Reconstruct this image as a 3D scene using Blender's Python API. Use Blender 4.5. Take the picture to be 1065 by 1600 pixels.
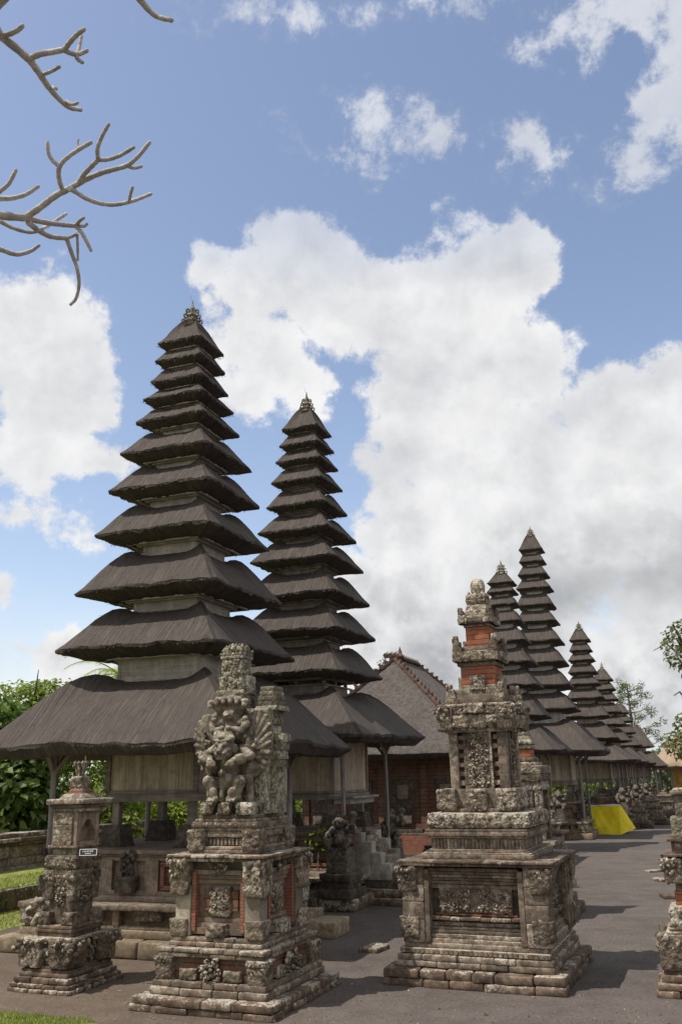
import bpy, bmesh, math, random
import numpy as np
from mathutils import Matrix, Vector

# ------------------------------------------------------------------ scene, camera, light
for o in list(bpy.data.objects):
    bpy.data.objects.remove(o, do_unlink=True)
SC = bpy.context.scene
COL = SC.collection
R = math.radians

CAM_H = 2.2
PITCH = math.atan(413.0 / 1380.0)
ROLL = R(-1.2)
cd = bpy.data.cameras.new("camera")
cd.sensor_fit = 'HORIZONTAL'
cd.sensor_width = 36.0
cd.lens = 36.0 * 1380.0 / 1065.0
cd.clip_start = 0.05
cd.clip_end = 2000
cam = bpy.data.objects.new("camera", cd)
COL.objects.link(cam)
r0 = Vector((1, 0, 0)); u0 = Vector((0, -math.sin(PITCH), math.cos(PITCH)))
fw = Vector((0, math.cos(PITCH), math.sin(PITCH)))
cr, sr = math.cos(ROLL), math.sin(ROLL)
xa = r0 * cr + u0 * sr
ya = u0 * cr - r0 * sr
m = Matrix((xa, ya, -fw)).transposed().to_4x4()
m.translation = (0, 0, CAM_H)
cam.matrix_world = m
SC.camera = cam

SUN_EL, SUN_AZ = R(61), R(249)          # azimuth measured from +Y clockwise
sdir = Vector((math.sin(SUN_AZ) * math.cos(SUN_EL), math.cos(SUN_AZ) * math.cos(SUN_EL), math.sin(SUN_EL)))
sl = bpy.data.lights.new("sun", 'SUN')
sl.energy = 2.5
sl.angle = R(0.5)
sl.color = (1.0, 0.95, 0.87)
so = bpy.data.objects.new("sun", sl)
so.rotation_euler = sdir.to_track_quat('Z', 'Y').to_euler()
so.location = (-20, -5, 40)
COL.objects.link(so)

SC.view_settings.view_transform = 'Standard'
SC.view_settings.look = 'None'
SC.view_settings.exposure = 0.93
SC.view_settings.gamma = 1.0
SC.cycles.max_bounces = 5
SC.cycles.diffuse_bounces = 3
SC.cycles.transparent_max_bounces = 6


class NT:
    """small helper for building node trees"""
    def __init__(s, tree):
        s.t = tree; s.n = tree.nodes; s.l = tree.links

    def new(s, typ, **kw):
        nd = s.n.new(typ)
        for k, v in kw.items():
            setattr(nd, k, v)
        return nd

    def put(s, sock, v):
        if v is None:
            return
        if hasattr(v, 'is_output') or isinstance(v, bpy.types.NodeSocket):
            s.l.new(v, sock)
        else:
            sock.default_value = v

    def math(s, op, a, b=None, c=None, clamp=False):
        nd = s.new('ShaderNodeMath', operation=op, use_clamp=clamp)
        s.put(nd.inputs[0], a); s.put(nd.inputs[1], b)
        if c is not None:
            s.put(nd.inputs[2], c)
        return nd.outputs[0]

    def vmath(s, op, a, b=None):
        nd = s.new('ShaderNodeVectorMath', operation=op)
        s.put(nd.inputs[0], a)
        if b is not None:
            s.put(nd.inputs[1], b)
        return nd.outputs['Value'] if op in ('LENGTH', 'DOT_PRODUCT') else nd.outputs[0]

    def mix(s, f, a, b, blend='MIX'):
        nd = s.new('ShaderNodeMix', data_type='RGBA', blend_type=blend)
        s.put(nd.inputs[0], f)
        for sock, v in ((nd.inputs[6], a), (nd.inputs[7], b)):
            if isinstance(v, tuple) and len(v) == 3:
                v = v + (1,)
            s.put(sock, v)
        return nd.outputs[2]

    def ramp(s, f, lo, hi, smooth=True):
        nd = s.new('ShaderNodeMapRange', interpolation_type='SMOOTHSTEP' if smooth else 'LINEAR')
        s.put(nd.inputs[0], f)
        nd.inputs[1].default_value = lo; nd.inputs[2].default_value = hi
        return nd.outputs[0]

    def noise(s, vec, scale, detail=4, rough=0.55, dist=0.0):
        nd = s.new('ShaderNodeTexNoise')
        s.put(nd.inputs['Vector'], vec)
        nd.inputs['Scale'].default_value = scale
        nd.inputs['Detail'].default_value = detail
        nd.inputs['Roughness'].default_value = rough
        nd.inputs['Distortion'].default_value = dist
        return nd.outputs[0]

    def voro(s, vec, scale, feature='F1'):
        nd = s.new('ShaderNodeTexVoronoi', feature=feature)
        s.put(nd.inputs['Vector'], vec)
        nd.inputs['Scale'].default_value = scale
        return nd.outputs[0]

    def mapping(s, vec, scale):
        nd = s.new('ShaderNodeMapping')
        s.put(nd.inputs[0], vec)
        nd.inputs['Scale'].default_value = scale
        return nd.outputs[0]


# ------------------------------------------------------------------ sky: Nishita + cumulus
W = bpy.data.worlds.new("World")
SC.world = W
W.use_nodes = True
W.node_tree.nodes.clear()
T = NT(W.node_tree)
sky = T.new('ShaderNodeTexSky', sky_type='NISHITA')
sky.sun_disc = False
sky.sun_elevation = SUN_EL
sky.sun_rotation = SUN_AZ
sky.altitude = 200
sky.air_density = 1.0
sky.dust_density = 1.2
tc = T.new('ShaderNodeTexCoord')
D = tc.outputs['Generated']
sep = T.new('ShaderNodeSeparateXYZ')
T.l.new(D, sep.inputs[0])
DEG = 180 / math.pi
az = T.math('MULTIPLY', T.math('ARCTAN2', sep.outputs[0], sep.outputs[1]), DEG)
el = T.math('MULTIPLY', T.math('ARCSINE', sep.outputs[2]), DEG)
cmb = T.new('ShaderNodeCombineXYZ')
T.l.new(az, cmb.inputs[0]); T.l.new(el, cmb.inputs[1])
# azimuth, elevation, half width, half height (degrees), weight
BLOBS = [
    (-21.0, 26.9, 5.0, 4.3, 1.00),
    (-19.1, 24.0, 3.7, 4.2, 1.00),
    (-20.0, 20.0, 5.3, 2.3, 0.90),
    (-16.3, 19.4, 2.3, 1.4, 0.70),
    (-5.8, 30.1, 4.2, 3.3, 1.00),
    (-2.1, 31.3, 5.2, 3.8, 1.00),
    (3.5, 30.0, 6.9, 3.9, 1.00),
    (9.9, 29.6, 6.6, 4.0, 1.00),
    (12.9, 32.0, 3.8, 2.8, 1.00),
    (14.9, 30.2, 2.6, 2.6, 1.00),
    (-4.9, 26.1, 3.9, 3.6, 0.90),
    (-2.9, 24.5, 3.2, 2.2, 0.70),
    (4.1, 23.6, 3.8, 2.8, 0.90),
    (19.9, 19.3, 5.6, 4.2, 1.00),
    (19.7, 14.6, 6.2, 4.7, 1.00),
    (7.7, 23.8, 5.6, 3.6, 1.00),
    (5.6, 26.3, 4.9, 2.8, 0.90),
    (11.7, 25.0, 5.5, 3.3, 1.00),
    (5.3, 20.6, 4.6, 3.5, 1.00),
    (10.9, 20.2, 7.0, 5.2, 1.00),
    (18.2, 21.5, 5.8, 3.7, 1.00),
    (18.9, 17.8, 5.6, 4.3, 1.00),
    (22.9, 18.1, 4.0, 4.5, 1.00),
    (22.5, 21.2, 4.4, 3.4, 1.00),
    (4.6, 16.5, 4.1, 3.7, 1.00),
    (13.3, 13.9, 9.6, 6.4, 1.00),
    (21.5, 13.2, 6.0, 6.5, 1.00),
    (4.4, 11.2, 5.0, 4.1, 1.00),
    (9.1, 6.1, 10.0, 5.6, 1.00),
    (18.9, 4.5, 7.6, 5.7, 1.00),
    (1.1, 12.5, 2.3, 2.5, 0.80),
    (2.2, 8.0, 3.7, 3.3, 0.90),
    (21.4, 43.5, 5.6, 2.7, 0.36),
    (23.4, 38.6, 3.9, 3.0, 0.36),
    (26.4, 41.3, 3.6, 3.3, 0.42),
    (1.9, 39.1, 2.5, 1.3, 0.15),
    (6.6, 39.2, 3.6, 1.1, 0.17),
    (15.5, 39.1, 2.7, 1.4, 0.17),
    (8.7, 34.9, 1.9, 1.5, 0.15),
    (11.5, 45.7, 3.7, 1.2, 0.20),
    (-4.0, 46.6, 4.7, 1.1, 0.16),
    (-17.1, 6.5, 5.0, 1.9, 0.55),
    (-21.2, 11.0, 1.3, 1.3, 0.40),
    (-21.2, 16.0, 4.7, 1.9, 0.35),
    (-9.1, 31.5, 1.8, 1.7, 0.60),
]
warp = T.new('ShaderNodeTexNoise')
T.l.new(D, warp.inputs['Vector'])
warp.inputs['Scale'].default_value = 9.0
warp.inputs['Detail'].default_value = 5.0
wv = T.vmath('SUBTRACT', warp.outputs['Color'], (0.5, 0.5, 0.5))
wv = T.vmath('MULTIPLY', wv, (6.5, 6.5, 0.0))
pos = T.vmath('ADD', cmb.outputs[0], wv)
field = None
for (a, e, sa, se, w) in BLOBS:
    d = T.vmath('SUBTRACT', pos, (a, e, 0.0))
    d = T.vmath('MULTIPLY', d, (1.0 / sa, 1.0 / se, 0.0))
    f = T.math('MULTIPLY_ADD', T.vmath('LENGTH', d), -w, w)
    field = f if field is None else T.math('SMOOTH_MAX', field, f, 0.12)
# unseen broken cloud, added beside, behind and above the view for fill light
nb = T.noise(D, 2.6, 8, 0.58, 0.2)
out = T.math('MAXIMUM', T.ramp(T.math('ABSOLUTE', az), 38.0, 62.0), T.ramp(el, 52.0, 64.0))
field = T.math('SMOOTH_MAX', field, T.math('ADD', T.math('MULTIPLY', T.math('SUBTRACT', nb, 0.36), 3.0), T.math('MULTIPLY_ADD', out, 3.0, -3.0)), 0.12)
n1 = T.noise(D, 13.0, 12, 0.64, 0.15)
n2 = T.noise(D, 42.0, 8, 0.66, 0.1)
edge = T.math('ADD', T.math('MULTIPLY', T.math('SUBTRACT', n1, 0.5), 1.75), T.math('MULTIPLY', T.math('SUBTRACT', n2, 0.5), 0.55))
dens = T.ramp(T.math('ADD', field, edge), -0.04, 0.26)
# a thin veil low down and around the clumps
veil = T.ramp(T.math('ADD', field, T.math('MULTIPLY', edge, 1.3)), -0.12, 0.55)
veil = T.math('MULTIPLY', veil, 0.34)
veil = T.math('MAXIMUM', veil, T.math('MULTIPLY', T.ramp(el, 13.0, 0.0), 0.75))
dens = T.math('MULTIPLY', dens, T.math('MULTIPLY_ADD', T.math('MAXIMUM', T.ramp(el, 35.0, 29.5), out), 0.36, 0.64))
dens = T.math('MAXIMUM', dens, veil)
thick = T.ramp(T.math('ADD', field, T.math('MULTIPLY', edge, 0.55)), 0.12, 0.75)
n3 = T.noise(D, 5.0, 5, 0.55, 0.3)
n4 = T.noise(D, 15.0, 7, 0.6, 0.15)
n1b = T.noise(T.vmath('ADD', D, (-0.016, 0.0, 0.022)), 13.0, 12, 0.64, 0.15)
n5 = T.noise(D, 7.0, 4, 0.5)
n5b = T.noise(T.vmath('ADD', D, (-0.03, 0.0, 0.045)), 7.0, 4, 0.5)
lit = T.math('ADD', T.math('MULTIPLY', T.math('SUBTRACT', n1, n1b), 1.3), T.math('MULTIPLY', T.math('SUBTRACT', n5, n5b), 2.2))
lit = T.ramp(lit, -0.42, 0.30, False)
low = T.ramp(el, 21.0, 5.0)
grey = T.math('MULTIPLY', thick, T.ramp(n4, 0.30, 0.68))
grey = T.math('MULTIPLY', grey, T.math('MULTIPLY_ADD', low, 0.75, 0.32))
band = T.math('MULTIPLY', T.ramp(T.math('ABSOLUTE', T.math('SUBTRACT', T.math('MULTIPLY_ADD', n3, 9.0, el), 15.0)), 3.4, 0.0), T.ramp(az, 3.0, 14.0))
grey = T.math('MAXIMUM', grey, T.math('MULTIPLY', band, 0.8), clamp=True)
ccol = T.mix(grey, T.mix(lit, (0.71, 0.72, 0.745), (0.90, 0.90, 0.905)), T.mix(lit, (0.36, 0.375, 0.39), (0.54, 0.55, 0.56)))
ccol = T.vmath('SCALE', ccol)
ccol.node.inputs['Scale'].default_value = 1.0
K = 4.5
ccol.node.inputs['Scale'].default_value = K
skyc = T.mix(1.0, sky.outputs[0], (1.0, 0.885, 0.815), 'MULTIPLY')
mixc = T.mix(dens, skyc, ccol)
bg = T.new('ShaderNodeBackground')
T.l.new(mixc, bg.inputs[0])
bg.inputs[1].default_value = 0.12
wo = T.new('ShaderNodeOutputWorld')
T.l.new(bg.outputs[0], wo.inputs[0])


# ------------------------------------------------------------------ materials
def newmat(name, rough=0.9, spec=0.25):
    m = bpy.data.materials.new(name)
    m.use_nodes = True
    t = NT(m.node_tree)
    b = m.node_tree.nodes['Principled BSDF']
    b.inputs['Roughness'].default_value = rough
    b.inputs['Specular IOR Level'].default_value = spec
    return m, t, b


def bump(t, b, h, strength=0.5, dist=0.02):
    nd = t.new('ShaderNodeBump')
    nd.inputs['Strength'].default_value = strength
    nd.inputs['Distance'].default_value = dist
    t.l.new(h, nd.inputs['Height'])
    t.l.new(nd.outputs[0], b.inputs['Normal'])


def wpos(t):
    return t.new('ShaderNodeNewGeometry').outputs['Position']


def stone(name, dark, mid, pale, lichen=0.5, red=0.0, scale=1.0, redcol=(0.25, 0.085, 0.045), bstr=0.6, moss=0.0, carve=0.0, vary=True):
    m, t, b = newmat(name)
    p = wpos(t)
    geo = t.new('ShaderNodeNewGeometry')
    big = t.noise(p, 2.6 * scale, 5, 0.6)
    med = t.noise(p, 14 * scale, 6, 0.62, 0.3)
    fin = t.noise(p, 52 * scale, 5, 0.7)
    vor = t.voro(p, 34 * scale)
    isl = geo.outputs['Random Per Island'] if vary else t.math('ADD', 0.5, 0.0)
    c = t.mix(t.ramp(med, 0.34, 0.66), dark, mid)
    c = t.mix(t.math('MULTIPLY', t.ramp(big, 0.38, 0.62), 0.55), c, tuple(x * 0.55 for x in dark))
    if red > 0:
        rn = t.noise(p, 5.5 * scale, 3, 0.5)
        c = t.mix(t.math('MULTIPLY', t.ramp(rn, 0.48, 0.62), red), c, redcol)
    c = t.mix(1.0, c, t.mix(isl, (0.72, 0.69, 0.67), (1.25, 1.23, 1.20)), 'MULTIPLY')
    # pale lichen: flakes that sit on the weathered upper faces and edges
    sx = t.new('ShaderNodeSeparateXYZ')
    t.l.new(geo.outputs['Normal'], sx.inputs[0])
    li = t.math('ADD', t.math('MULTIPLY', med, 0.45), t.math('MULTIPLY', fin, 0.55))
    li = t.math('ADD', li, t.math('MULTIPLY', sx.outputs[2], 0.055))
    li = t.math('ADD', li, t.math('MULTIPLY', t.math('SUBTRACT', big, 0.5), 0.25))
    li = t.math('ADD', li, t.math('MULTIPLY', t.math('SUBTRACT', isl, 0.5), 0.16))
    th = 0.66 - 0.18 * lichen
    c = t.mix(t.math('MULTIPLY', t.ramp(li, th, th + 0.10), 0.70), c, pale)
    gn = t.noise(p, 7 * scale, 4, 0.6)
    c = t.mix(t.math('MULTIPLY', t.ramp(gn, 0.52, 0.72), 0.35 + moss), c, (0.105, 0.112, 0.075))
    sp = t.ramp(vor, 0.10, 0.34)
    c = t.mix(t.math('MULTIPLY', t.math('SUBTRACT', 1.0, sp), 0.30), c, tuple(x * 0.4 for x in dark))
    t.l.new(c, b.inputs['Base Color'])
    h = t.math('ADD', t.math('MULTIPLY', fin, 0.6), t.math('MULTIPLY', med, 1.0))
    if carve:
        v1 = t.voro(p, 24.0, 'SMOOTH_F1'); v2 = t.voro(p, 52.0, 'SMOOTH_F1')
        h = t.math('SUBTRACT', h, t.math('ADD', t.math('MULTIPLY', v1, 2.0 * carve), t.math('MULTIPLY', v2, 1.1 * carve)))
    bump(t, b, h, bstr, 0.02)
    return m


M = {}
M['carved'] = stone('carved_stone', (0.105, 0.083, 0.063), (0.30, 0.247, 0.187), (0.54, 0.50, 0.41), 0.72, carve=0.7, bstr=0.7)
M['figure'] = stone('figure_stone', (0.12, 0.10, 0.078), (0.31, 0.268, 0.21), (0.54, 0.51, 0.43), 0.66, bstr=0.6, carve=0.22, vary=False)
M['carved_green'] = stone('mossy_carved_stone', (0.125, 0.11, 0.08), (0.31, 0.28, 0.21), (0.50, 0.48, 0.38), 0.66, moss=0.12, carve=0.6, bstr=0.8)
M['slab'] = stone('base_stone', (0.088, 0.064, 0.048), (0.225, 0.17, 0.125), (0.52, 0.475, 0.40), 0.56, 0.14, redcol=(0.18, 0.085, 0.055), scale=0.75)
M['trim'] = stone('weathered_trim', (0.12, 0.095, 0.074), (0.31, 0.258, 0.197), (0.48, 0.44, 0.36), 0.58, 0.14, redcol=(0.22, 0.105, 0.07))
M['plain'] = stone('plain_tuff', (0.23, 0.198, 0.158), (0.37, 0.325, 0.262), (0.45, 0.42, 0.35), 0.25, scale=0.7, bstr=0.3)
M['meru_stone'] = stone('platform_stone', (0.18, 0.143, 0.112), (0.31, 0.252, 0.20), (0.43, 0.37, 0.30), 0.22, 0.15, bstr=0.4)
M['tan'] = stone('yellowish_stone', (0.18, 0.14, 0.095), (0.34, 0.275, 0.19), (0.45, 0.41, 0.32), 0.3, bstr=0.4)
M['dark_stone'] = stone('dark_stone', (0.062, 0.051, 0.042), (0.15, 0.125, 0.104), (0.28, 0.255, 0.215), 0.30)
M['step'] = stone('pale_step_stone', (0.26, 0.24, 0.21), (0.42, 0.39, 0.35), (0.55, 0.53, 0.48), 0.35, scale=0.8, bstr=0.3)


def brick(name, c1, c2, grime=0.35, rows=16.0):
    m, t, b = newmat(name)
    p = wpos(t)
    n = t.noise(p, 9, 5, 0.6)
    f = t.noise(p, 60, 4, 0.6)
    c = t.mix(t.ramp(n, 0.35, 0.68), c1, c2)
    # thin courses: fine horizontal joints
    sx = t.new('ShaderNodeSeparateXYZ')
    t.l.new(p, sx.inputs[0])
    fr = t.math('FRACT', t.math('MULTIPLY', sx.outputs[2], rows))
    j = t.ramp(t.math('ABSOLUTE', t.math('SUBTRACT', fr, 0.5)), 0.38, 0.46)
    c = t.mix(t.math('MULTIPLY', j, 0.75), c, tuple(x * 0.35 for x in c1))
    g = t.noise(p, 4.2, 6, 0.65)
    c = t.mix(t.math('MULTIPLY', t.ramp(g, 0.5, 0.68), grime), c, (0.13, 0.115, 0.10))
    c = t.mix(t.math('MULTIPLY', t.ramp(f, 0.55, 0.75), 0.35), c, (0.42, 0.33, 0.26))
    t.l.new(c, b.inputs['Base Color'])
    h = t.math('SUBTRACT', t.math('MULTIPLY', f, 0.4), j)
    bump(t, b, h, 0.4, 0.01)
    return m


M['brick'] = brick('orange_brick', (0.25, 0.086, 0.046), (0.35, 0.13, 0.070))
M['brick_old'] = brick('sooty_brick', (0.115, 0.062, 0.043), (0.18, 0.088, 0.055), 1.0, 12)
M['red_frame'] = brick('painted_red_brick', (0.21, 0.083, 0.054), (0.29, 0.125, 0.082), 0.5, 30)
M['tile'] = brick('clay_ridge_tile', (0.095, 0.060, 0.047), (0.17, 0.098, 0.073), 1.0, 3)


def thatch(name, c1, c2, c3):
    m, t, b = newmat(name, 0.85, 0.2)
    uv = t.new('ShaderNodeUVMap').outputs[0]
    p = wpos(t)
    s1 = t.noise(t.mapping(uv, (70, 2.2, 1)), 1.0, 4, 0.6)
    s2 = t.noise(t.mapping(uv, (24, 0.9, 1)), 1.0, 3, 0.6)
    s3 = t.noise(t.mapping(uv, (160, 7.0, 1)), 1.0, 2, 0.6)
    bl = t.noise(p, 1.7, 5, 0.6)
    pa = t.noise(p, 5.0, 4, 0.6)
    c = t.mix(t.ramp(s1, 0.3, 0.7), c1, c2)
    k = t.math('MULTIPLY', t.ramp(s2, 0.45, 0.72), t.ramp(bl, 0.35, 0.65))
    c = t.mix(t.math('MULTIPLY', k, 0.55), c, c3)
    c = t.mix(t.math('MULTIPLY', t.ramp(pa, 0.55, 0.75), 0.4), c, tuple(x * 0.6 for x in c1))
    st = t.ramp(s3, 0.70, 0.80)
    c = t.mix(t.math('MULTIPLY', st, 0.35), c, tuple(x * 1.7 for x in c3))
    t.l.new(c, b.inputs['Base Color'])
    h = t.math('ADD', t.math('MULTIPLY', s1, 0.7), t.math('ADD', t.math('MULTIPLY', s2, 0.8), t.math('MULTIPLY', s3, 0.35)))
    bump(t, b, h, 0.9, 0.035)
    return m


M['thatch'] = thatch('black_palm_fibre_thatch', (0.054, 0.044, 0.038), (0.098, 0.082, 0.072), (0.175, 0.150, 0.133))
M['thatch_grey'] = thatch('weathered_grey_thatch', (0.090, 0.078, 0.074), (0.15, 0.132, 0.126), (0.20, 0.18, 0.17))
def matted(name, c1, c2, c3):
    m, t, b = newmat(name, 0.9, 0.2)
    p = wpos(t)
    n1 = t.noise(p, 11, 6, 0.7, 0.6); n2 = t.noise(p, 45, 4, 0.7); n3 = t.noise(p, 2.0, 4, 0.6)
    c = t.mix(t.ramp(n1, 0.32, 0.68), c1, c2)
    c = t.mix(t.math('MULTIPLY', t.ramp(n2, 0.5, 0.72), 0.6), c, c3)
    c = t.mix(t.math('MULTIPLY', t.ramp(n3, 0.45, 0.7), 0.4), c, c1)
    t.l.new(c, b.inputs['Base Color'])
    bump(t, b, t.math('ADD', n1, t.math('MULTIPLY', n2, 0.7)), 1.0, 0.05)
    return m


M['thatch_mat'] = matted('old_matted_thatch', (0.090, 0.077, 0.070), (0.17, 0.147, 0.134), (0.26, 0.23, 0.21))
M['thatch_tan'] = thatch('tan_grass_thatch', (0.27, 0.20, 0.13), (0.38, 0.29, 0.20), (0.46, 0.37, 0.27))


def wood(name, c1, c2, vertical=True, planks=0.0):
    m, t, b = newmat(name, 0.8, 0.3)
    tcn = t.new('ShaderNodeTexCoord')
    p = tcn.outputs['Object']
    sc = (26, 26, 1.3) if vertical else (2.2, 2.2, 34)
    g = t.noise(t.mapping(p, sc), 1.0, 5, 0.6)
    st = t.noise(t.mapping(p, (5, 5, 0.7)), 1.0, 4, 0.6)
    fi = t.noise(wpos(t), 9, 4, 0.6)
    c = t.mix(t.ramp(g, 0.3, 0.7), c1, c2)
    c = t.mix(t.math('MULTIPLY', t.ramp(st, 0.45, 0.7), 0.6), c, tuple(x * 1.5 for x in c2))
    c = t.mix(t.math('MULTIPLY', t.ramp(fi, 0.5, 0.7), 0.45), c, tuple(x * 0.6 for x in c1))
    t.l.new(c, b.inputs['Base Color'])
    bump(t, b, g, 0.5, 0.01)
    return m


M['wood'] = wood('grey_weathered_planks', (0.26, 0.215, 0.16), (0.43, 0.365, 0.28))
M['beam'] = wood('dark_timber_beam', (0.14, 0.118, 0.10), (0.24, 0.205, 0.175), False)
M['post'] = wood('silvered_timber_post', (0.15, 0.135, 0.125), (0.26, 0.235, 0.22))
M['pale'] = wood('pale_whitewashed_boards', (0.27, 0.245, 0.205), (0.40, 0.37, 0.32), False)
M['palegrey'] = wood('pale_grey_boards', (0.34, 0.31, 0.29), (0.46, 0.43, 0.41), False)
M['bark'] = wood('tree_bark', (0.085, 0.07, 0.055), (0.16, 0.14, 0.115))


def flat(name, col, rough=0.8, var=0.3, scale=6.0, spec=0.3):
    m, t, b = newmat(name, rough, spec)
    n = t.noise(wpos(t), scale, 5, 0.6)
    c = t.mix(t.ramp(n, 0.3, 0.7), tuple(x * (1 - var) for x in col), tuple(min(1, x * (1 + var)) for x in col))
    t.l.new(c, b.inputs['Base Color'])
    bump(t, b, n, 0.2, 0.02)
    return m


M['frangi'] = stone('frangipani_bark', (0.50, 0.49, 0.465), (0.72, 0.71, 0.68), (0.84, 0.83, 0.80), 0.5, scale=3.0)
M['sign'] = flat('black_sign_board', (0.03, 0.03, 0.035), 0.4, 0.1)
M['sign_white'] = flat('white_sign_paint', (0.72, 0.72, 0.70), 0.5, 0.05)
M['cloth_top'] = flat('blue_grey_sheet', (0.36, 0.40, 0.42), 0.6, 0.35, 14)
M['ochre'] = flat('ochre_curtain', (0.38, 0.23, 0.06), 0.8, 0.2)
M['terracotta'] = flat('terracotta', (0.36, 0.15, 0.08), 0.7, 0.2)


def leafmat(name, c1, c2, trans=0.35):
    m, t, b = newmat(name, 0.55, 0.35)
    p = wpos(t)
    oi = t.new('ShaderNodeNewGeometry').outputs['Random Per Island']
    n = t.noise(p, 1.2, 3, 0.5)
    f = t.math('ADD', t.math('MULTIPLY', oi, 0.6), t.math('MULTIPLY', n, 0.5))
    c = t.mix(t.ramp(f, 0.15, 0.9), c1, c2)
    t.l.new(c, b.inputs['Base Color'])
    tr = t.new('ShaderNodeBsdfTranslucent')
    t.l.new(t.mix(1.0, c, (1.0, 1.25, 0.5), 'MULTIPLY'), tr.inputs[0])
    mx = t.new('ShaderNodeMixShader')
    mx.inputs[0].default_value = trans
    t.l.new(b.outputs[0], mx.inputs[1]); t.l.new(tr.outputs[0], mx.inputs[2])
    out = [n_ for n_ in m.node_tree.nodes if n_.type == 'OUTPUT_MATERIAL'][0]
    t.l.new(mx.outputs[0], out.inputs[0])
    return m


def clothmat(name, col):
    m, t, b = newmat(name, 0.7, 0.3)
    n = t.noise(wpos(t), 5.0, 4, 0.6)
    c = t.mix(t.ramp(n, 0.3, 0.7), tuple(x * 0.93 for x in col), tuple(min(0.95, x * 1.06) for x in col))
    t.l.new(c, b.inputs['Base Color'])
    tr = t.new('ShaderNodeBsdfTranslucent')
    t.l.new(c, tr.inputs[0])
    mx = t.new('ShaderNodeMixShader')
    mx.inputs[0].default_value = 0.4
    t.l.new(b.outputs[0], mx.inputs[1]); t.l.new(tr.outputs[0], mx.inputs[2])
    out = [q for q in m.node_tree.nodes if q.type == 'OUTPUT_MATERIAL'][0]
    t.l.new(mx.outputs[0], out.inputs[0])
    return m


M['cloth'] = clothmat('yellow_cloth', (0.97, 0.76, 0.03))
M['leaf_dark'] = leafmat('deep_green_leaves', (0.05, 0.085, 0.02), (0.17, 0.225, 0.06), 0.4)
M['leaf_mid'] = leafmat('mid_green_leaves', (0.11, 0.155, 0.03), (0.31, 0.35, 0.10), 0.4)
M['leaf_lime'] = leafmat('yellow_green_leaves', (0.17, 0.23, 0.04), (0.40, 0.43, 0.11), 0.5)
M['leaf_olive'] = leafmat('olive_leaves', (0.085, 0.095, 0.042), (0.23, 0.225, 0.11), 0.4)
M['leaf_grey'] = leafmat('dusty_far_leaves', (0.10, 0.13, 0.075), (0.22, 0.25, 0.15))
M['grass'] = leafmat('lawn_blades', (0.13, 0.16, 0.035), (0.31, 0.34, 0.10), 0.3)


def groundmat():
    m, t, b = newmat('packed_grey_earth', 0.95, 0.15)
    p = wpos(t)
    big = t.noise(p, 0.35, 5, 0.6)
    med = t.noise(p, 2.2, 6, 0.65, 0.4)
    fin = t.noise(p, 26, 5, 0.7)
    gr = t.noise(p, 110, 3, 0.6)
    c = t.mix(t.ramp(med, 0.3, 0.7), (0.096, 0.080, 0.072), (0.140, 0.118, 0.106))
    c = t.mix(t.math('MULTIPLY', t.ramp(big, 0.4, 0.65), 0.5), c, (0.155, 0.135, 0.123))
    c = t.mix(t.math('MULTIPLY', t.ramp(fin, 0.42, 0.70), 0.75), c, (0.062, 0.052, 0.046))
    sxx = t.new('ShaderNodeSeparateXYZ')
    t.l.new(p, sxx.inputs[0])
    wx = t.math('ADD', sxx.outputs[0], t.math('MULTIPLY', t.noise(p, 0.8, 4, 0.6), 3.0))
    c = t.mix(t.ramp(wx, 2.6, -1.6), c, t.mix(1.0, c, (1.10, 1.0, 0.84), 'MULTIPLY'))
    pb = t.voro(p, 9.0)
    c = t.mix(t.math('MULTIPLY', t.ramp(gr, 0.66, 0.72), 0.6), c, (0.33, 0.31, 0.29))
    c = t.mix(t.ramp(pb, 0.055, 0.03), c, (0.40, 0.38, 0.35))
    t.l.new(c, b.inputs['Base Color'])
    h = t.math('ADD', t.math('MULTIPLY', fin, 0.6), t.math('ADD', t.math('MULTIPLY', gr, 0.4), t.math('MULTIPLY', med, 1.5)))
    bump(t, b, h, 0.7, 0.03)
    return m


def lawnmat():
    m, t, b = newmat('short_lawn', 0.9, 0.15)
    p = wpos(t)
    n = t.noise(p, 3.0, 6, 0.65)
    f = t.noise(p, 60, 4, 0.7)
    c = t.mix(t.ramp(n, 0.3, 0.7), (0.17, 0.19, 0.045), (0.30, 0.31, 0.095))
    c = t.mix(t.math('MULTIPLY', t.ramp(f, 0.45, 0.75), 0.6), c, (0.11, 0.13, 0.03))
    t.l.new(c, b.inputs['Base Color'])
    bump(t, b, f, 0.8, 0.03)
    return m


M['ground'] = groundmat()
M['lawn'] = lawnmat()

# ------------------------------------------------------------------ numpy noise
def _h(i, j, k, s):
    n = (i.astype(np.int64) * 374761393 + j.astype(np.int64) * 668265263 + k.astype(np.int64) * 2147483647 + s * 974634777) & 0xFFFFFFFF
    n = ((n ^ (n >> 13)) * 1274126177) & 0xFFFFFFFF
    n = ((n ^ (n >> 16)) * 2246822519) & 0xFFFFFFFF
    return ((n ^ (n >> 15)) & 0xFFFFFF) / float(0xFFFFFF)


def vnoise(P, s=0):
    I = np.floor(P).astype(np.int64); F = P - I
    F = F * F * (3 - 2 * F)
    out = 0
    for a in (0, 1):
        for b in (0, 1):
            for c in (0, 1):
                w = (F[:, 0] if a else 1 - F[:, 0]) * (F[:, 1] if b else 1 - F[:, 1]) * (F[:, 2] if c else 1 - F[:, 2])
                out = out + w * _h(I[:, 0] + a, I[:, 1] + b, I[:, 2] + c, s)
    return out


def fbm(P, s=0, o=3):
    out = 0; a = 0.5; f = 1.0
    for i in range(o):
        out = out + a * (vnoise(P * f, s + i) - 0.5) * 2
        a *= 0.5; f *= 2.1
    return out


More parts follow.
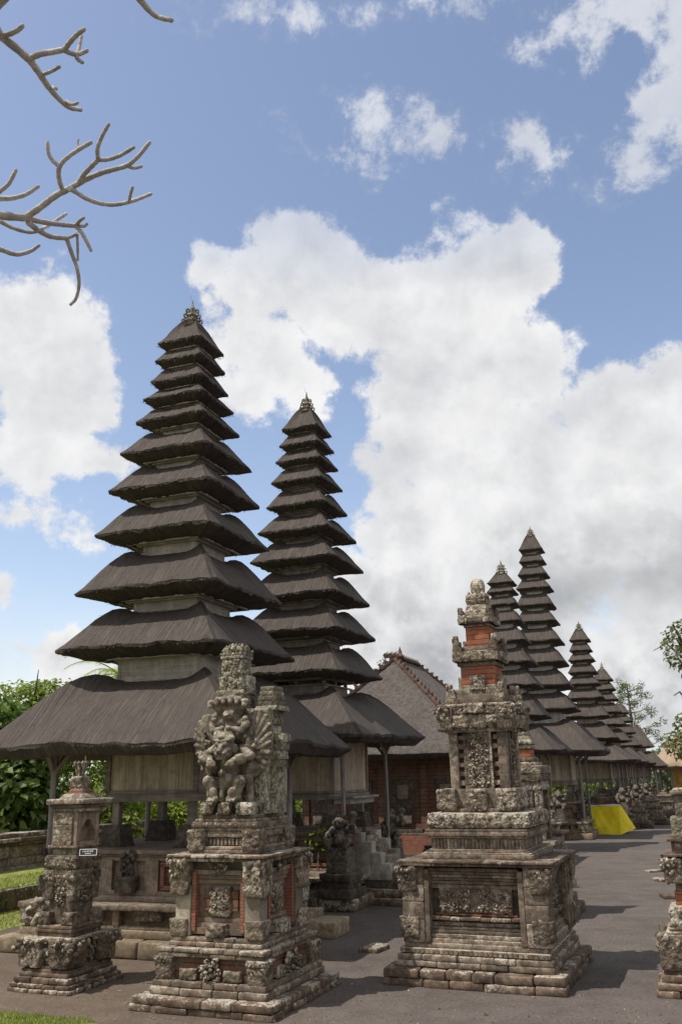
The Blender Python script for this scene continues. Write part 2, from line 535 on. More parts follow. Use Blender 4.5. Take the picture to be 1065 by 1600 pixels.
def dome(P, s=0):
    """pebble-like bumps, 0..1"""
    I = np.floor(P).astype(np.int64)
    best = np.full(len(P), 9.0)
    for a in (-1, 0, 1):
        for b in (-1, 0, 1):
            for c in (-1, 0, 1):
                C = I + np.array([a, b, c])
                q = np.stack([C[:, 0] + 0.15 + 0.7 * _h(C[:, 0], C[:, 1], C[:, 2], s + 11),
                              C[:, 1] + 0.15 + 0.7 * _h(C[:, 0], C[:, 1], C[:, 2], s + 23),
                              C[:, 2] + 0.15 + 0.7 * _h(C[:, 0], C[:, 1], C[:, 2], s + 37)], 1)
                best = np.minimum(best, ((P - q) ** 2).sum(1))
    return np.sqrt(np.clip(1 - best / 0.58, 0, 1))


def carvefn(P, cell, s):
    cell = cell * 0.82
    W_ = P + 0.35 * cell * np.stack([fbm(P / cell * 0.8, s + 1, 2), fbm(P / cell * 0.8, s + 5, 2), fbm(P / cell * 0.8, s + 9, 2)], 1)
    return 0.65 * dome(W_ / cell, s) + 0.35 * dome(W_ / (cell * 0.48), s + 3)


# ------------------------------------------------------------------ mesh builder
SEED = [1]


def sphere_tpl(sub):
    bm = bmesh.new()
    bmesh.ops.create_icosphere(bm, subdivisions=sub, radius=1.0)
    V = np.array([v.co[:] for v in bm.verts]); F = [tuple(v.index for v in f.verts) for f in bm.faces]
    bm.free()
    return V, F


SPH = {1: sphere_tpl(1), 2: sphere_tpl(2), 3: sphere_tpl(3)}


def rotz(a):
    c, s = math.cos(a), math.sin(a)
    return np.array([[c, -s, 0], [s, c, 0], [0, 0, 1.0]])


class MB:
    def __init__(s):
        s.V = []; s.F = []; s.MI = []; s.UV = []; s.n = 0; s.hasuv = False

    def add(s, V, F, mi=0, UV=None):
        V = np.asarray(V, float).reshape(-1, 3)
        s.V.append(V)
        o = s.n
        for f in F:
            s.F.append(tuple(i + o for i in f))
        s.MI += [mi] * len(F)
        if UV is None:
            UV = np.zeros((len(V), 2))
        else:
            s.hasuv = True
        s.UV.append(np.asarray(UV, float))
        s.n += len(V)
        return s

    def box(s, c, h, rz=0.0, top=1.0, mi=0, rot=None):
        """plain box: centre, half sizes, top scale"""
        q = np.array([[x, y, z] for z in (-1, 1) for y in (-1, 1) for x in (-1, 1)], float)
        k = np.where(q[:, 2:3] > 0, top, 1.0)
        P = q * np.array(h)
        P[:, :2] *= k
        if rot is not None:
            P = P @ np.array(rot).T
        if rz:
            P = P @ rotz(rz).T
        s.add(P + np.array(c), [(0, 2, 3, 1), (4, 5, 7, 6), (0, 1, 5, 4), (2, 6, 7, 3), (0, 4, 6, 2), (1, 3, 7, 5)], mi)
        return s

    def rblock(s, c, h, seg=0.05, r=0.012, rough=0.004, carve=0.0, cell=0.06, top=1.0, rz=0.0, mi=0, bulge=0.0, skipbot=True, rf=7.0, mask=None):
        """block with worn edges and optional relief carving"""
        c = np.array(c, float); h = np.array(h, float)
        r = min(r, 0.45 * h.min())
        SEED[0] += 7; sd = SEED[0]
        allP = []; allN = []; F = []; base = 0

        def lin(hh):
            n = max(1, int(round(2 * (hh - r) / seg)))
            return np.concatenate([[-hh], np.linspace(-hh + r, hh - r, n + 1), [hh]])
        for ax in range(3):
            for sg in (-1, 1):
                if skipbot and ax == 2 and sg < 0:
                    continue
                a, b = [(1, 2), (2, 0), (0, 1)][ax]
                A = lin(h[a]); B = lin(h[b])
                ga, gb = np.meshgrid(A, B, indexing='ij')
                P = np.zeros(ga.shape + (3,))
                P[..., a] = ga; P[..., b] = gb; P[..., ax] = sg * h[ax]
                na, nb = ga.shape
                P = P.reshape(-1, 3)
                for i in range(na - 1):
                    for j in range(nb - 1):
                        q = (base + i * nb + j, base + (i + 1) * nb + j, base + (i + 1) * nb + j + 1, base + i * nb + j + 1)
                        F.append(q if sg > 0 else q[::-1])
                base += na * nb
                allP.append(P)
        P = np.concatenate(allP)
        inner = np.clip(P, -(h - r), h - r)
        d = P - inner
        N = d / np.maximum(np.linalg.norm(d, axis=1, keepdims=True), 1e-9)
        P = inner + N * r
        t = (P[:, 2] + h[2]) / (2 * h[2])
        k = 1 + (top - 1) * t
        if bulge:
            k = k + bulge * np.sin(np.pi * np.clip(t, 0, 1)) / max(h[0], h[1])
        P[:, 0] *= k; P[:, 1] *= k
        Q = P + c + sd * 3.17
        disp = rough * fbm(Q * rf, sd % 91, 3)
        if carve:
            cv = carvefn(Q, cell, sd % 53)
            mk = 1.0 if mask is None else mask(P)
            side = np.where(np.abs(N[:, 2]) > 0.75, 0.35, 1.0)
            disp = disp + carve * (cv - 0.35) * side * mk
        P = P + N * disp[:, None]
        # weld
        key = np.round(P * 2e4).astype(np.int64)
        _, idx, inv = np.unique(key, axis=0, return_index=True, return_inverse=True)
        inv = inv.reshape(-1)
        F2 = []
        for f in F:
            g = tuple(int(inv[i]) for i in f)
            if len(set(g)) == 4:
                F2.append(g)
            else:
                g2 = tuple(dict.fromkeys(g))
                if len(g2) == 3:
                    F2.append(g2)
        P = P[idx]
        if rz:
            P = P @ rotz(rz).T
        s.add(P + c, F2, mi)
        return s

    def courses(s, hx, hy, z0, z1, n, depth=0.25, gap=0.006, seg=0.05, r=0.018, rough=0.008, rng=None, jit=0.012, c=(0, 0), mi=0):
        """a ring of separate stones"""
        rng = rng or random
        zc = (z0 + z1) / 2; hz = (z1 - z0) / 2
        for (ax, sg) in ((0, -1), (0, 1), (1, -1), (1, 1)):
            L = hx if ax == 0 else hy - depth
            cuts = [-L]
            for i in range(1, n):
                cuts.append(-L + 2 * L * (i + rng.uniform(-0.28, 0.28)) / n)
            cuts.append(L)
            for a, b in zip(cuts[:-1], cuts[1:]):
                mid = (a + b) / 2; hl = (b - a) / 2 - gap / 2
                j = rng.uniform(-jit, jit)
                dz = rng.uniform(-0.3, 0.1) * jit
                if ax == 0:
                    cc = (c[0] + mid, c[1] + sg * (hy - depth / 2 + j), zc + dz); hh = (hl, depth / 2, hz)
                else:
                    cc = (c[0] + sg * (hx - depth / 2 + j), c[1] + mid, zc + dz); hh = (depth / 2, hl, hz)
                s.rblock(cc, hh, seg, r * rng.uniform(0.7, 1.4), rough, mi=mi)
        s.box((c[0], c[1], zc - 0.004), (hx - depth + 0.02, hy - depth + 0.02, hz - 0.004), mi=mi)
        return s

    def lump(s, c, rad, rng=None, sub=1, mi=0, rot=None, noise=0.0):
        V, F = SPH[sub]
        P = V * np.array(rad)
        if noise:
            P = P * (1 + noise * fbm(V * 2.3 + np.array(c) * 7.7, 3, 2))[:, None]
        if rot is not None:
            P = P @ np.array(rot).T
        s.add(P + np.array(c), F, mi)
        return s

    def tube(s, pts, radii, n=8, mi=0, cap=True, uv=False):
        pts = [np.array(p, float) for p in pts]
        V = []; F = []
        up = np.array([0.3, 0.2, 1.0])
        for i, p in enumerate(pts):
            t = pts[min(i + 1, len(pts) - 1)] - pts[max(i - 1, 0)]
            t = t / (np.linalg.norm(t) + 1e-9)
            a = np.cross(t, up)
            if np.linalg.norm(a) < 1e-3:
                a = np.cross(t, [1, 0, 0])
            a /= np.linalg.norm(a); b = np.cross(t, a)
            for k in range(n):
                th = 2 * math.pi * k / n
                V.append(p + radii[i] * (math.cos(th) * a + math.sin(th) * b))
        for i in range(len(pts) - 1):
            for k in range(n):
                F.append((i * n + k, i * n + (k + 1) % n, (i + 1) * n + (k + 1) % n, (i + 1) * n + k))
        if cap:
            V.append(pts[0]); V.append(pts[-1])
            a, b = len(V) - 2, len(V) - 1
            L = (len(pts) - 1) * n
            for k in range(n):
                F.append((a, (k + 1) % n, k)); F.append((b, L + k, L + (k + 1) % n))
        s.add(V, F, mi)
        return s

    def lathe(s, prof, n=20, c=(0, 0, 0), mi=0, flute=0.0, nf=10):
        V = []; F = []
        for (r_, z) in prof:
            for k in range(n):
                th = 2 * math.pi * k / n
                rr = r_ * (1 + flute * abs(math.cos(th * nf / 2)))
                V.append((c[0] + rr * math.cos(th), c[1] + rr * math.sin(th), c[2] + z))
        for i in range(len(prof) - 1):
            for k in range(n):
                F.append((i * n + k, i * n + (k + 1) % n, (i + 1) * n + (k + 1) % n, (i + 1) * n + k))
        F.append(tuple(range(n))[::-1]); F.append(tuple((len(prof) - 1) * n + k for k in range(n)))
        s.add(V, F, mi)
        return s

    def build(s, name, mat, parent=None, smooth=True, angle=45):
        me = bpy.data.meshes.new(name)
        V = np.concatenate(s.V)
        me.from_pydata(V.tolist(), [], s.F)
        mats = mat if isinstance(mat, (list, tuple)) else [mat]
        for m_ in mats:
            me.materials.append(m_)
        if len(mats) > 1:
            me.polygons.foreach_set('material_index', s.MI)
        if s.hasuv:
            U = np.concatenate(s.UV)
            lay = me.uv_layers.new(name='UVMap')
            li = np.zeros(len(me.loops), dtype=np.int32)
            me.loops.foreach_get('vertex_index', li)
            lay.data.foreach_set('uv', U[li].astype(np.float32).ravel())
        if smooth:
            me.polygons.foreach_set('use_smooth', [True] * len(me.polygons))
            try:
                me.set_sharp_from_angle(angle=R(angle))
            except Exception:
                pass
        me.update()
        o = bpy.data.objects.new(name, me)
        COL.objects.link(o)
        if parent is not None:
            o.parent = parent
        return o


def tag(o, label=None, cat=None, group=None, kind=None):
    if label: o['label'] = label
    if cat: o['category'] = cat
    if group: o['group'] = group
    if kind: o['kind'] = kind
    return o


def thing(name, label, cat, loc=(0, 0, 0), th=0.0, group=None):
    o = bpy.data.objects.new(name, None)
    o.empty_display_size = 0.3
    COL.objects.link(o)
    o.location = loc
    o.rotation_euler = (0, 0, -th)
    return tag(o, label, cat, group)


def copy_tree(o, parent=None):
    c = o.copy(); COL.objects.link(c)
    c.parent = parent
    for ch in list(o.children):
        copy_tree(ch, c)
    return c


def boma(mb, c, w, h, d, rng, rz=0.0, flare=0.5, n=46, face=True, mi=0):
    """a cluster of carved leaf curls round a demon face; local +y is into the wall, front is -y"""
    Rm = rotz(rz)
    for i in range(n):
        u = rng.uniform(-1, 1); v = rng.uniform(0, 1)
        wv_ = w * (0.55 + 0.45 * v)
        out = d * (0.25 + flare * v) * rng.uniform(0.7, 1.15)
        rr = rng.uniform(0.055, 0.12) * min(w * 2, h) * 1.15
        p = np.array([u * wv_, -out + rr * 0.3, v * h])
        mb.lump(Rm @ p + np.array(c), (rr * rng.uniform(0.8, 1.3), rr * rng.uniform(0.7, 1.2), rr * rng.uniform(0.8, 1.5)), sub=1, mi=mi, rot=Rm, noise=0.25)
    if face:
        k = min(w, h * 0.6)
        for sx in (-1, 1):
            mb.lump(Rm @ np.array([sx * 0.36 * k, -d * 1.0, 0.58 * h]) + np.array(c), (0.17 * k, 0.15 * k, 0.15 * k), sub=2, mi=mi)
            mb.lump(Rm @ np.array([sx * 0.38 * k, -d * 1.0, 0.74 * h]) + np.array(c), (0.26 * k, 0.14 * k, 0.08 * k), sub=2, mi=mi)
            mb.lump(Rm @ np.array([sx * 0.42 * k, -d * 0.85, 0.32 * h]) + np.array(c), (0.22 * k, 0.16 * k, 0.17 * k), sub=2, mi=mi)
        mb.lump(Rm @ np.array([0, -d * 1.12, 0.45 * h]) + np.array(c), (0.17 * k, 0.2 * k, 0.15 * k), sub=2, mi=mi)
        mb.lump(Rm @ np.array([0, -d * 0.95, 0.20 * h]) + np.array(c), (0.34 * k, 0.15 * k, 0.10 * k), sub=2, mi=mi)


def corner_carve(mb, sx, sy, hx, hy, z0, z1, w, d, rng, flare=0.6, n=60, mi=0, drop=True):
    """leaf carving wrapped round the corner (sx*hx, sy*hy) of a block"""
    H = z1 - z0
    for i in range(n):
        v = rng.random() ** 0.8
        a = rng.uniform(-1, 1)
        lim = (0.35 + 0.65 * v) if drop else 1.0
        t = abs(a) * w * lim
        out = d * (0.12 + flare * v) * rng.uniform(0.6, 1.2)
        rr = rng.uniform(0.05, 0.105) * min(w * 1.6, H) * 1.1
        if a < 0:
            p = (sx * (hx + out * 0.9 - t), sy * (hy + out), z0 + v * H)
        else:
            p = (sx * (hx + out), sy * (hy + out * 0.9 - t), z0 + v * H)
        mb.lump(p, (rr * rng.uniform(0.8, 1.3), rr * rng.uniform(0.8, 1.3), rr * rng.uniform(0.8, 1.6)), sub=1, mi=mi, noise=0.25)
    mb.rblock((sx * (hx - w * 0.3), sy * (hy - w * 0.3), (z0 + z1) / 2), (w * 0.5, w * 0.5, H / 2), 0.04, 0.01, 0.004, carve=d * 0.4, cell=0.06, top=1.12, mi=mi)


def antefix(mb, sx, sy, x, y, z, h, w, rng, mi=0):
    """upright carved corner leaf"""
    for k in range(4):
        t = k / 3
        rr = w * (1 - 0.62 * t)
        mb.rblock((x + sx * 0.25 * w * t, y + sy * 0.25 * w * t, z + h * (t * 0.72 + 0.14)), (rr * 0.62, rr * 0.62, h * 0.16), 0.03, 0.01, 0.003, carve=0.018, cell=0.04, mi=mi, rz=0.0)
    mb.lump((x + sx * 0.45 * w, y + sy * 0.45 * w, z + h * 0.86), (w * 0.22, w * 0.22, h * 0.2), sub=1, mi=mi, noise=0.2)


def spiral(mb, c, r, rad, turns=1.6, sgn=1, rz=0.0, a0=0.0, mi=0, n=16, lift=0.012):
    """a carved scroll on a face whose outward normal is local -y"""
    Rm = rotz(rz)
    pts = []; rr = []
    for i in range(n):
        t = i / (n - 1)
        a = a0 + sgn * turns * 2 * math.pi * t
        q = r * (1 - 0.82 * t)
        pts.append(Rm @ np.array([q * math.cos(a), -lift * (0.4 + t), q * math.sin(a)]) + np.array(c))
        rr.append(rad * (1.0 - 0.35 * t))
    mb.tube(pts, rr, 6, mi)
    mb.lump(pts[-1], (rad * 1.3, rad * 1.3, rad * 1.3), sub=1, mi=mi)
    for k in range(5):
        a = a0 + sgn * (0.2 + k * 0.9)
        p = Rm @ np.array([r * 1.22 * math.cos(a), -lift * 0.6, r * 1.22 * math.sin(a)]) + np.array(c)
        mb.lump(p, (rad * 1.5, rad * 0.9, rad * 1.5), sub=1, mi=mi)


def beads(mb, c, hx, hy, z0, z1, r, rng, faces=((0, -1), (0, 1), (1, -1), (1, 1)), mi=0, jit=0.35, flat=0.6, rz=0.0, fill=0.93):
    """rows of small carved lumps over the side faces of a block"""
    Rm = rotz(rz)
    rows = max(1, int((z1 - z0) / (r * 1.55)))
    for (ax, sg) in faces:
        L = hx if ax == 0 else hy
        n = max(2, int(2 * L / (r * 1.6)))
        for j in range(rows):
            z = z0 + (j + 0.5) / rows * (z1 - z0)
            for i in range(n):
                if rng.random() > fill:
                    continue
                t = -L + 2 * L * (i + 0.5 + 0.5 * (j % 2) - 0.25) / n + rng.uniform(-jit, jit) * r
                o = r * rng.uniform(-0.15, 0.35)
                p = (t, sg * (hy + o), z + rng.uniform(-jit, jit) * r) if ax == 0 else (sg * (hx + o), t, z + rng.uniform(-jit, jit) * r)
                a = r * rng.uniform(0.6, 1.05)
                rad = (a, a * flat, a * rng.uniform(0.8, 1.3)) if ax == 0 else (a * flat, a, a * rng.uniform(0.8, 1.3))
                q = Rm @ np.array(p)
                mb.lump(q + np.array(c), rad, sub=1, mi=mi, noise=0.2)


# ------------------------------------------------------------------ ground and lawns (setting)
def sheet(name, pts, z, mat, kind='structure'):
    mb = MB()
    mb.add([(x, y, z) for x, y in pts], [tuple(range(len(pts)))])
    o = mb.build(name, mat, smooth=False)
    return tag(o, kind=kind)


sheet('ground', [(-300, -60), (400, -60), (400, 500), (-300, 500)], 0.0, M['ground'])
TH = R(20.5)
FR = np.array([math.cos(TH), -math.sin(TH)]); SD = np.array([math.sin(TH), math.cos(TH)])


def along(p, a, b):
    q = np.array(p) + FR * a + SD * b
    return (float(q[0]), float(q[1]))


LAWN_IN = (-5.43, 15.0)       # inner edge of the lower lawn, runs along SD
KERB = (-6.24, 17.14)
WALLP = (-7.57, 20.6)


def wavy(p, b0, b1, n, amp, rng):
    return [along(p, rng.uniform(-amp, amp), b0 + (b1 - b0) * i / n) for i in range(n + 1)]


rng = random.Random(5)
inner = wavy(LAWN_IN, -2.3, 9.0, 26, 0.05, rng)
kerbp = [along(KERB, 0.0, 9.0), along(KERB, 0.0, -9.0)]
sheet('lower_lawn', inner + kerbp, 0.004, M['lawn'])
up0 = [along(KERB, -0.1, -9.0), along(KERB, -0.1, 22.0), along(WALLP, -0.1, 24.0), along(WALLP, -0.1, -13.0)]
sheet('upper_lawn', up0, 0.35, M['lawn'])
sheet('field', [along(WALLP, -0.3, -40), along(WALLP, -0.3, 150), along(WALLP, -200, 150), along(WALLP, -200, -40)], 0.008, M['lawn'])
fl = [(-9.0, 11.6), (-6.0, 11.05), (-4.4, 10.32), (-3.51, 9.90), (-3.0, 9.66), (-2.6, 9.44), (-2.2, 9.28), (-1.7, 9.0), (-1.0, 8.4), (-0.7, 6.0), (-9.0, 6.0)]
sheet('front_lawn', fl, 0.004, M['lawn'])


def blades(name, polys, n, z, h, seed):
    rng = np.random.default_rng(seed)
    V = []; F = []
    for (p, a0, a1, b0, b1, cnt) in polys:
        A = rng.uniform(a0, a1, cnt); B = rng.uniform(b0, b1, cnt)
        X = p[0] + FR[0] * A + SD[0] * B; Y = p[1] + FR[1] * A + SD[1] * B
        yaw = rng.uniform(0, 6.283, cnt); hh = h * rng.uniform(0.5, 1.3, cnt); w = 0.006
        lx = rng.uniform(-0.5, 0.5, cnt) * hh; ly = rng.uniform(-0.5, 0.5, cnt) * hh
        for i in range(cnt):
            o = len(V)
            cx_, sx_ = math.cos(yaw[i]) * w, math.sin(yaw[i]) * w
            V += [(X[i] - cx_, Y[i] - sx_, z), (X[i] + cx_, Y[i] + sx_, z), (X[i] + lx[i], Y[i] + ly[i], z + hh[i])]
            F.append((o, o + 1, o + 2))
    o = MB().add(V, F).build(name, M['grass'], smooth=False)
    return tag(o, kind='stuff')


blades('grass', [(KERB, 0.02, 1.45, -7.0, 4.0, 9000)], 0, 0.004, 0.045, 3)
blades('grass', [(KERB, -1.5, -0.12, -3.0, 6.0, 8000)], 0, 0.35, 0.05, 4)
blades('grass', [((-3.51, 9.90), -1.2, 1.15, -1.1, -0.02, 9000)], 0, 0.004, 0.035, 8)

# terrace kerb and boundary wall
mb = MB()
rg = random.Random(3)
x = -9.0
while x < 21:
    L = rg.uniform(0.5, 0.9)
    p = along(KERB, 0.06, x + L / 2)
    mb.rblock((p[0], p[1], 0.185), (0.11, L / 2 - 0.004, 0.185), 0.14, 0.02, 0.012, rz=-TH)
    x += L
kb = tag(mb.build('terrace_kerb', M['slab']), 'low mossy stone kerb holding up the strip of lawn below the boundary wall', 'kerb')
mv = []; mf = []
rngn = np.random.default_rng(9)
for i in range(2600):
    b = rngn.uniform(-5, 8); a = rngn.uniform(-0.12, 0.185); z = 0.37 - max(0, a - 0.12) * 1.8 - rngn.uniform(0, 0.12) * (a > 0.1)
    p = along(KERB, a, b); s = rngn.uniform(0.02, 0.045); y = rngn.uniform(0, 6.28)
    o = len(mv)
    mv += [(p[0] - s * math.cos(y), p[1] - s * math.sin(y), z), (p[0] + s * math.cos(y), p[1] + s * math.sin(y), z + 0.01), (p[0] + s * math.sin(y), p[1] - s * math.cos(y), z + s * 1.4)]
    mf.append((o, o + 1, o + 2))
MB().add(mv, mf).build('creeper', M['leaf_mid'], kb, smooth=False)['kind'] = 'stuff'

wl = thing('boundary_wall', 'low grey stone boundary wall with stepped coping along the lawn', 'wall', (WALLP[0], WALLP[1], 0), TH)
mb = MB()
rg = random.Random(8)
y = -14.0
while y < 40:
    L = rg.uniform(0.7, 1.3)
    for z0, z1 in ((0.0, 0.42), (0.42, 0.6), (0.6, 0.86)):
        mb.rblock((-0.2 + rg.uniform(-0.012, 0.012), y + L / 2, (z0 + z1) / 2), (0.2, L / 2 - 0.003, (z1 - z0) / 2 - 0.002), 0.2, 0.014, 0.012)
    y += L
mb.build('wall', M['trim'], wl)
mb = MB()
y = -14.0
while y < 40:
    L = rg.uniform(1.0, 1.7)
    for hw, z0, z1 in ((0.25, 0.862, 0.93), (0.30, 0.93, 1.02), (0.22, 1.02, 1.12)):
        mb.rblock((-0.2, y + L / 2, (z0 + z1) / 2), (hw, L / 2 - 0.003, (z1 - z0) / 2 - 0.001), 0.25, 0.014, 0.008)
    y += L
mb.build('coping', M['slab'], wl)


# ------------------------------------------------------------------ thatched roofs
def perim(n, k=13.0):
    """unit rounded square: points, arc length, cornerness"""
    pts = []
    for side in range(4):
        for i in range(n):
            t = -1 + 2 * i / n
            t = math.copysign(abs(t) ** 0.8, t)      # denser near the corners
            p = [(t, -1), (1, t), (-t, 1), (-1, -t)][side]
            l = (abs(p[0]) ** k + abs(p[1]) ** k) ** (1 / k)
            pts.append((p[0] / l, p[1] / l, min(abs(p[0]), abs(p[1])), side))
    return pts


def thatch_roof(re, rt, zl, h, T, n=14, J=8, seed=0, fringe=0, under=None, asp=1.0, tip=0.055, convex=1.35, cutw=None, droop=0.012):
    rg = np.random.default_rng(seed)
    PP = perim(n)
    N = len(PP)
    mb = MB()
    rings = []
    # low-frequency waviness along the eave
    ph = rg.uniform(0, 6.28, 6)
    sc = max(re, 0.4)

    def wob(a):
        return 0.008 * sc * (math.sin(3 * a + ph[0]) + math.sin(7 * a + ph[1]) + 0.8 * math.sin(13 * a + ph[2]) + 0.6 * math.sin(29 * a + ph[3]))
    prof = []
    for j in range(J + 1):
        q = j / J
        prof.append(('top', q))
    prof += [('lip', 0.4), ('lip', 1.0), ('cut', 0.3), ('cut', 0.65), ('cut', 1.0), ('sof', 0.5), ('sof', 1.0)]
    V = []; UV = []
    slope = math.hypot(re - rt, h)
    cw = max(0.62 * T, 0.34 * re) if cutw is None else cutw
    for kind, q in prof:
        for i, (ux, uy, cn, side) in enumerate(PP):
            ang = math.atan2(uy, ux)
            w = wob(ang) + rg.normal() * 0.004
            c4 = cn ** 5
            if kind == 'top':
                rad = rt + (re - rt) * q
                z = h * (1 - q ** convex) + 0.26 * h * c4 * math.sin(math.pi * min(1, q * 1.0 + 0.16)) * (1 - q * 0.6)
                rad *= 1 + tip * c4 * q
                rad += 0.16 * rt * c4 * (1 - q) ** 2
                z += w * q * 1.0 + rg.normal() * 0.004
                z -= droop * sc * c4 * q ** 3
                v = q * slope
                # slight hollow along each hip line's flanks
                z -= 0.03 * h * math.sin(math.pi * q) * (1 - abs(2 * cn - 1)) * 0.6
            elif kind == 'lip':
                rad = (re + 0.012 * q) * (1 + tip * c4) - 0.02 * q + rg.normal() * 0.006
                z = -0.04 * q * T / 0.15 + w + rg.normal() * 0.010 - droop * sc * c4
                v = slope + 0.05 * q
            elif kind == 'cut':
                rad = (re - cw * q - 0.012) * (1 + tip * c4 * (1 - 0.3 * q))
                z = -0.04 * T / 0.15 - (T - 0.04 * T / 0.15) * q + w * (1 - 0.5 * q) + rg.normal() * (0.012 if q < 0.5 else 0.006) - droop * sc * c4
                v = slope + 0.05 + T * q
            else:
                rin = under if under is not None else rt * 0.9
                ro = re - cw
                rad = (ro + (rin - ro) * q)
                rad = rad * (1 + tip * c4 * (1 - q))
                z = -T + 0.10 * h * q - droop * sc * c4 * (1 - q)
                v = slope + 0.2 + (ro - rad)
            V.append((ux * rad, uy * rad * asp, zl + z))
            tan = {0: ux, 1: uy, 2: -ux, 3: -uy}[side]
            UV.append((side * 7.3 + tan * rad * 1.0, v))
    V = np.array(V); UV = np.array(UV)
    F = []
    # separate vertex rows per side would break smoothing; the uv seam falls on the hips
    for j in range(len(prof) - 1):
        for i in range(N):
            i2 = (i + 1) % N
            F.append((j * N + i, j * N + i2, (j + 1) * N + i2, (j + 1) * N + i))
    mb.add(V, F, 0, UV)
    if fringe:
        L = (J + 1) * N
        fv = []; ff = []; fu = []
        for i in range(N):
            a = V[L + i - N]; b = V[L + (i + 1) % N - N]
            dl = np.linalg.norm(b - a)
            for k in range(max(1, int(dl * fringe))):
                t = rg.random(); p = a + (b - a) * t + np.array([0, 0, -0.012 - 0.03 * rg.random()])
                out = np.array([p[0], p[1] / asp, 0]); out /= np.linalg.norm(out) + 1e-6
                ax = (b - a) / (dl + 1e-6)
                ln = rg.uniform(0.02, 0.05); w_ = rg.uniform(0.004, 0.011)
                e = p + out * ln * rg.uniform(0.2, 0.8) + np.array([0, 0, -ln * rg.uniform(0.2, 1.0)]) + ax * rg.normal() * 0.02
                o = len(fv)
                fv += [p - ax * w_ - out * 0.02, p + ax * w_ - out * 0.02, e]
                ff.append((o, o + 1, o + 2))
                uu = rg.uniform(0, 9)
                fu += [(uu, slope), (uu, slope), (uu, slope + 0.05)]
        # stray straws lying on the slopes
        for k in range(int(fringe * re * 5)):
            i = rg.integers(0, N); j = rg.integers(1, J)
            p = V[j * N + i]; d = V[(j + 1) * N + i] - p; d /= np.linalg.norm(d) + 1e-6
            i2 = (i + 1) % N
            s_ = V[j * N + i2] - p; s_ /= np.linalg.norm(s_) + 1e-6
            p = p + (V[j * N + i2] - p) * rg.random()
            ln = rg.uniform(0.05, 0.16)
            e = p + d * ln + s_ * rg.normal() * 0.05 + np.array([0, 0, 0.015])
            o = len(fv); w_ = 0.0035
            fv += [p - s_ * w_, p + s_ * w_, e + np.array([0, 0, 0.01])]
            ff.append((o, o + 1, o + 2))
            uu = rg.uniform(0, 9)
            fu += [(uu, 0), (uu, 0.1), (uu, 0.3)]
        mb.add(fv, ff, 0, fu)
    return mb


def frame_ring(mb, r, z, w, hgt, mi=0):
    for sx, sy in ((0, -1), (0, 1)):
        mb.box((0, sy * (r - w / 2), z), (r, w / 2, hgt / 2), mi=mi)
    for sx in (-1, 1):
        mb.box((sx * (r - w / 2), 0, z), (w / 2, r - w - 0.002, hgt / 2), mi=mi)


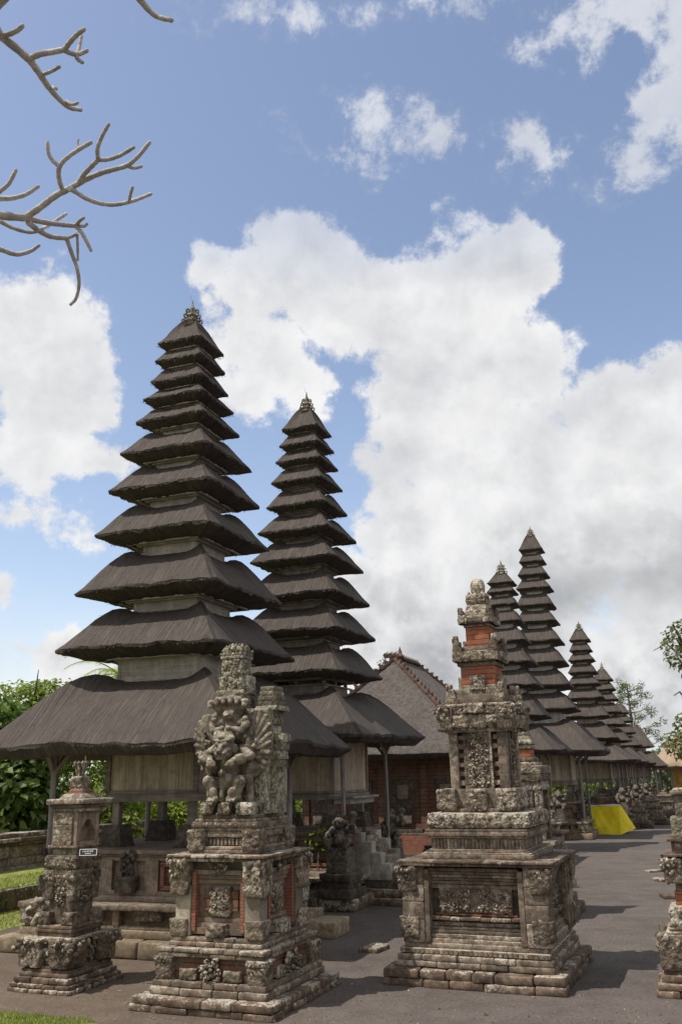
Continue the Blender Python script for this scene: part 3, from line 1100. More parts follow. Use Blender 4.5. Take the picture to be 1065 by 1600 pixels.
def meru(label, c, th, roofs, apex, base, k=1.0, detail=2, body='solid', bodymat='pale', group='thatched meru towers', seed=1, fin=0.4, box=(1.9, 2.75), boxr=0.75, thmat='thatch', topk=0.66):
    """roofs: (half width, lip height) from the top down"""
    rg = random.Random(seed)
    root = thing('meru_tower', label, 'meru tower', (c[0], c[1], 0), th, group)
    n = len(roofs)
    N = {2: 30, 1: 10, 0: 6}[detail]; J = {2: 8, 1: 6, 0: 5}[detail]
    bodyr = []
    for i, (r, z) in enumerate(roofs):
        if i == n - 1:
            bodyr.append(boxr)
        else:
            bodyr.append((0.505 if i == n - 2 else 0.455) * r)
    for i, (r, z) in enumerate(roofs):
        fr = MB()
        if i == 0:
            h = apex - z; rt = 0.05 * k
        else:
            gap = roofs[i - 1][1] - z
            h = gap * (0.66 if i == n - 1 else topk)
            rt = bodyr[i - 1] + 0.025
        T = 0.17 * k if i == n - 1 else (0.075 + 0.055 * min(1.1, r)) * k
        mbr = thatch_roof(r, rt, z, h, T, N, J, seed * 31 + i, fringe={2: 30, 1: 0, 0: 0}[detail], under=bodyr[i] * 0.98, cutw=(0.14 if i == n - 1 else None), convex=1.5 if i else 1.15)
        roof = mbr.build('roof', M[thmat], root, angle=38)
        # the storey under this roof
        if i < n - 1:
            zb = z - T * 0.2
            gap = z - roofs[i + 1][1]
            zt = roofs[i + 1][1] + gap * (0.66 if i + 1 == n - 1 else topk) - 0.05 * k
            b = bodyr[i]
            mbb = MB()
            if body == 'solid':
                mbb.box((0, 0, (zb + zt) / 2), (b, b, (zb - zt) / 2))
                if detail:
                    for sx in (-1, 1):
                        for sy in (-1, 1):
                            mbb.box((sx * (b - 0.02), sy * (b - 0.02), (zb + zt) / 2), (0.028, 0.028, (zb - zt) / 2 - 0.001))
                    frame_ring(mbb, b + 0.02, zt + 0.06 * k + 0.02, 0.03, 0.035)
            else:
                hh = zb - zt
                zs = zt + hh * 0.5
                frame_ring(mbb, b, (zt + zs) / 2, 0.05, zs - zt)
                frame_ring(mbb, b + 0.045, zs + 0.012, 0.09, 0.03)
                for sx in (-1, 1):
                    for sy in (-1, 1):
                        mbb.box((sx * (b - 0.03), sy * (b - 0.03), (zs + zb) / 2), (0.03, 0.03, (zb - zs) / 2))
                for sx in (-1, 1):
                    mbb.box((sx * 0.02, sx * (b - 0.02), (zs + zb) / 2), (0.025, 0.018, (zb - zs) / 2 - 0.002))
                    mbb.box((sx * (b - 0.02), sx * 0.02, (zs + zb) / 2), (0.018, 0.025, (zb - zs) / 2 - 0.002))
                mbb.box((0, 0, (zt + zb) / 2), (b * 0.55, b * 0.55, (zb - zt) / 2 - 0.004))
            mbb.build('storey', M[bodymat], root, smooth=False)
            if detail:
                rr = r * 0.66
                frame_ring(fr, rr, z - T - 0.005 * k + 0.02, 0.05 * k, 0.05 * k)
                frame_ring(fr, r * 0.54, z - T + 0.005, 0.04 * k, 0.045 * k)
                for sx in (-1, 1):
                    fr.box((sx * r * 0.28, 0, z - T + 0.035), (0.02 * k, r * 0.65, 0.02 * k))
                    fr.box((0, sx * r * 0.28, z - T + 0.05), (r * 0.65, 0.02 * k, 0.02 * k))
                fr.build('eave_frame', M['beam'] if bodymat != 'pale' else M['pale'], roof, smooth=False)
    # finial: terracotta crown with curls and a thin rod
    mbf = MB()
    a = apex - 0.10 * fin
    s = fin
    mbf.lathe([(0.30 * s, -0.06 * s), (0.34 * s, 0.03 * s), (0.22 * s, 0.10 * s), (0.27 * s, 0.20 * s), (0.18 * s, 0.32 * s), (0.21 * s, 0.42 * s), (0.12 * s, 0.55 * s), (0.14 * s, 0.66 * s), (0.05 * s, 0.85 * s), (0.01 * s, 1.08 * s)], 14, (0, 0, a))
    if detail:
        for q in range(6):
            t = q * math.pi / 3
            for zz, rr in ((0.12, 0.34), (0.36, 0.26), (0.58, 0.18)):
                pts = []
                for u in range(6):
                    al = -1.2 + u * 0.75
                    pts.append((math.cos(t) * (rr + 0.07 * math.cos(al)) * s, math.sin(t) * (rr + 0.07 * math.cos(al)) * s, a + (zz + 0.08 * math.sin(al)) * s))
                mbf.tube(pts, [0.035 * s] * 6, 5)
    fo = mbf.build('finial', M['carved_green'], root)
    if detail == 2:
        MB().tube([(0, 0, a + 0.95 * s), (-0.03, 0.0, a + 1.15 * s), (-0.06, 0, a + 1.35 * s)], [0.004, 0.003, 0.002], 5).build('rod', M['beam'], fo)
    # box chamber on short legs
    z0, z1 = box
    mbx = MB()
    npl = 5
    for (ax, sg) in ((0, -1), (0, 1), (1, -1), (1, 1)):
        cuts = [-boxr + 2 * boxr * i / npl for i in range(npl + 1)]
        for a_, b_ in zip(cuts[:-1], cuts[1:]):
            mid = (a_ + b_) / 2; hw = (b_ - a_) / 2 - 0.0025
            off = boxr - 0.03 + rg.uniform(-0.004, 0.004)
            cc = (mid, sg * off, (z0 + z1) / 2 + 0.08) if ax == 0 else (sg * off, mid, (z0 + z1) / 2 + 0.08)
            hs = (hw, 0.02, (z1 - z0) / 2 - 0.02) if ax == 0 else (0.02, hw, (z1 - z0) / 2 - 0.02)
            mbx.box(cc, hs)
    ch = mbx.build('chamber', M['wood'], root, smooth=False)
    mbt = MB()
    frame_ring(mbt, boxr + 0.035, z0 + 0.05 * k, 0.09 * k, 0.10 * k)
    frame_ring(mbt, boxr + 0.02, z0 + 0.135 * k, 0.06 * k, 0.05 * k)
    mbt.box((0, 0, z0 + 0.06), (boxr - 0.06, boxr - 0.06, 0.03))
    for sx in (-1, 1):
        for sy in (-1, 1):
            mbt.box((sx * (boxr - 0.015), sy * (boxr - 0.015), (z0 + z1) / 2 + 0.12), (0.035, 0.035, (z1 - z0) / 2))
    mbt.build('floor_beam', M['beam'], root, smooth=False)
    zp = base['top']
    for sx in (-1, 1):
        for sy in (-1, 1):
            mbl = MB()
            px, py = sx * (boxr - 0.12 * k), sy * (boxr - 0.12 * k)
            mbl.box((px, py, (zp + z0) / 2), (0.055 * k, 0.055 * k, (z0 - zp) / 2))
            lg = mbl.build('leg', M['beam'], root, smooth=False)
            MB().rblock((px, py, zp + 0.14 * k), (0.20 * k, 0.20 * k, 0.16 * k), 0.12, 0.02, 0.008, top=0.72).build('pier', M['dark_stone'], lg)
    # outer posts with forked brackets
    pr = base['post']
    ze = roofs[-1][1] - 0.10 * k
    for sx in (-1, 1):
        for sy in (-1, 1):
            x, y = sx * pr, sy * pr
            zf = base['postz']
            mbp = MB()
            bnd = rg.uniform(-0.02, 0.02)
            mbp.tube([(x, y, zf), (x + bnd, y + bnd * 0.5, (zf + ze) / 2), (x, y, ze)], [0.05 * k, 0.043 * k, 0.047 * k], 8)
            po = mbp.build('post', M['post'], root)
            mbk = MB()
            for dx, dy in ((-sx, 0), (0, -sy), (sx * 0.6, 0), (0, sy * 0.6)):
                mbk.tube([(x, y, ze - 0.30 * k), (x + dx * 0.14 * k, y + dy * 0.14 * k, ze - 0.13 * k), (x + dx * 0.30 * k, y + dy * 0.30 * k, ze + 0.02)], [0.036 * k, 0.034 * k, 0.032 * k], 6)
            mbk.build('bracket', M['beam'], po)
    mbe = MB()
    frame_ring(mbe, pr + 0.05 * k, ze + 0.03, 0.08 * k, 0.08 * k)
    for sx in (-0.5, 0, 0.5):
        mbe.box((sx * pr * 1.2, 0, ze + 0.06), (0.03 * k, pr - 0.04, 0.03 * k))
    mbe.build('eave_beam', M['beam'], root, smooth=False)
    # stone platform
    platform(root, base, k, detail, rg)
    return root


def platform(root, b, k, detail, rg):
    st, lg, pl = b['step'], b['ledge'], b['plat']
    zs, zl, zt = b['stepz'], b['ledgez'], b['top']
    seg = {2: 0.06, 1: 0.14, 0: 0.4}[detail]
    mb = MB()
    if detail:
        mb.courses(st, st, 0.0, zs, max(3, int(st * 3)), 0.3, seg=seg * 2, rng=rg, r=0.03, rough=0.012)
    else:
        mb.box((0, 0, zs / 2), (st, st, zs / 2))
    mb.build('step', M['tan'] if b.get('tan') else M['slab'], root)
    mb = MB()
    w = lg - 0.10
    mb.rblock((0, 0, zs + (zl - zs) * 0.12), (w + 0.06, w + 0.06, (zl - zs) * 0.12), seg * 3, 0.01, 0.004)
    mb.rblock((0, 0, zs + (zl - zs) * 0.30), (w + 0.02, w + 0.02, (zl - zs) * 0.06), seg * 3, 0.01, 0.004)
    mb.box((0, 0, (zs + zl) / 2), (w - 0.07, w - 0.07, (zl - zs) / 2 - 0.012))
    hz = (zl - zs) / 2 * 0.62
    zc = zs + (zl - zs) * 0.36 + hz * 0.98
    for (ax, sg) in ((0, -1), (0, 1), (1, -1), (1, 1)):
        for t in (-0.62, 0.0, 0.62):
            cc = (t * w, sg * (w - 0.02), zc) if ax == 0 else (sg * (w - 0.02), t * w, zc)
            hs = (0.05 * k, 0.06, hz) if ax == 0 else (0.06, 0.05 * k, hz)
            mb.rblock(cc, hs, 0.15, 0.01, 0.004)
    mb.build('ledge_wall', M['tan'] if b.get('tan') else M['trim'], root)
    if detail:
        for sx in (-1, 1):
            for sy in (-1, 1):
                mb = MB()
                mb.rblock((sx * (w - 0.08), sy * (w - 0.08), zc), (0.15 * k, 0.15 * k, hz), 0.05 if detail == 2 else 0.1, 0.02, 0.006, carve=0.04, cell=0.08)
                mb.build('ledge_corner_carving', M['carved'], root)
        for (ax, sg) in ((0, -1), (0, 1), (1, -1), (1, 1)):
            for t in (-0.31, 0.31):
                cc = (t * w, sg * (w - 0.06), zc) if ax == 0 else (sg * (w - 0.06), t * w, zc)
                hs = (0.2 * k, 0.05, hz * 0.5) if ax == 0 else (0.05, 0.2 * k, hz * 0.5)
                mb = MB()
                mb.rblock(cc, hs, 0.05 if detail == 2 else 0.1, 0.01, 0.005, carve=0.03, cell=0.06)
                mb.build('ledge_carving', M['carved'], root)
    mb = MB()
    mb.rblock((0, 0, zl - 0.035 * k), (lg, lg, 0.04 * k), seg * 3, 0.02, 0.006, skipbot=False)
    mb.build('ledge', M['trim'], root)
    # upper platform
    H = zt - zl
    mb = MB()
    mb.rblock((0, 0, zl + H * 0.06), (pl + 0.05, pl + 0.05, H * 0.06), seg * 3, 0.01, 0.004)
    mb.rblock((0, 0, zl + H * 0.16), (pl + 0.02, pl + 0.02, H * 0.05), seg * 3, 0.01, 0.004)
    mb.box((0, 0, zl + H * 0.5), (pl - 0.05, pl - 0.05, H * 0.498))
    mb.rblock((0, 0, zt - H * 0.175), (pl + 0.00, pl + 0.00, H * 0.045), seg * 3, 0.01, 0.004)
    mb.rblock((0, 0, zt - H * 0.11), (pl + 0.03, pl + 0.03, H * 0.02), seg * 3, 0.008, 0.004)
    mb.rblock((0, 0, zt - H * 0.045), (pl + 0.06, pl + 0.06, H * 0.045), seg * 3, 0.015, 0.006)
    zc = zl + H * 0.50; hz = H * 0.285
    faces = ((0, -1, 0.0), (0, 1, math.pi), (1, -1, -math.pi / 2), (1, 1, math.pi / 2))
    for (ax, sg, rz) in faces:
        for t in (-0.92, -0.30, 0.0, 0.30, 0.92):
            ww = 0.14 * k if abs(t) > 0.5 else 0.10 * k
            cc = (t * pl, sg * (pl - 0.03), zc) if ax == 0 else (sg * (pl - 0.03), t * pl, zc)
            hs = (ww, 0.05, hz * 1.08) if ax == 0 else (0.05, ww, hz * 1.08)
            mb.box(cc, hs)
        for t in (-0.61, 0.61):
            for dz in (-0.34, 0.0, 0.34):
                cc = (t * pl, sg * (pl - 0.05), zc + dz * hz) if ax == 0 else (sg * (pl - 0.05), t * pl, zc + dz * hz)
                hs = (0.2 * k, 0.012 + 0.008 * (dz < 0), hz * 0.14) if ax == 0 else (0.012 + 0.008 * (dz < 0), 0.2 * k, hz * 0.14)
                mb.box(cc, hs)
    mb.build('platform', M['meru_stone'], root, angle=30)
    for (ax, sg, rz) in faces:
        if detail == 0 and sg > 0 and ax == 0:
            continue
        for t in (-0.61, 0.61):
            mf_ = MB()
            fw_, fh_ = 0.235 * k, hz * 0.92
            Rm = rotz(rz)
            for (dx, dz, hx_, hz_) in ((0, 1, fw_, 0.025 * k), (0, -1, fw_, 0.025 * k), (1, 0, 0.028 * k, fh_ - 0.025 * k - 0.001), (-1, 0, 0.028 * k, fh_ - 0.025 * k - 0.001)):
                p = np.array([t * pl + dx * (fw_ - 0.028 * k), -(pl + 0.004), zc + dz * (fh_ - 0.025 * k)])
                mf_.box(Rm @ p, (hx_, 0.03, hz_), rz=rz)
            mf_.build('panel_frame', M['red_frame'], root, smooth=False)
    if detail:
        nn = 40 if detail == 2 else 18
        for (ax, sg, rz) in faces:
            for t in (-1.02, 0.0, 1.02):
                mb = MB()
                p = rotz(rz) @ np.array([t * pl, -(pl + 0.02), 0])
                boma(mb, (p[0], p[1], zl + H * 0.50), 0.15 * k, H * 0.50, 0.10 * k, rg, rz, 0.7, nn, face=detail == 2)
                q = rotz(rz) @ np.array([t * pl, -(pl + 0.01), 0])
                mb.rblock((q[0], q[1], zl + H * 0.33), (0.13 * k, 0.13 * k, H * 0.15), 0.05 if detail == 2 else 0.1, 0.01, 0.005, carve=0.035, cell=0.06)
                mb.build('platform_carving', M['dark_stone'], root)


BASE1 = dict(step=1.72, stepz=0.21, ledge=1.56, ledgez=0.62, plat=1.22, top=1.28, post=1.30, postz=0.61, tan=True)


def base_scaled(s, **kw):
    d = {q: (v * s if not isinstance(v, bool) else v) for q, v in BASE1.items()}
    d.update(kw)
    return d


f1 = 14.2 / 12.4
meru('tall eleven-tiered dark thatched tower, nearest and largest, on a stone platform with red framed panels', (-2.60, 14.2), R(20),
     [(0.428, 9.53), (0.451, 9.18), (0.496, 8.77), (0.576, 8.43), (0.65, 8.01), (0.811, 7.40), (0.922, 6.74), (1.048, 5.98), (1.217, 5.04), (1.382, 4.12), (2.10, 2.70)],
     10.02, BASE1, 1.0, 2, 'solid', 'pale', seed=3, fin=0.50)
meru('slender eleven-tiered thatched tower just behind the nearest one, with open slatted storeys', (-0.709, 18.0), R(22),
     [(0.415, 9.41), (0.453, 9.03), (0.512, 8.64), (0.583, 8.17), (0.656, 7.62), (0.792, 7.04), (0.897, 6.41), (0.98, 5.68), (1.06, 4.95), (1.16, 4.13), (1.82, 2.93)],
     9.93, base_scaled(0.84, top=1.25, ledgez=0.5, stepz=0.2, postz=0.5, post=1.15, plat=1.04, ledge=1.36, tan=False), 0.9, 2, 'open', 'beam', seed=4, fin=0.46, box=(1.8, 2.95), boxr=0.86)
MB_FAR = [
    ('nine-tiered grey thatched tower rising right behind the brick-red topped shrine', (5.15, 28.0), 20,
     [(0.42, 8.03), (0.44, 7.73), (0.47, 7.32), (0.56, 6.77), (0.70, 6.13), (0.83, 5.47), (0.95, 4.76), (1.08, 3.85), (1.58, 2.83)], 8.40, 1, 'palegrey', 0.45),
    ('eleven-tiered tower with pale storeys, highest of the far row', (7.3, 33.0), 20,
     [(0.44, 10.34), (0.46, 9.87), (0.54, 9.35), (0.63, 8.82), (0.66, 8.18), (0.74, 7.55), (0.83, 6.82), (0.91, 6.02), (1.01, 5.20), (1.16, 4.36), (2.0, 2.90)], 10.95, 1, 'palegrey', 0.4),
    ('nine-tiered thatched tower standing behind the yellow draped table', (10.15, 38.0), 20,
     [(0.42, 7.57), (0.45, 7.13), (0.53, 6.71), (0.58, 6.2), (0.66, 5.71), (0.76, 5.13), (0.90, 4.38), (1.15, 3.49), (1.86, 2.62)], 8.05, 1, 'wood', 0.4),
    ('seven-tiered thatched tower next down the far row', (12.25, 42.5), 20,
     [(0.46, 6.32), (0.54, 5.86), (0.60, 5.4), (0.70, 4.82), (0.83, 4.25), (0.98, 3.51), (1.60, 2.58)], 6.80, 0, 'wood', 0.4),
    ('five-tiered thatched tower, small and partly hidden near the end of the row', (14.1, 46.5), 20,
     [(0.46, 5.02), (0.56, 4.6), (0.66, 4.03), (0.90, 3.41), (1.45, 2.54)], 5.50, 0, 'wood', 0.4),
    ('lowest two-tiered thatched tower closing the far end of the row', (16.15, 51.0), 20,
     [(0.98, 3.45), (1.55, 2.42)], 4.55, 0, 'wood', 0.3),
]
for i, (lab, c, th, rf, ap, dt, bm_, fin) in enumerate(MB_FAR):
    s = rf[-1][0] / 2.1
    meru(lab, c, R(th), rf, ap, base_scaled(s * 0.84, post=1.30 * s * 0.92, top=1.2, ledgez=0.55, stepz=0.2, postz=0.55), max(0.75, s), dt, 'solid', bm_, seed=11 + i, fin=fin,
         box=(1.75, rf[-1][1] + 0.05), boxr=0.40 * rf[-1][0])


# ------------------------------------------------------------------ carved figures (one continuous surface each)
def rotmat(rx=0, ry=0, rz=0):
    return np.array((Matrix.Rotation(rz, 3, 'Z') @ Matrix.Rotation(ry, 3, 'Y') @ Matrix.Rotation(rx, 3, 'X')))


def figure(name, parts, mat, parent, voxel=0.014, rough=0.006, cell=0.05, carve=0.0, smooth=2):
    V0, F0 = SPH[2]
    mb = MB()
    for p in parts:
        if p[0] == 'c':
            a, b = np.array(p[1], float), np.array(p[2], float)
            ra, rb = p[3], p[4]
            d = b - a; L = np.linalg.norm(d) + 1e-9; d = d / L
            x = np.cross(d, [0.31, 0.57, 0.75]); x /= np.linalg.norm(x); y = np.cross(d, x)
            up = V0[:, 2] > 0
            P = np.where(up[:, None], b + rb * (V0 @ np.stack([x, y, d])), a + ra * (V0 @ np.stack([x, y, d])))
            mb.add(P, F0)
        else:
            P = V0 * np.array(p[2])
            if len(p) > 3:
                P = P @ p[3].T
            mb.add(P + np.array(p[1]), F0)
    tmp = mb.build(name + '_tmp', mat, None)
    md = tmp.modifiers.new('remesh', 'REMESH'); md.mode = 'VOXEL'; md.voxel_size = voxel; md.use_smooth_shade = True
    ms = tmp.modifiers.new('smooth', 'SMOOTH'); ms.factor = 0.5; ms.iterations = smooth
    bpy.context.view_layer.update()
    dg = bpy.context.evaluated_depsgraph_get()
    me = bpy.data.meshes.new_from_object(tmp.evaluated_get(dg))
    old = tmp.data
    bpy.data.objects.remove(tmp, do_unlink=True)
    bpy.data.meshes.remove(old)
    n = len(me.vertices)
    co = np.zeros(n * 3); me.vertices.foreach_get('co', co); co = co.reshape(-1, 3)
    no = np.zeros(n * 3); me.vertices.foreach_get('normal', no); no = no.reshape(-1, 3)
    d = rough * fbm(co * 16, 5, 3)
    if carve:
        d = d + carve * (carvefn(co + 5.3, cell, 4) - 0.4)
    co = co + no * d[:, None]
    me.vertices.foreach_set('co', co.ravel())
    me.polygons.foreach_set('use_smooth', [True] * len(me.polygons))
    me.materials.clear(); me.materials.append(mat)
    me.name = name
    o = bpy.data.objects.new(name, me)
    COL.objects.link(o)
    o.parent = parent
    return o


rg = random.Random(21)
# ------------------------------------------------------------------ shrine with the winged statue (near, left of centre)
B = thing('carved_shrine', 'squat stone shrine with orange-framed niches carrying a carved winged guardian statue', 'shrine', (-1.165, 10.346, 0), R(21.7), 'carved stone shrines')
mb = MB()
mb.courses(0.80, 0.866, 0.0, 0.062, 5, 0.26, seg=0.07, r=0.022, rough=0.014, rng=rg, jit=0.02)
mb.courses(0.79, 0.856, 0.064, 0.135, 4, 0.26, seg=0.07, r=0.018, rough=0.012, rng=rg, jit=0.014)
mb.build('foundation', M['slab'], B)
mb = MB()
mb.courses(0.665, 0.72, 0.137, 0.205, 4, 0.2, seg=0.06, r=0.014, rough=0.008, rng=rg, jit=0.008)
mb.courses(0.645, 0.70, 0.207, 0.262, 5, 0.2, seg=0.06, r=0.014, rough=0.008, rng=rg, jit=0.006)
mb.courses(0.60, 0.65, 0.475, 0.515, 4, 0.2, seg=0.06, r=0.014, rough=0.007, rng=rg, jit=0.006)
mb.courses(0.615, 0.665, 0.517, 0.562, 5, 0.2, seg=0.06, r=0.018, rough=0.009, rng=rg, jit=0.008)
mb.courses(0.535, 0.575, 0.564, 0.606, 4, 0.2, seg=0.06, r=0.01, rough=0.006, rng=rg, jit=0.005)
mb.courses(0.520, 0.555, 0.608, 0.648, 4, 0.2, seg=0.06, r=0.01, rough=0.006, rng=rg, jit=0.005)
mb.build('plinth', M['trim'], B)
mb = MB()
mb.rblock((0, 0, 0.37), (0.55, 0.60, 0.108), 0.08, 0.01, 0.005)
mb.build('plinth_core', M['brick_old'], B)
for sx in (-1, 1):
    for sy in (-1, 1):
        mb = MB(); corner_carve(mb, sx, sy, 0.58, 0.63, 0.265, 0.47, 0.17, 0.10, rg, 0.5, 60, drop=False)
        mb.rblock((sx * 0.53, sy * 0.58, 0.45), (0.115, 0.115, 0.03), 0.04, 0.02, 0.008)
        mb.build('corner_carving', M['carved'], B)
for (x, y, rz) in ((0, -0.60, 0), (0.55, 0, math.pi / 2), (-0.55, 0, -math.pi / 2), (0, 0.60, math.pi)):
    mb = MB(); boma(mb, (x, y, 0.265), 0.17, 0.205, 0.11, rg, rz, 0.4, 50)
    mb.build('demon_face', M['carved'], B)
    for t in (-0.25, 0.25):
        q = rotz(rz) @ np.array([t, -0.005, 0])
        mb = MB(); mb.rblock((x + q[0], y + q[1], 0.32), (0.09, 0.045, 0.045) if abs(y) > 0.3 else (0.045, 0.09, 0.045), 0.02, 0.008, 0.003, carve=0.025, cell=0.035)
        mb.build('relief_carving', M['carved'], B)
# recessed body with four pilasters
mb = MB()
mb.rblock((0, 0, 1.02), (0.39, 0.42, 0.37), 0.1, 0.008, 0.004)
for rz, hh in ((0, 0.42), (math.pi, 0.42), (math.pi / 2, 0.39), (-math.pi / 2, 0.39)):
    for z, hz_, out, wd in ((0.70, 0.03, 0.075, 0.30), (0.755, 0.022, 0.05, 0.29), (0.80, 0.018, 0.03, 0.28), (1.17, 0.02, 0.03, 0.28), (1.215, 0.02, 0.05, 0.29), (1.262, 0.022, 0.07, 0.30)):
        p = rotz(rz) @ np.array([0, -hh - out / 2 + 0.002, z])
        mb.box(p, (wd, out / 2, hz_), rz=rz)
mb.build('niche_wall', M['meru_stone'], B, smooth=False)
for rz, hh in ((0, 0.42), (math.pi, 0.42), (math.pi / 2, 0.39), (-math.pi / 2, 0.39)):
    for s in (-1, 1):
        mb = MB()
        p = rotz(rz) @ np.array([s * 0.285, -hh - 0.042, 0.985]); mb.box(p, (0.022, 0.05, 0.29), rz=rz)
        mb.build('brick_jamb', M['red_frame'], B, smooth=False)
        mb = MB()
        p = rotz(rz) @ np.array([s * 0.155, -hh - 0.008, 0.99]); mb.box(p, (0.045, 0.02, 0.10), rz=rz)
        mb.build('brick_panel', M['brick_old'], B, smooth=False)
    p = rotz(rz) @ np.array([0, -hh - 0.012, 0.985])
    mb = MB(); mb.rblock(p, (0.11, 0.03, 0.13), 0.02, 0.01, 0.004, carve=0.05, cell=0.06, rz=rz)
    for s_ in (-1, 1):
        for z_ in (0.93, 1.04):
            q = rotz(rz) @ np.array([s_ * 0.055, -hh - 0.045, z_])
            spiral(mb, q, 0.042, 0.013, 1.3, s_, rz, 0.5)
    mb.build('relief_panel', M['carved'], B)
for sx in (-1, 1):
    for sy in (-1, 1):
        mb = MB(); mb.rblock((sx * 0.405, sy * 0.437, 1.0), (0.088, 0.088, 0.35), 0.1, 0.008, 0.003)
        pi_ = mb.build('pilaster', M['plain'], B)
        mb = MB(); corner_carve(mb, sx, sy, 0.495, 0.527, 1.05, 1.385, 0.2, 0.085, rg, 0.7, 85)
        mb.build('pilaster_carving', M['carved'], pi_)
        mb = MB(); corner_carve(mb, sx, sy, 0.49, 0.52, 0.65, 0.81, 0.17, 0.07, rg, 0.25, 60, drop=False)
        mb.build('pilaster_foot', M['carved'], pi_)
for (x, y, rz) in ((0, -0.49, 0), (0.455, 0, math.pi / 2), (-0.455, 0, -math.pi / 2)):
    mb = MB(); boma(mb, (x, y, 1.24), 0.12, 0.15, 0.07, rg, rz, 0.7, 34, face=False)
    mb.build('hanging_leaf_carving', M['carved'], B)
    mb = MB(); mb.rblock((x, y, 0.71), (0.10, 0.075, 0.055) if abs(y) > 0.3 else (0.075, 0.10, 0.055), 0.02, 0.01, 0.004, carve=0.035, cell=0.045)
    mb.build('sill_carving', M['carved'], B)
mb = MB()
mb.courses(0.555, 0.59, 1.372, 1.408, 3, 0.3, seg=0.06, r=0.012, rough=0.008, rng=rg, jit=0.006)
mb.courses(0.575, 0.61, 1.410, 1.440, 3, 0.3, seg=0.06, r=0.012, rough=0.010, rng=rg, jit=0.008)
mb.build('table_slab', M['slab'], B)
# upper neck
mb = MB()
for hx_, z0, z1, cv in ((0.41, 1.441, 1.475, 0), (0.395, 1.476, 1.51, 0), (0.335, 1.511, 1.60, 0.0), (0.37, 1.601, 1.665, 0.008), (0.385, 1.666, 1.70, 0.0), (0.395, 1.701, 1.755, 0.012), (0.37, 1.756, 1.785, 0), (0.345, 1.786, 1.828, 0)):
    mb.rblock((0, 0.01, (z0 + z1) / 2), (hx_, hx_ * 1.06, (z1 - z0) / 2), 0.03 if cv else 0.06, 0.008, 0.005, carve=cv, cell=0.035)
for i in range(13):
    mb.box((-0.27 + i * 0.045, -0.357, 1.555), (0.012, 0.012, 0.03))
beads(mb, (0, 0.01, 0), 0.395, 0.418, 1.70, 1.755, 0.018, rg)
mb.build('neck_moulding', M['trim'], B)
for sx in (-1, 1):
    for sy in (-1, 1):
        mb = MB(); mb.rblock((sx * 0.33, 0.01 + sy * 0.36, 1.57), (0.085, 0.085, 0.10), 0.025, 0.015, 0.005, carve=0.045, cell=0.05, top=1.05)
        beads(mb, (sx * 0.33, 0.01 + sy * 0.36, 0), 0.085, 0.085, 1.48, 1.66, 0.024, rg)
        mb.build('neck_carving', M['carved'], B)


def g(cx, cy, y):
    return ((cx - 735) * 0.00182 - 0.012, y, 1.83 + (1210 - cy) * 0.001527)


mb = MB()
mb.rblock((0.10, 0.02, 2.30), (0.29, 0.17, 0.475), 0.05, 0.015, 0.006, carve=0.012, cell=0.05)
mb.rblock((0.385, 0.06, 2.18), (0.07, 0.15, 0.35), 0.06, 0.008, 0.004)
mb.rblock((0.10, 0.02, 2.86), (0.30, 0.20, 0.085), 0.03, 0.015, 0.006, carve=0.02, cell=0.045)
for i in range(5):
    mb.rblock((0.335 - 0.004 * i, 0.08, 2.95 + i * 0.055), (0.135 - 0.010 * (i % 2) - 0.012 * i, 0.16 - 0.01 * i, 0.027), 0.03, 0.008, 0.004, carve=0.008, cell=0.035)
for i in range(4):
    mb.rblock((0.46, 0.0, 2.35 + i * 0.09), (0.05 + 0.012 * i, 0.09, 0.042), 0.03, 0.01, 0.005, carve=0.02, cell=0.04)
beads(mb, (0.10, 0.02, 0), 0.30, 0.20, 2.79, 2.93, 0.024, rg)
mb.build('backing_stele', M['carved_green'], B)
mb = MB()
XC = -0.06
mb.rblock((XC - 0.01, -0.06, 3.04), (0.17, 0.15, 0.12), 0.03, 0.012, 0.005, carve=0.02, cell=0.045)
mb.rblock((XC, -0.06, 3.33), (0.14, 0.125, 0.19), 0.018, 0.012, 0.004, carve=0.02, cell=0.05, top=0.9)
for q_ in range(3):
    for s_ in (-1, 1):
        spiral(mb, (XC + s_ * 0.058, -0.188 + q_ * 0.004, 3.22 + q_ * 0.115), 0.042, 0.013, 1.3, s_, 0.0, 0.4 * q_)
        spiral(mb, (XC + 0.137 - q_ * 0.005, -0.06 + s_ * 0.05, 3.22 + q_ * 0.115), 0.04, 0.013, 1.3, s_, math.pi / 2, 0.4 * q_)
mb.rblock((XC, -0.06, 3.535), (0.145, 0.13, 0.018), 0.03, 0.008, 0.004)
mb.rblock((XC, -0.06, 3.60), (0.135, 0.12, 0.055), 0.02, 0.02, 0.004, carve=0.03, cell=0.05, top=0.85)
mb.lump((XC, -0.06, 3.66), (0.09, 0.09, 0.03), sub=2, noise=0.2)
for sx in (-1, 1):
    mb.rblock((XC + sx * 0.15, -0.04, 3.22), (0.035, 0.09, 0.10), 0.025, 0.01, 0.004, carve=0.02, cell=0.04)
mb.lump((XC, -0.19, 3.27), (0.03, 0.03, 0.04), sub=2); mb.lump((XC, -0.19, 3.36), (0.018, 0.02, 0.06), sub=2)
for q_ in range(10):
    t_ = q_ * math.pi / 5
    mb.lump((XC + 0.125 * math.cos(t_), -0.06 + 0.11 * math.sin(t_), 3.645), (0.026, 0.026, 0.045), sub=1, noise=0.2)
    mb.lump((XC + 0.07 * math.cos(t_), -0.06 + 0.06 * math.sin(t_), 3.675), (0.022, 0.022, 0.035), sub=1, noise=0.2)
beads(mb, (XC, -0.06, 0), 0.138, 0.123, 3.555, 3.63, 0.02, rg)
beads(mb, (XC - 0.01, -0.06, 0), 0.172, 0.152, 2.95, 3.14, 0.024, rg)
mb.build('crown_pillar', M['carved_green'], B)
P_ = []
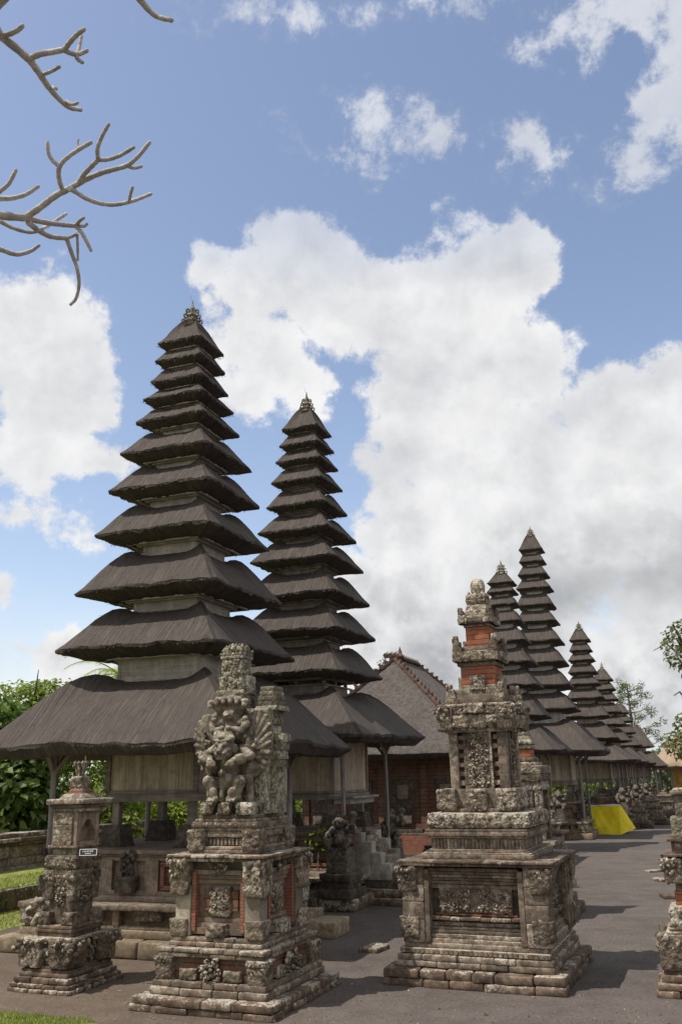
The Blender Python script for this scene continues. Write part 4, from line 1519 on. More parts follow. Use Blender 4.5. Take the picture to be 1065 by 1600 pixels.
c_ = lambda a, b, ra, rb: P_.append(('c', a, b, ra, rb))
e_ = lambda a, r_, *k: P_.append(('e', a, r_) + k)
# lower squatting winged figure
c_(g(735, 1020, -0.20), g(735, 900, -0.22), 0.13, 0.14)
e_(g(735, 985, -0.32), (0.10, 0.09, 0.09))
for s in (-1, 1):
    hx = 735 + s * 45; kx = 735 + s * 105
    c_(g(hx, 1015, -0.26), g(kx, 985, -0.40), 0.078, 0.066)
    c_(g(kx, 985, -0.40), g(735 + s * 75, 1085, -0.36), 0.060, 0.046)
    c_(g(735 + s * 75, 1085, -0.36), g(735 + s * 45, 1105, -0.44), 0.048, 0.034)
    e_(g(735 + s * 62, 1062, -0.43), (0.05, 0.045, 0.055))
    for q in range(3):
        c_(g(735 + s * (50 + 18 * q), 1100, -0.42), g(735 + s * (46 + 20 * q), 1118, -0.48), 0.018, 0.013)
    # garment tails and leg fringe
    c_(g(735 + s * 130, 960, -0.27), g(735 + s * 140, 1130, -0.26), 0.045, 0.04)
    # arms with fists
    c_(g(735 + s * 95, 770, -0.28), g(735 + s * 165, 815, -0.36), 0.058, 0.050)
    c_(g(735 + s * 165, 815, -0.36), g(735 + s * 80, 850, -0.46), 0.050, 0.042)
    e_(g(735 + s * 66, 868, -0.47), (0.055, 0.05, 0.042))
    for q in range(4):
        c_(g(735 + s * (84 - 16 * q), 878, -0.50), g(735 + s * (80 - 15 * q), 893, -0.47), 0.017, 0.014)
    c_(g(735 + s * 100, 840, -0.42), g(735 + s * 118, 836, -0.42), 0.060, 0.060)
    e_(g(735 + s * 130, 900, -0.24), (0.08, 0.08, 0.10))
# small chest mask
e_(g(722, 935, -0.40), (0.045, 0.04, 0.045)); e_(g(712, 930, -0.435), (0.012, 0.012, 0.012)); e_(g(732, 930, -0.435), (0.012, 0.012, 0.012))
c_(g(722, 975, -0.38), g(722, 1090, -0.40), 0.045, 0.022)
# big head
hc = g(732, 760, -0.37)
e_(hc, (0.115, 0.11, 0.125))
e_((hc[0], hc[1] - 0.06, hc[2] - 0.06), (0.10, 0.085, 0.06))
c_((hc[0], hc[1] - 0.10, hc[2] + 0.03), (hc[0], hc[1] - 0.15, hc[2] - 0.03), 0.024, 0.036)
for s in (-1, 1):
    e_((hc[0] + s * 0.048, hc[1] - 0.10, hc[2] + 0.042), (0.030, 0.026, 0.026))
    c_((hc[0] + s * 0.02, hc[1] - 0.11, hc[2] + 0.075), (hc[0] + s * 0.09, hc[1] - 0.085, hc[2] + 0.085), 0.016, 0.013)
    e_((hc[0] + s * 0.075, hc[1] - 0.085, hc[2] - 0.025), (0.036, 0.03, 0.03))
    e_((hc[0] + s * 0.125, hc[1] - 0.01, hc[2] - 0.01), (0.025, 0.04, 0.055))
    c_((hc[0] + s * 0.05, hc[1] - 0.13, hc[2] - 0.085), (hc[0] + s * 0.055, hc[1] - 0.14, hc[2] - 0.045), 0.013, 0.008)
c_((hc[0] - 0.055, hc[1] - 0.135, hc[2] - 0.062), (hc[0] + 0.055, hc[1] - 0.135, hc[2] - 0.062), 0.013, 0.013)
c_((hc[0] - 0.045, hc[1] - 0.115, hc[2] - 0.108), (hc[0] + 0.045, hc[1] - 0.115, hc[2] - 0.108), 0.016, 0.016)
for q in range(7):
    a = -1.2 + q * 0.4
    c_((hc[0] + 0.115 * math.sin(a), hc[1] - 0.055, hc[2] + 0.09 + 0.03 * math.cos(a)), (hc[0] + 0.10 * math.sin(a) - 0.02, hc[1] - 0.03, hc[2] + 0.15 + 0.03 * math.cos(a)), 0.034, 0.018)
# upper rider: torso, akimbo arms, worn head, hood of serpent heads
c_(g(735, 660, -0.18), g(735, 560, -0.20), 0.12, 0.10)
e_(g(725, 525, -0.28), (0.07, 0.07, 0.075))
for s in (-1, 1):
    e_(g(725 + s * 16, 520, -0.345), (0.015, 0.013, 0.014))
    c_(g(735 + s * 60, 575, -0.24), g(735 + s * 120, 590, -0.30), 0.045, 0.040)
    c_(g(735 + s * 120, 590, -0.30), g(735 + s * 95, 635, -0.36), 0.040, 0.034)
    c_(g(735 + s * 95, 635, -0.36), g(735 + s * 30, 625, -0.38), 0.035, 0.030)
    e_(g(735 + s * 22, 620, -0.40), (0.032, 0.03, 0.03))
    e_(g(735 + s * 108, 555, -0.30), (0.040, 0.04, 0.035))
e_(g(725, 530, -0.355), (0.014, 0.018, 0.014))
for q in range(6):
    t = -1 + 2 * q / 5
    top = g(725 + t * 118, 405 + 30 * t * t, -0.30)
    c_(g(722 + t * 40, 520, -0.16), g(725 + t * 95, 440 + 22 * t * t, -0.26), 0.05, 0.042)
    e_(top, (0.048, 0.055, 0.042))
    e_((top[0], top[1] - 0.035, top[2] - 0.035), (0.03, 0.03, 0.025))
c_(g(700, 660, -0.2), g(770, 660, -0.2), 0.1, 0.1)
# wings: overlapping feathers
LW = [(478, 700), (472, 650), (490, 590), (520, 540), (552, 520), (590, 530), (484, 760), (500, 820), (520, 875), (548, 925)]
LW = [LW[i] for i in (9, 8, 7, 6, 0, 1, 2, 3, 4, 5)]
LW = [q for a, b in zip(LW[:-1], LW[1:]) for q in (a, ((a[0] + b[0]) / 2 - 3, (a[1] + b[1]) / 2))] + [LW[-1]]
for i, (u, v) in enumerate(LW):
    c_(g(640, 790, -0.20), g(u + 10, v, -0.235 - 0.012 * (i % 2)), 0.045, 0.022 + 0.005 * (i % 2))
e_(g(600, 705, -0.19), (0.225, 0.065, 0.33), rotmat(ry=0.10)); e_(g(640, 850, -0.19), (0.17, 0.06, 0.20))
RW = [(1000, 760), (1000, 700), (1004, 640), (990, 570), (960, 515), (920, 500), (880, 515), (985, 830), (955, 900)]
RW = [RW[i] for i in (8, 7, 0, 1, 2, 3, 4, 5, 6)]
RW = [q for a, b in zip(RW[:-1], RW[1:]) for q in (a, ((a[0] + b[0]) / 2 + 3, (a[1] + b[1]) / 2))] + [RW[-1]]
for i, (u, v) in enumerate(RW):
    c_(g(835, 800, -0.20), g(u - 10, v, -0.225 - 0.012 * (i % 2)), 0.045, 0.022 + 0.005 * (i % 2))
e_(g(895, 690, -0.18), (0.20, 0.065, 0.33), rotmat(ry=-0.06)); e_(g(850, 850, -0.19), (0.18, 0.06, 0.20))
# leaf curls round the figure
for q in range(46):
    u = 735 + rg.choice((-1, 1)) * rg.uniform(90, 190); v = rg.uniform(640, 960)
    rr = rg.uniform(0.014, 0.03)
    e_(g(u, v, -0.26 - rg.uniform(0, 0.06)), (rr, rr, rr * rg.uniform(0.8, 1.5)))
figure('winged_figure', P_, M['figure'], B, 0.0085, 0.004, 0.024, 0.004, 1)
for u, w_ in ((612, 0.06), (735, 0.065), (868, 0.085)):
    mb = MB(); p = g(u, 1172, -0.36)
    mb.rblock((p[0], p[1] + 0.03, 1.89), (w_, 0.075, 0.058), 0.02, 0.02, 0.004, carve=0.035, cell=0.05)
    mb.build('foot_carving', M['carved'], B)

# ------------------------------------------------------------------ tall brick-red topped shrine (right of centre)
C = thing('tall_carved_shrine', 'tall carved stone shrine on a stepped base with two orange-red brick stages near its top', 'shrine', (1.647, 11.298, 0), R(22.5), 'carved stone shrines')
rg = random.Random(77)


def lean(z):
    return 0.027 * z


mb = MB()
mb.courses(1.0, 1.0, 0.0, 0.080, 5, 0.24, seg=0.08, r=0.03, rough=0.014, rng=rg, jit=0.022)
mb.courses(0.99, 0.99, 0.082, 0.172, 6, 0.24, seg=0.07, r=0.034, rough=0.014, rng=rg, jit=0.022)
mb.build('foundation', M['slab'], C)
mb = MB()
mb.courses(0.875, 0.875, 0.174, 0.236, 4, 0.22, seg=0.07, r=0.018, rough=0.010, rng=rg, jit=0.010)
mb.courses(0.865, 0.865, 0.238, 0.300, 5, 0.22, seg=0.07, r=0.014, rough=0.008, rng=rg, jit=0.008)
mb.rblock((0, 0, 0.33), (0.825, 0.825, 0.028), 0.08, 0.008, 0.005)
mb.rblock((0.01, 0, 0.387), (0.80, 0.80, 0.028), 0.08, 0.012, 0.006)
for (ax, sg) in ((0, -1), (1, 1), (1, -1), (0, 1)):
    for i in range(30):
        t = -0.79 + i * 0.0545
        p = (t, sg * 0.828, 0.332) if ax == 0 else (sg * 0.828, t, 0.332)
        mb.box(p, (0.02, 0.012, 0.02) if ax == 0 else (0.012, 0.02, 0.02))
mb.build('plinth', M['trim'], C)
# lower storey with big framed panels
mb = MB()
mb.rblock((0.02, 0, 0.81), (0.66, 0.66, 0.395), 0.1, 0.008, 0.004)
bd = mb.build('storey_wall', M['dark_stone'], C)
for rz in (0, math.pi / 2, -math.pi / 2, math.pi):
    mb = MB()
    for z, hz_, out in ((0.435, 0.022, 0.13), (0.48, 0.020, 0.105), (0.522, 0.018, 0.085), (0.56, 0.016, 0.065), (0.60, 0.02, 0.05), (0.985, 0.022, 0.045), (1.03, 0.018, 0.06), (1.065, 0.014, 0.075), (1.097, 0.014, 0.09), (1.13, 0.016, 0.105), (1.168, 0.018, 0.12)):
        p = rotz(rz) @ np.array([0.0, -0.66 - out / 2 + 0.002, z])
        mb.rblock((p[0] + 0.02, p[1], p[2]), (0.52, out / 2, hz_), 0.12, 0.005, 0.004, rz=rz)
    mb.build('panel_moulding', M['trim'], C)
    mb = MB()
    p = rotz(rz) @ np.array([0.02, -0.685, 0.655])
    for i in range(9):
        q = rotz(rz) @ np.array([-0.46 + i * 0.115, -0.70, 0.655 + rg.uniform(-0.008, 0.008)])
        mb.rblock((q[0] + 0.02, q[1], q[2]), (0.056, 0.055, 0.018), 0.04, 0.012, 0.008, rz=rz)
    mb.build('panel_ledge', M['slab'], C)
    mb = MB()
    p = rotz(rz) @ np.array([0.0, -0.672, 0.698]); mb.box((p[0] + 0.02, p[1], p[2]), (0.46, 0.02, 0.008), rz=rz)
    mb.build('red_fillet', M['red_frame'], C, smooth=False)
    mb = MB()
    p = rotz(rz) @ np.array([0.0, -0.668, 0.84])
    mb.rblock((p[0] + 0.02, p[1], p[2]), (0.40, 0.022, 0.125), 0.016, 0.008, 0.003, carve=0.045, cell=0.075, rz=rz, mask=lambda P: np.clip((np.abs(P[:, 0]) - 0.12) * 5, 0.08, 1))
    for s_ in (-1, 1):
        for (dx, dz, r_) in ((0.16, 0.045, 0.055), (0.235, -0.04, 0.06), (0.30, 0.06, 0.05), (0.345, -0.055, 0.045), (0.09, -0.06, 0.038), (0.10, 0.075, 0.032), (0.365, 0.03, 0.03)):
            q = rotz(rz) @ np.array([s_ * dx, -0.698, 0.84 + dz])
            spiral(mb, (q[0] + 0.02, q[1], q[2]), r_, 0.0125, 1.4, s_ * (1 if dz > 0 else -1), rz, dx * 9, lift=0.02)
    for i in range(18):
        q = rotz(rz) @ np.array([-0.40 + i * 0.047, -0.69, 0.735]); mb.lump((q[0] + 0.02, q[1], q[2]), (0.018, 0.015, 0.014), sub=1)
        q = rotz(rz) @ np.array([-0.40 + i * 0.047, -0.69, 0.945]); mb.lump((q[0] + 0.02, q[1], q[2]), (0.018, 0.015, 0.014), sub=1)
    mb.build('relief_panel', M['trim'], C)
for sx in (-1, 1):
    for sy in (-1, 1):
        mb = MB()
        for zz, hz_ in ((0.53, 0.118), (0.74, 0.09), (0.92, 0.088), (1.11, 0.098)):
            mb.rblock((0.03 + sx * 0.695, sy * 0.695, zz), (0.128, 0.128, hz_), 0.07, 0.01, 0.006)
        pi_ = mb.build('pilaster', M['trim'], C)
        mb = MB(); corner_carve(mb, sx, sy, 0.03 * sx + 0.81, 0.80, 0.94, 1.19, 0.20, 0.075, rg, 0.75, 80)
        mb.build('pilaster_carving', M['carved'], pi_)
        mb = MB()
        corner_carve(mb, sx, sy, 0.03 * sx + 0.80, 0.79, 0.47, 0.67, 0.19, 0.075, rg, 0.35, 80, drop=False)
        mb.build('pilaster_foot', M['carved'], pi_)
for rz in (0, math.pi / 2, -math.pi / 2, math.pi):
    for s in (-1, 1):
        mb = MB()
        p = rotz(rz) @ np.array([s * 0.535, -0.735, 0.79]); mb.rblock((p[0] + 0.025, p[1], p[2]), (0.032, 0.075, 0.375), 0.1, 0.008, 0.003, rz=rz)
        mb.build('frame_jamb', M['trim'], C)
mb = MB()
mb.courses(0.87, 0.87, 1.208, 1.238, 4, 0.3, seg=0.08, r=0.01, rough=0.008, rng=rg, jit=0.006, c=(0.05, 0))
mb.courses(0.882, 0.882, 1.240, 1.268, 4, 0.3, seg=0.08, r=0.012, rough=0.010, rng=rg, jit=0.008, c=(0.06, 0))
mb.build('table_slab', M['slab'], C)
o_ = 0.04
mb = MB()
for s, z0, z1, cv in ((0.645, 1.269, 1.318, 0.010), (0.625, 1.319, 1.336, 0), (0.60, 1.337, 1.352, 0), (0.57, 1.353, 1.368, 0), (0.535, 1.369, 1.485, 0), (0.575, 1.486, 1.512, 0), (0.605, 1.513, 1.555, 0.006), (0.60, 1.556, 1.585, 0), (0.57, 1.586, 1.60, 0)):
    mb.rblock((o_, 0, (z0 + z1) / 2), (s, s, (z1 - z0) / 2), 0.025 if cv else 0.07, 0.006, 0.004, carve=cv, cell=0.045)
for (ax, sg) in ((0, -1), (1, 1), (1, -1), (0, 1)):
    for i in range(25):
        t = -0.5 + i * 0.0417
        w_ = 0.011 if (i // 4) % 2 == 0 else 0.016
        p = (o_ + t, sg * 0.54, 1.425) if ax == 0 else (o_ + sg * 0.54, t, 1.425)
        mb.box(p, (w_, 0.012, 0.05) if ax == 0 else (0.012, w_, 0.05))
mb.build('neck_moulding', M['trim'], C)
mb = MB()
mb.rblock((o_ + 0.03, 0, 1.68), (0.595, 0.595, 0.078), 0.022, 0.04, 0.006, carve=0.032, cell=0.062)
beads(mb, (o_ + 0.03, 0, 0), 0.595, 0.595, 1.615, 1.745, 0.030, rg)
mb.build('carved_cushion', M['carved'], C)
mb = MB()
mb.rblock((o_, 0, 1.895), (0.395, 0.395, 0.13), 0.04, 0.01, 0.006, carve=0.01, cell=0.05)
mb.rblock((o_, 0, 1.785), (0.44, 0.44, 0.022), 0.06, 0.008, 0.004)
mb.build('waist_block', M['trim'], C)
for (ax, sg) in ((0, -1), (1, 1), (1, -1), (0, 1)):
    for t in (-0.36, 0.0, 0.36):
        if abs(t) > 0.1 and ax == 1:
            continue
        p = (o_ + t, sg * 0.385, 1.905) if ax == 0 else (o_ + sg * 0.385, t, 1.905)
        mb = MB(); mb.rblock(p, (0.105, 0.085, 0.115) if ax == 0 else (0.085, 0.105, 0.115), 0.022, 0.02, 0.005, carve=0.04, cell=0.05, top=1.06)
        beads(mb, (p[0], p[1], 0), *((0.105, 0.085) if ax == 0 else (0.085, 0.105)), 1.80, 2.01, 0.026, rg)
        mb.build('waist_carving', M['carved'], C)
o_ = 0.065
mb = MB()
mb.rblock((o_, 0, 2.35), (0.26, 0.26, 0.335), 0.1, 0.006, 0.004)
for rz in (0, math.pi / 2, -math.pi / 2, math.pi):
    for s in (-1, 1):
        for i in range(6):
            p = rotz(rz) @ np.array([s * 0.222, -0.275, 2.09 + i * 0.105])
            mb.rblock((p[0] + o_, p[1], p[2]), (0.045 - 0.006 * (i % 2), 0.045 - 0.014 * (i % 2), 0.028), 0.04, 0.005, 0.003, rz=rz, mi=1)
mb.build('shaft_core', [M['brick_old'], M['trim']], C)
for sx in (-1, 1):
    for sy in (-1, 1):
        mb = MB(); mb.rblock((o_ + sx * 0.298, sy * 0.298, 2.35), (0.052, 0.052, 0.335), 0.06, 0.006, 0.004, carve=0.006, cell=0.03)
        mb.build('corner_post', M['trim'], C)
for rz in (0, math.pi / 2, -math.pi / 2, math.pi):
    p = rotz(rz) @ np.array([0, -0.29, 2.35])
    mb = MB(); mb.rblock((p[0] + o_, p[1], p[2]), (0.145, 0.055, 0.33), 0.016, 0.008, 0.003, carve=0.016, cell=0.05, rz=rz)
    for i_ in range(7):
        for s_ in (-1, 1):
            q = rotz(rz) @ np.array([s_ * 0.058, -0.35, 2.08 + i_ * 0.09 + (0.02 if s_ > 0 else 0)])
            spiral(mb, (q[0] + o_, q[1], q[2]), 0.042, 0.0125, 1.3, s_ * (1 if i_ % 2 else -1), rz, 0.7 * i_, lift=0.016)
    for s in (-1, 1):
        q = rotz(rz) @ np.array([s * 0.158, -0.30, 2.35]); mb.box((q[0] + o_, q[1], q[2]), (0.013, 0.055, 0.325), rz=rz)
    mb.build('carved_panel', M['carved'], C)
o_ = 0.075
mb = MB()
mb.rblock((o_, 0, 2.71), (0.385, 0.385, 0.035), 0.03, 0.012, 0.005, carve=0.02, cell=0.05)
mb.rblock((o_, 0, 2.80), (0.43, 0.43, 0.065), 0.022, 0.02, 0.005, carve=0.05, cell=0.075, top=1.05)
mb.rblock((o_, 0, 2.945), (0.44, 0.44, 0.065), 0.022, 0.012, 0.005, carve=0.016, cell=0.045)
mb.rblock((o_, 0, 2.99), (0.455, 0.455, 0.014), 0.06, 0.006, 0.004)
beads(mb, (o_, 0, 0), 0.435, 0.435, 2.735, 2.87, 0.030, rg)
beads(mb, (o_, 0, 0), 0.44, 0.44, 2.89, 2.985, 0.020, rg, fill=0.8)
beads(mb, (o_, 0, 0), 0.385, 0.385, 2.68, 2.735, 0.026, rg)
cor = mb.build('cornice', M['carved'], C)
for sx in (-1, 1):
    for sy in (-1, 1):
        mb = MB(); corner_carve(mb, sx, sy, sx * o_ + 0.42, 0.42, 2.70, 2.97, 0.17, 0.075, rg, 0.75, 64)
        mb.build('cornice_carving', M['carved'], cor)
for (ax, sg) in ((0, -1), (1, 1), (1, -1)):
    p = (o_, sg * 0.44, 2.95) if ax == 0 else (o_ + sg * 0.44, 0, 2.95)
    mb = MB(); mb.rblock(p, (0.11, 0.05, 0.055) if ax == 0 else (0.05, 0.11, 0.055), 0.018, 0.01, 0.004, carve=0.03, cell=0.045)
    mb.build('cornice_mask', M['carved'], cor)
mb = MB()
mb.rblock((o_, 0, 3.06), (0.34, 0.34, 0.062), 0.05, 0.008, 0.005, carve=0.010, cell=0.05)
mb.rblock((o_ + 0.01, 0, 3.16), (0.27, 0.27, 0.045), 0.05, 0.008, 0.005)
mb.rblock((o_ + 0.01, 0, 3.22), (0.235, 0.235, 0.025), 0.05, 0.008, 0.004)
mb.build('stepped_cap', M['trim'], C)
for sx in (-1, 1):
    for sy in (-1, 1):
        mb = MB(); antefix(mb, sx, sy, o_ + sx * 0.29, sy * 0.29, 3.0, 0.25, 0.12, rg)
        mb.build('corner_leaf', M['carved'], C)
o_ = 0.088
mb = MB(); mb.rblock((o_, 0, 3.36), (0.212, 0.212, 0.125), 0.06, 0.006, 0.003)
rs = mb.build('red_brick_stage', M['brick'], C)
for rz in (0, math.pi / 2, -math.pi / 2, math.pi):
    p = rotz(rz) @ np.array([0, -0.235, 3.27])
    mb = MB(); mb.rblock((p[0] + o_, p[1], p[2]), (0.085, 0.04, 0.085), 0.014, 0.006, 0.003, carve=0.03, cell=0.04, rz=rz)
    mb.build('carved_plate', M['carved'], rs)
mb = MB()
mb.rblock((o_, 0, 3.505), (0.235, 0.235, 0.03), 0.03, 0.008, 0.004)
mb.rblock((o_, 0, 3.575), (0.275, 0.275, 0.04), 0.022, 0.012, 0.004, carve=0.02, cell=0.045, top=1.05)
mb.rblock((o_, 0, 3.64), (0.265, 0.265, 0.024), 0.03, 0.008, 0.004)
mb.rblock((o_, 0, 3.695), (0.205, 0.205, 0.03), 0.03, 0.008, 0.004)
beads(mb, (o_, 0, 0), 0.277, 0.277, 3.54, 3.61, 0.022, rg)
beads(mb, (o_, 0, 0), 0.235, 0.235, 3.48, 3.53, 0.018, rg)
co2 = mb.build('cornice', M['trim'], C)
for sx in (-1, 1):
    for sy in (-1, 1):
        mb = MB(); antefix(mb, sx, sy, o_ + sx * 0.215, sy * 0.215, 3.55, 0.30, 0.115, rg); mb.build('corner_leaf', M['carved'], co2)
for rz in (0, math.pi / 2, -math.pi / 2):
    p = rotz(rz) @ np.array([0, -0.275, 3.60])
    mb = MB(); mb.rblock((p[0] + o_, p[1], p[2]), (0.10, 0.03, 0.05), 0.02, 0.01, 0.004, carve=0.02, cell=0.04, rz=rz); mb.build('cornice_mask', M['carved'], co2)
o_ = 0.10
mb = MB(); mb.rblock((o_, 0, 3.845), (0.148, 0.148, 0.13), 0.06, 0.006, 0.003)
mb.build('red_brick_stage', M['brick'], C)
mb = MB()
mb.rblock((o_, 0, 3.995), (0.165, 0.165, 0.022), 0.03, 0.008, 0.004)
mb.rblock((o_, 0, 4.045), (0.195, 0.195, 0.028), 0.022, 0.01, 0.004, carve=0.018, cell=0.04, top=1.05)
mb.rblock((o_, 0, 4.095), (0.205, 0.205, 0.020), 0.03, 0.008, 0.004)
mb.rblock((o_, 0, 4.135), (0.16, 0.16, 0.022), 0.03, 0.008, 0.004)
beads(mb, (o_, 0, 0), 0.197, 0.197, 4.02, 4.07, 0.018, rg)
co1 = mb.build('cornice', M['trim'], C)
for sx in (-1, 1):
    for sy in (-1, 1):
        mb = MB(); antefix(mb, sx, sy, o_ + sx * 0.165, sy * 0.165, 4.02, 0.20, 0.09, rg); mb.build('corner_leaf', M['carved'], co1)
mb = MB()
mb.rblock((o_, 0, 4.21), (0.15, 0.15, 0.06), 0.025, 0.01, 0.004, carve=0.012, cell=0.05, top=0.74)
mb.rblock((o_, 0, 4.30), (0.115, 0.115, 0.035), 0.02, 0.01, 0.004, carve=0.015, cell=0.04, top=1.15)
mb.rblock((o_, 0, 4.37), (0.125, 0.125, 0.035), 0.02, 0.01, 0.004, carve=0.03, cell=0.05, top=0.9)
for q in range(8):
    t = q * math.pi / 4
    mb.lump((o_ + 0.125 * math.cos(t), 0.125 * math.sin(t), 4.37 + 0.02 * (q % 2)), (0.03, 0.03, 0.055), sub=1, noise=0.2)
mb.lathe([(0.07, 4.40), (0.095, 4.45), (0.10, 4.52), (0.085, 4.585), (0.05, 4.62), (0.0, 4.63)], 40, (o_ + 0.01, 0, 0), flute=-0.14, nf=12)
mb.build('finial', M['carved'], C)


# ------------------------------------------------------------------ slim column shrines
def column_shrine(label, c, th, s, niche=True, seed=1, red=False):
    rg = random.Random(seed)
    A = thing('column_shrine', label, 'shrine', (c[0], c[1], 0), th, 'slim column shrines')
    mb = MB()
    if niche:
        mb.courses(0.425, 0.49, 0.0, 0.045, 5, 0.14, seg=0.05, r=0.016, rough=0.012, rng=rg, jit=0.016)
        mb.courses(0.41, 0.475, 0.046, 0.085, 5, 0.14, seg=0.05, r=0.014, rough=0.012, rng=rg, jit=0.012)
        mb.courses(0.375, 0.44, 0.086, 0.145, 3, 0.14, seg=0.05, r=0.018, rough=0.010, rng=rg, jit=0.01)
    else:
        mb.courses(0.51 * s, 0.51 * s, 0.0, 0.065, 4, 0.14, seg=0.06, r=0.02, rough=0.012, rng=rg, jit=0.014)
        mb.courses(0.49 * s, 0.49 * s, 0.066, 0.13, 3, 0.14, seg=0.06, r=0.02, rough=0.010, rng=rg, jit=0.01)
    mb.build('foundation', M['slab'], A)
    if niche:
        mb = MB()
        mb.rblock((0, 0, 0.168), (0.335, 0.40, 0.022), 0.06, 0.012, 0.006)
        mb.rblock((0, 0, 0.202), (0.32, 0.385, 0.018), 0.06, 0.012, 0.006)
        mb.rblock((0, 0, 0.232), (0.30, 0.36, 0.014), 0.06, 0.01, 0.006)
        mb.rblock((0, 0, 0.38), (0.26, 0.31, 0.14), 0.06, 0.01, 0.006)
        mb.rblock((0, 0, 0.515), (0.30, 0.35, 0.018), 0.06, 0.01, 0.006)
        mb.rblock((0, 0, 0.553), (0.24, 0.27, 0.020), 0.06, 0.01, 0.006)
        mb.rblock((0, 0, 0.592), (0.255, 0.285, 0.018), 0.06, 0.01, 0.006)
        mb.rblock((0, 0, 0.63), (0.245, 0.275, 0.018), 0.06, 0.01, 0.006)
        mb.build('plinth', M['slab'], A)
        # flaring band of beasts at the corners
        for sx in (-1, 1):
            for sy in (-1, 1):
                mb = MB()
                corner_carve(mb, sx, sy, 0.285, 0.345, 0.25, 0.52, 0.26, 0.12, rg, 0.75, 90)
                mb.lump((sx * 0.35, sy * 0.41, 0.46), (0.06, 0.06, 0.055), sub=2, noise=0.2)
                mb.lump((sx * 0.385, sy * 0.445, 0.43), (0.035, 0.035, 0.03), sub=2, noise=0.2)
                mb.build('beast_carving', M['carved'], A)
        for (x, y, rz) in ((0, -0.31, 0), (0.26, 0, math.pi / 2), (-0.26, 0, -math.pi / 2)):
            mb = MB(); boma(mb, (x, y, 0.25), 0.11, 0.24, 0.085, rg, rz, 0.5, 34, face=False); mb.build('leaf_carving', M['carved'], A)
        # sculpted lions on the shoulder
        mb = MB()
        mb.rblock((0, 0, 0.80), (0.165, 0.18, 0.16), 0.05, 0.01, 0.006, top=1.02)
        mb.rblock((0, 0, 1.05), (0.17, 0.185, 0.13), 0.05, 0.012, 0.006, carve=0.012, cell=0.07, top=1.12)
        mb.rblock((0, 0, 1.205), (0.20, 0.215, 0.03), 0.05, 0.01, 0.006)
        beads(mb, (0, 0, 0), 0.185, 0.20, 0.96, 1.17, 0.026, rg, fill=0.7)
        mb.build('shaft', M['trim'], A)
        for sx in (-1, 1):
            for sy in (-1, 1):
                mb = MB(); mb.rblock((sx * 0.165, sy * 0.19, 0.715), (0.07, 0.07, 0.065), 0.02, 0.02, 0.005, carve=0.035, cell=0.045)
                mb.build('shoulder_carving', M['carved'], A)
                mb = MB()
                mb.rblock((sx * 0.15, sy * 0.165, 1.02), (0.05, 0.05, 0.12), 0.02, 0.012, 0.004, carve=0.02, cell=0.04, top=1.15)
                mb.rblock((sx * 0.165, sy * 0.18, 1.17), (0.055, 0.055, 0.05), 0.02, 0.012, 0.004, carve=0.03, cell=0.04)
                mb.build('corner_carving', M['carved'], A)
        for (x, y, rz) in ((0, -0.175, 0), (0.16, 0, math.pi / 2), (-0.16, 0, -math.pi / 2)):
            mb = MB(); boma(mb, (x, y, 0.84), 0.075, 0.13, 0.06, rg, rz, 0.3, 24); mb.build('mask_carving', M['carved'], A)
        Pz = []
        for q in ((-0.24, -0.16), ):
            x0, y0 = q
            Pz += [('c', (x0 + 0.06, y0, 0.66), (x0 - 0.02, y0 - 0.04, 0.80), 0.085, 0.075), ('e', (x0 - 0.06, y0 - 0.05, 0.84), (0.085, 0.08, 0.075)), ('c', (x0 - 0.06, y0 - 0.05, 0.83), (x0 - 0.15, y0 - 0.08, 0.79), 0.06, 0.05),
                   ('e', (x0 - 0.12, y0 - 0.02, 0.90), (0.025, 0.025, 0.03)), ('e', (x0 - 0.10, y0 - 0.12, 0.875), (0.022, 0.022, 0.022)), ('e', (x0 + 0.0, y0 - 0.08, 0.90), (0.05, 0.05, 0.035)), ('c', (x0 - 0.16, y0 - 0.08, 0.76), (x0 - 0.10, y0 - 0.06, 0.74), 0.03, 0.03), ('c', (x0 - 0.03, y0 - 0.08, 0.72), (x0 - 0.07, y0 - 0.10, 0.655), 0.04, 0.035)]
        figure('lion_carving', Pz, M['carved'], A, 0.011, 0.006, 0.035, 0.008)
        mb = MB()
        mb.rblock((0, 0, 1.30), (0.205, 0.22, 0.062), 0.02, 0.015, 0.005, carve=0.032, cell=0.055, top=1.08)
        mb.rblock((0, 0, 1.372), (0.215, 0.23, 0.012), 0.04, 0.006, 0.004)
        beads(mb, (0, 0, 0), 0.213, 0.228, 1.25, 1.36, 0.026, rg)
        mb.build('carved_shelf', M['carved'], A)
        mb = MB()
        mb.rblock((0, 0.0, 1.425), (0.165, 0.18, 0.042), 0.05, 0.008, 0.004)
        mb.build('neck', M['carved_green'], A)
        # shrine house with an arched niche on its right face
        W_, Dp = 0.178, 0.20
        z0, z1 = 1.468, 1.86
        mb = MB()
        mb.box((-0.05, 0, (z0 + z1) / 2), (W_ - 0.05, Dp, (z1 - z0) / 2))
        mb.box((W_ - 0.05, -(Dp - 0.03), (z0 + z1) / 2), (0.049, 0.03, (z1 - z0) / 2 - 0.001))
        mb.box((W_ - 0.05, (Dp - 0.03), (z0 + z1) / 2), (0.049, 0.03, (z1 - z0) / 2 - 0.001))
        mb.box((W_ - 0.05, 0, z0 + 0.03), (0.049, Dp - 0.061, 0.03))
        # arch: stepped lintel
        for i in range(10):
            a = -1 + 2 * (i + 0.5) / 10
            hz_ = 0.045 + 0.075 * (abs(a) ** 2.2)
            mb.box((W_ - 0.05, a * (Dp - 0.061), z1 - hz_ + 0.0), (0.049, (Dp - 0.061) / 10, hz_ - 0.001))
        hs = mb.build('shrine_house', M['meru_stone'], A, smooth=False)
        mb = MB()
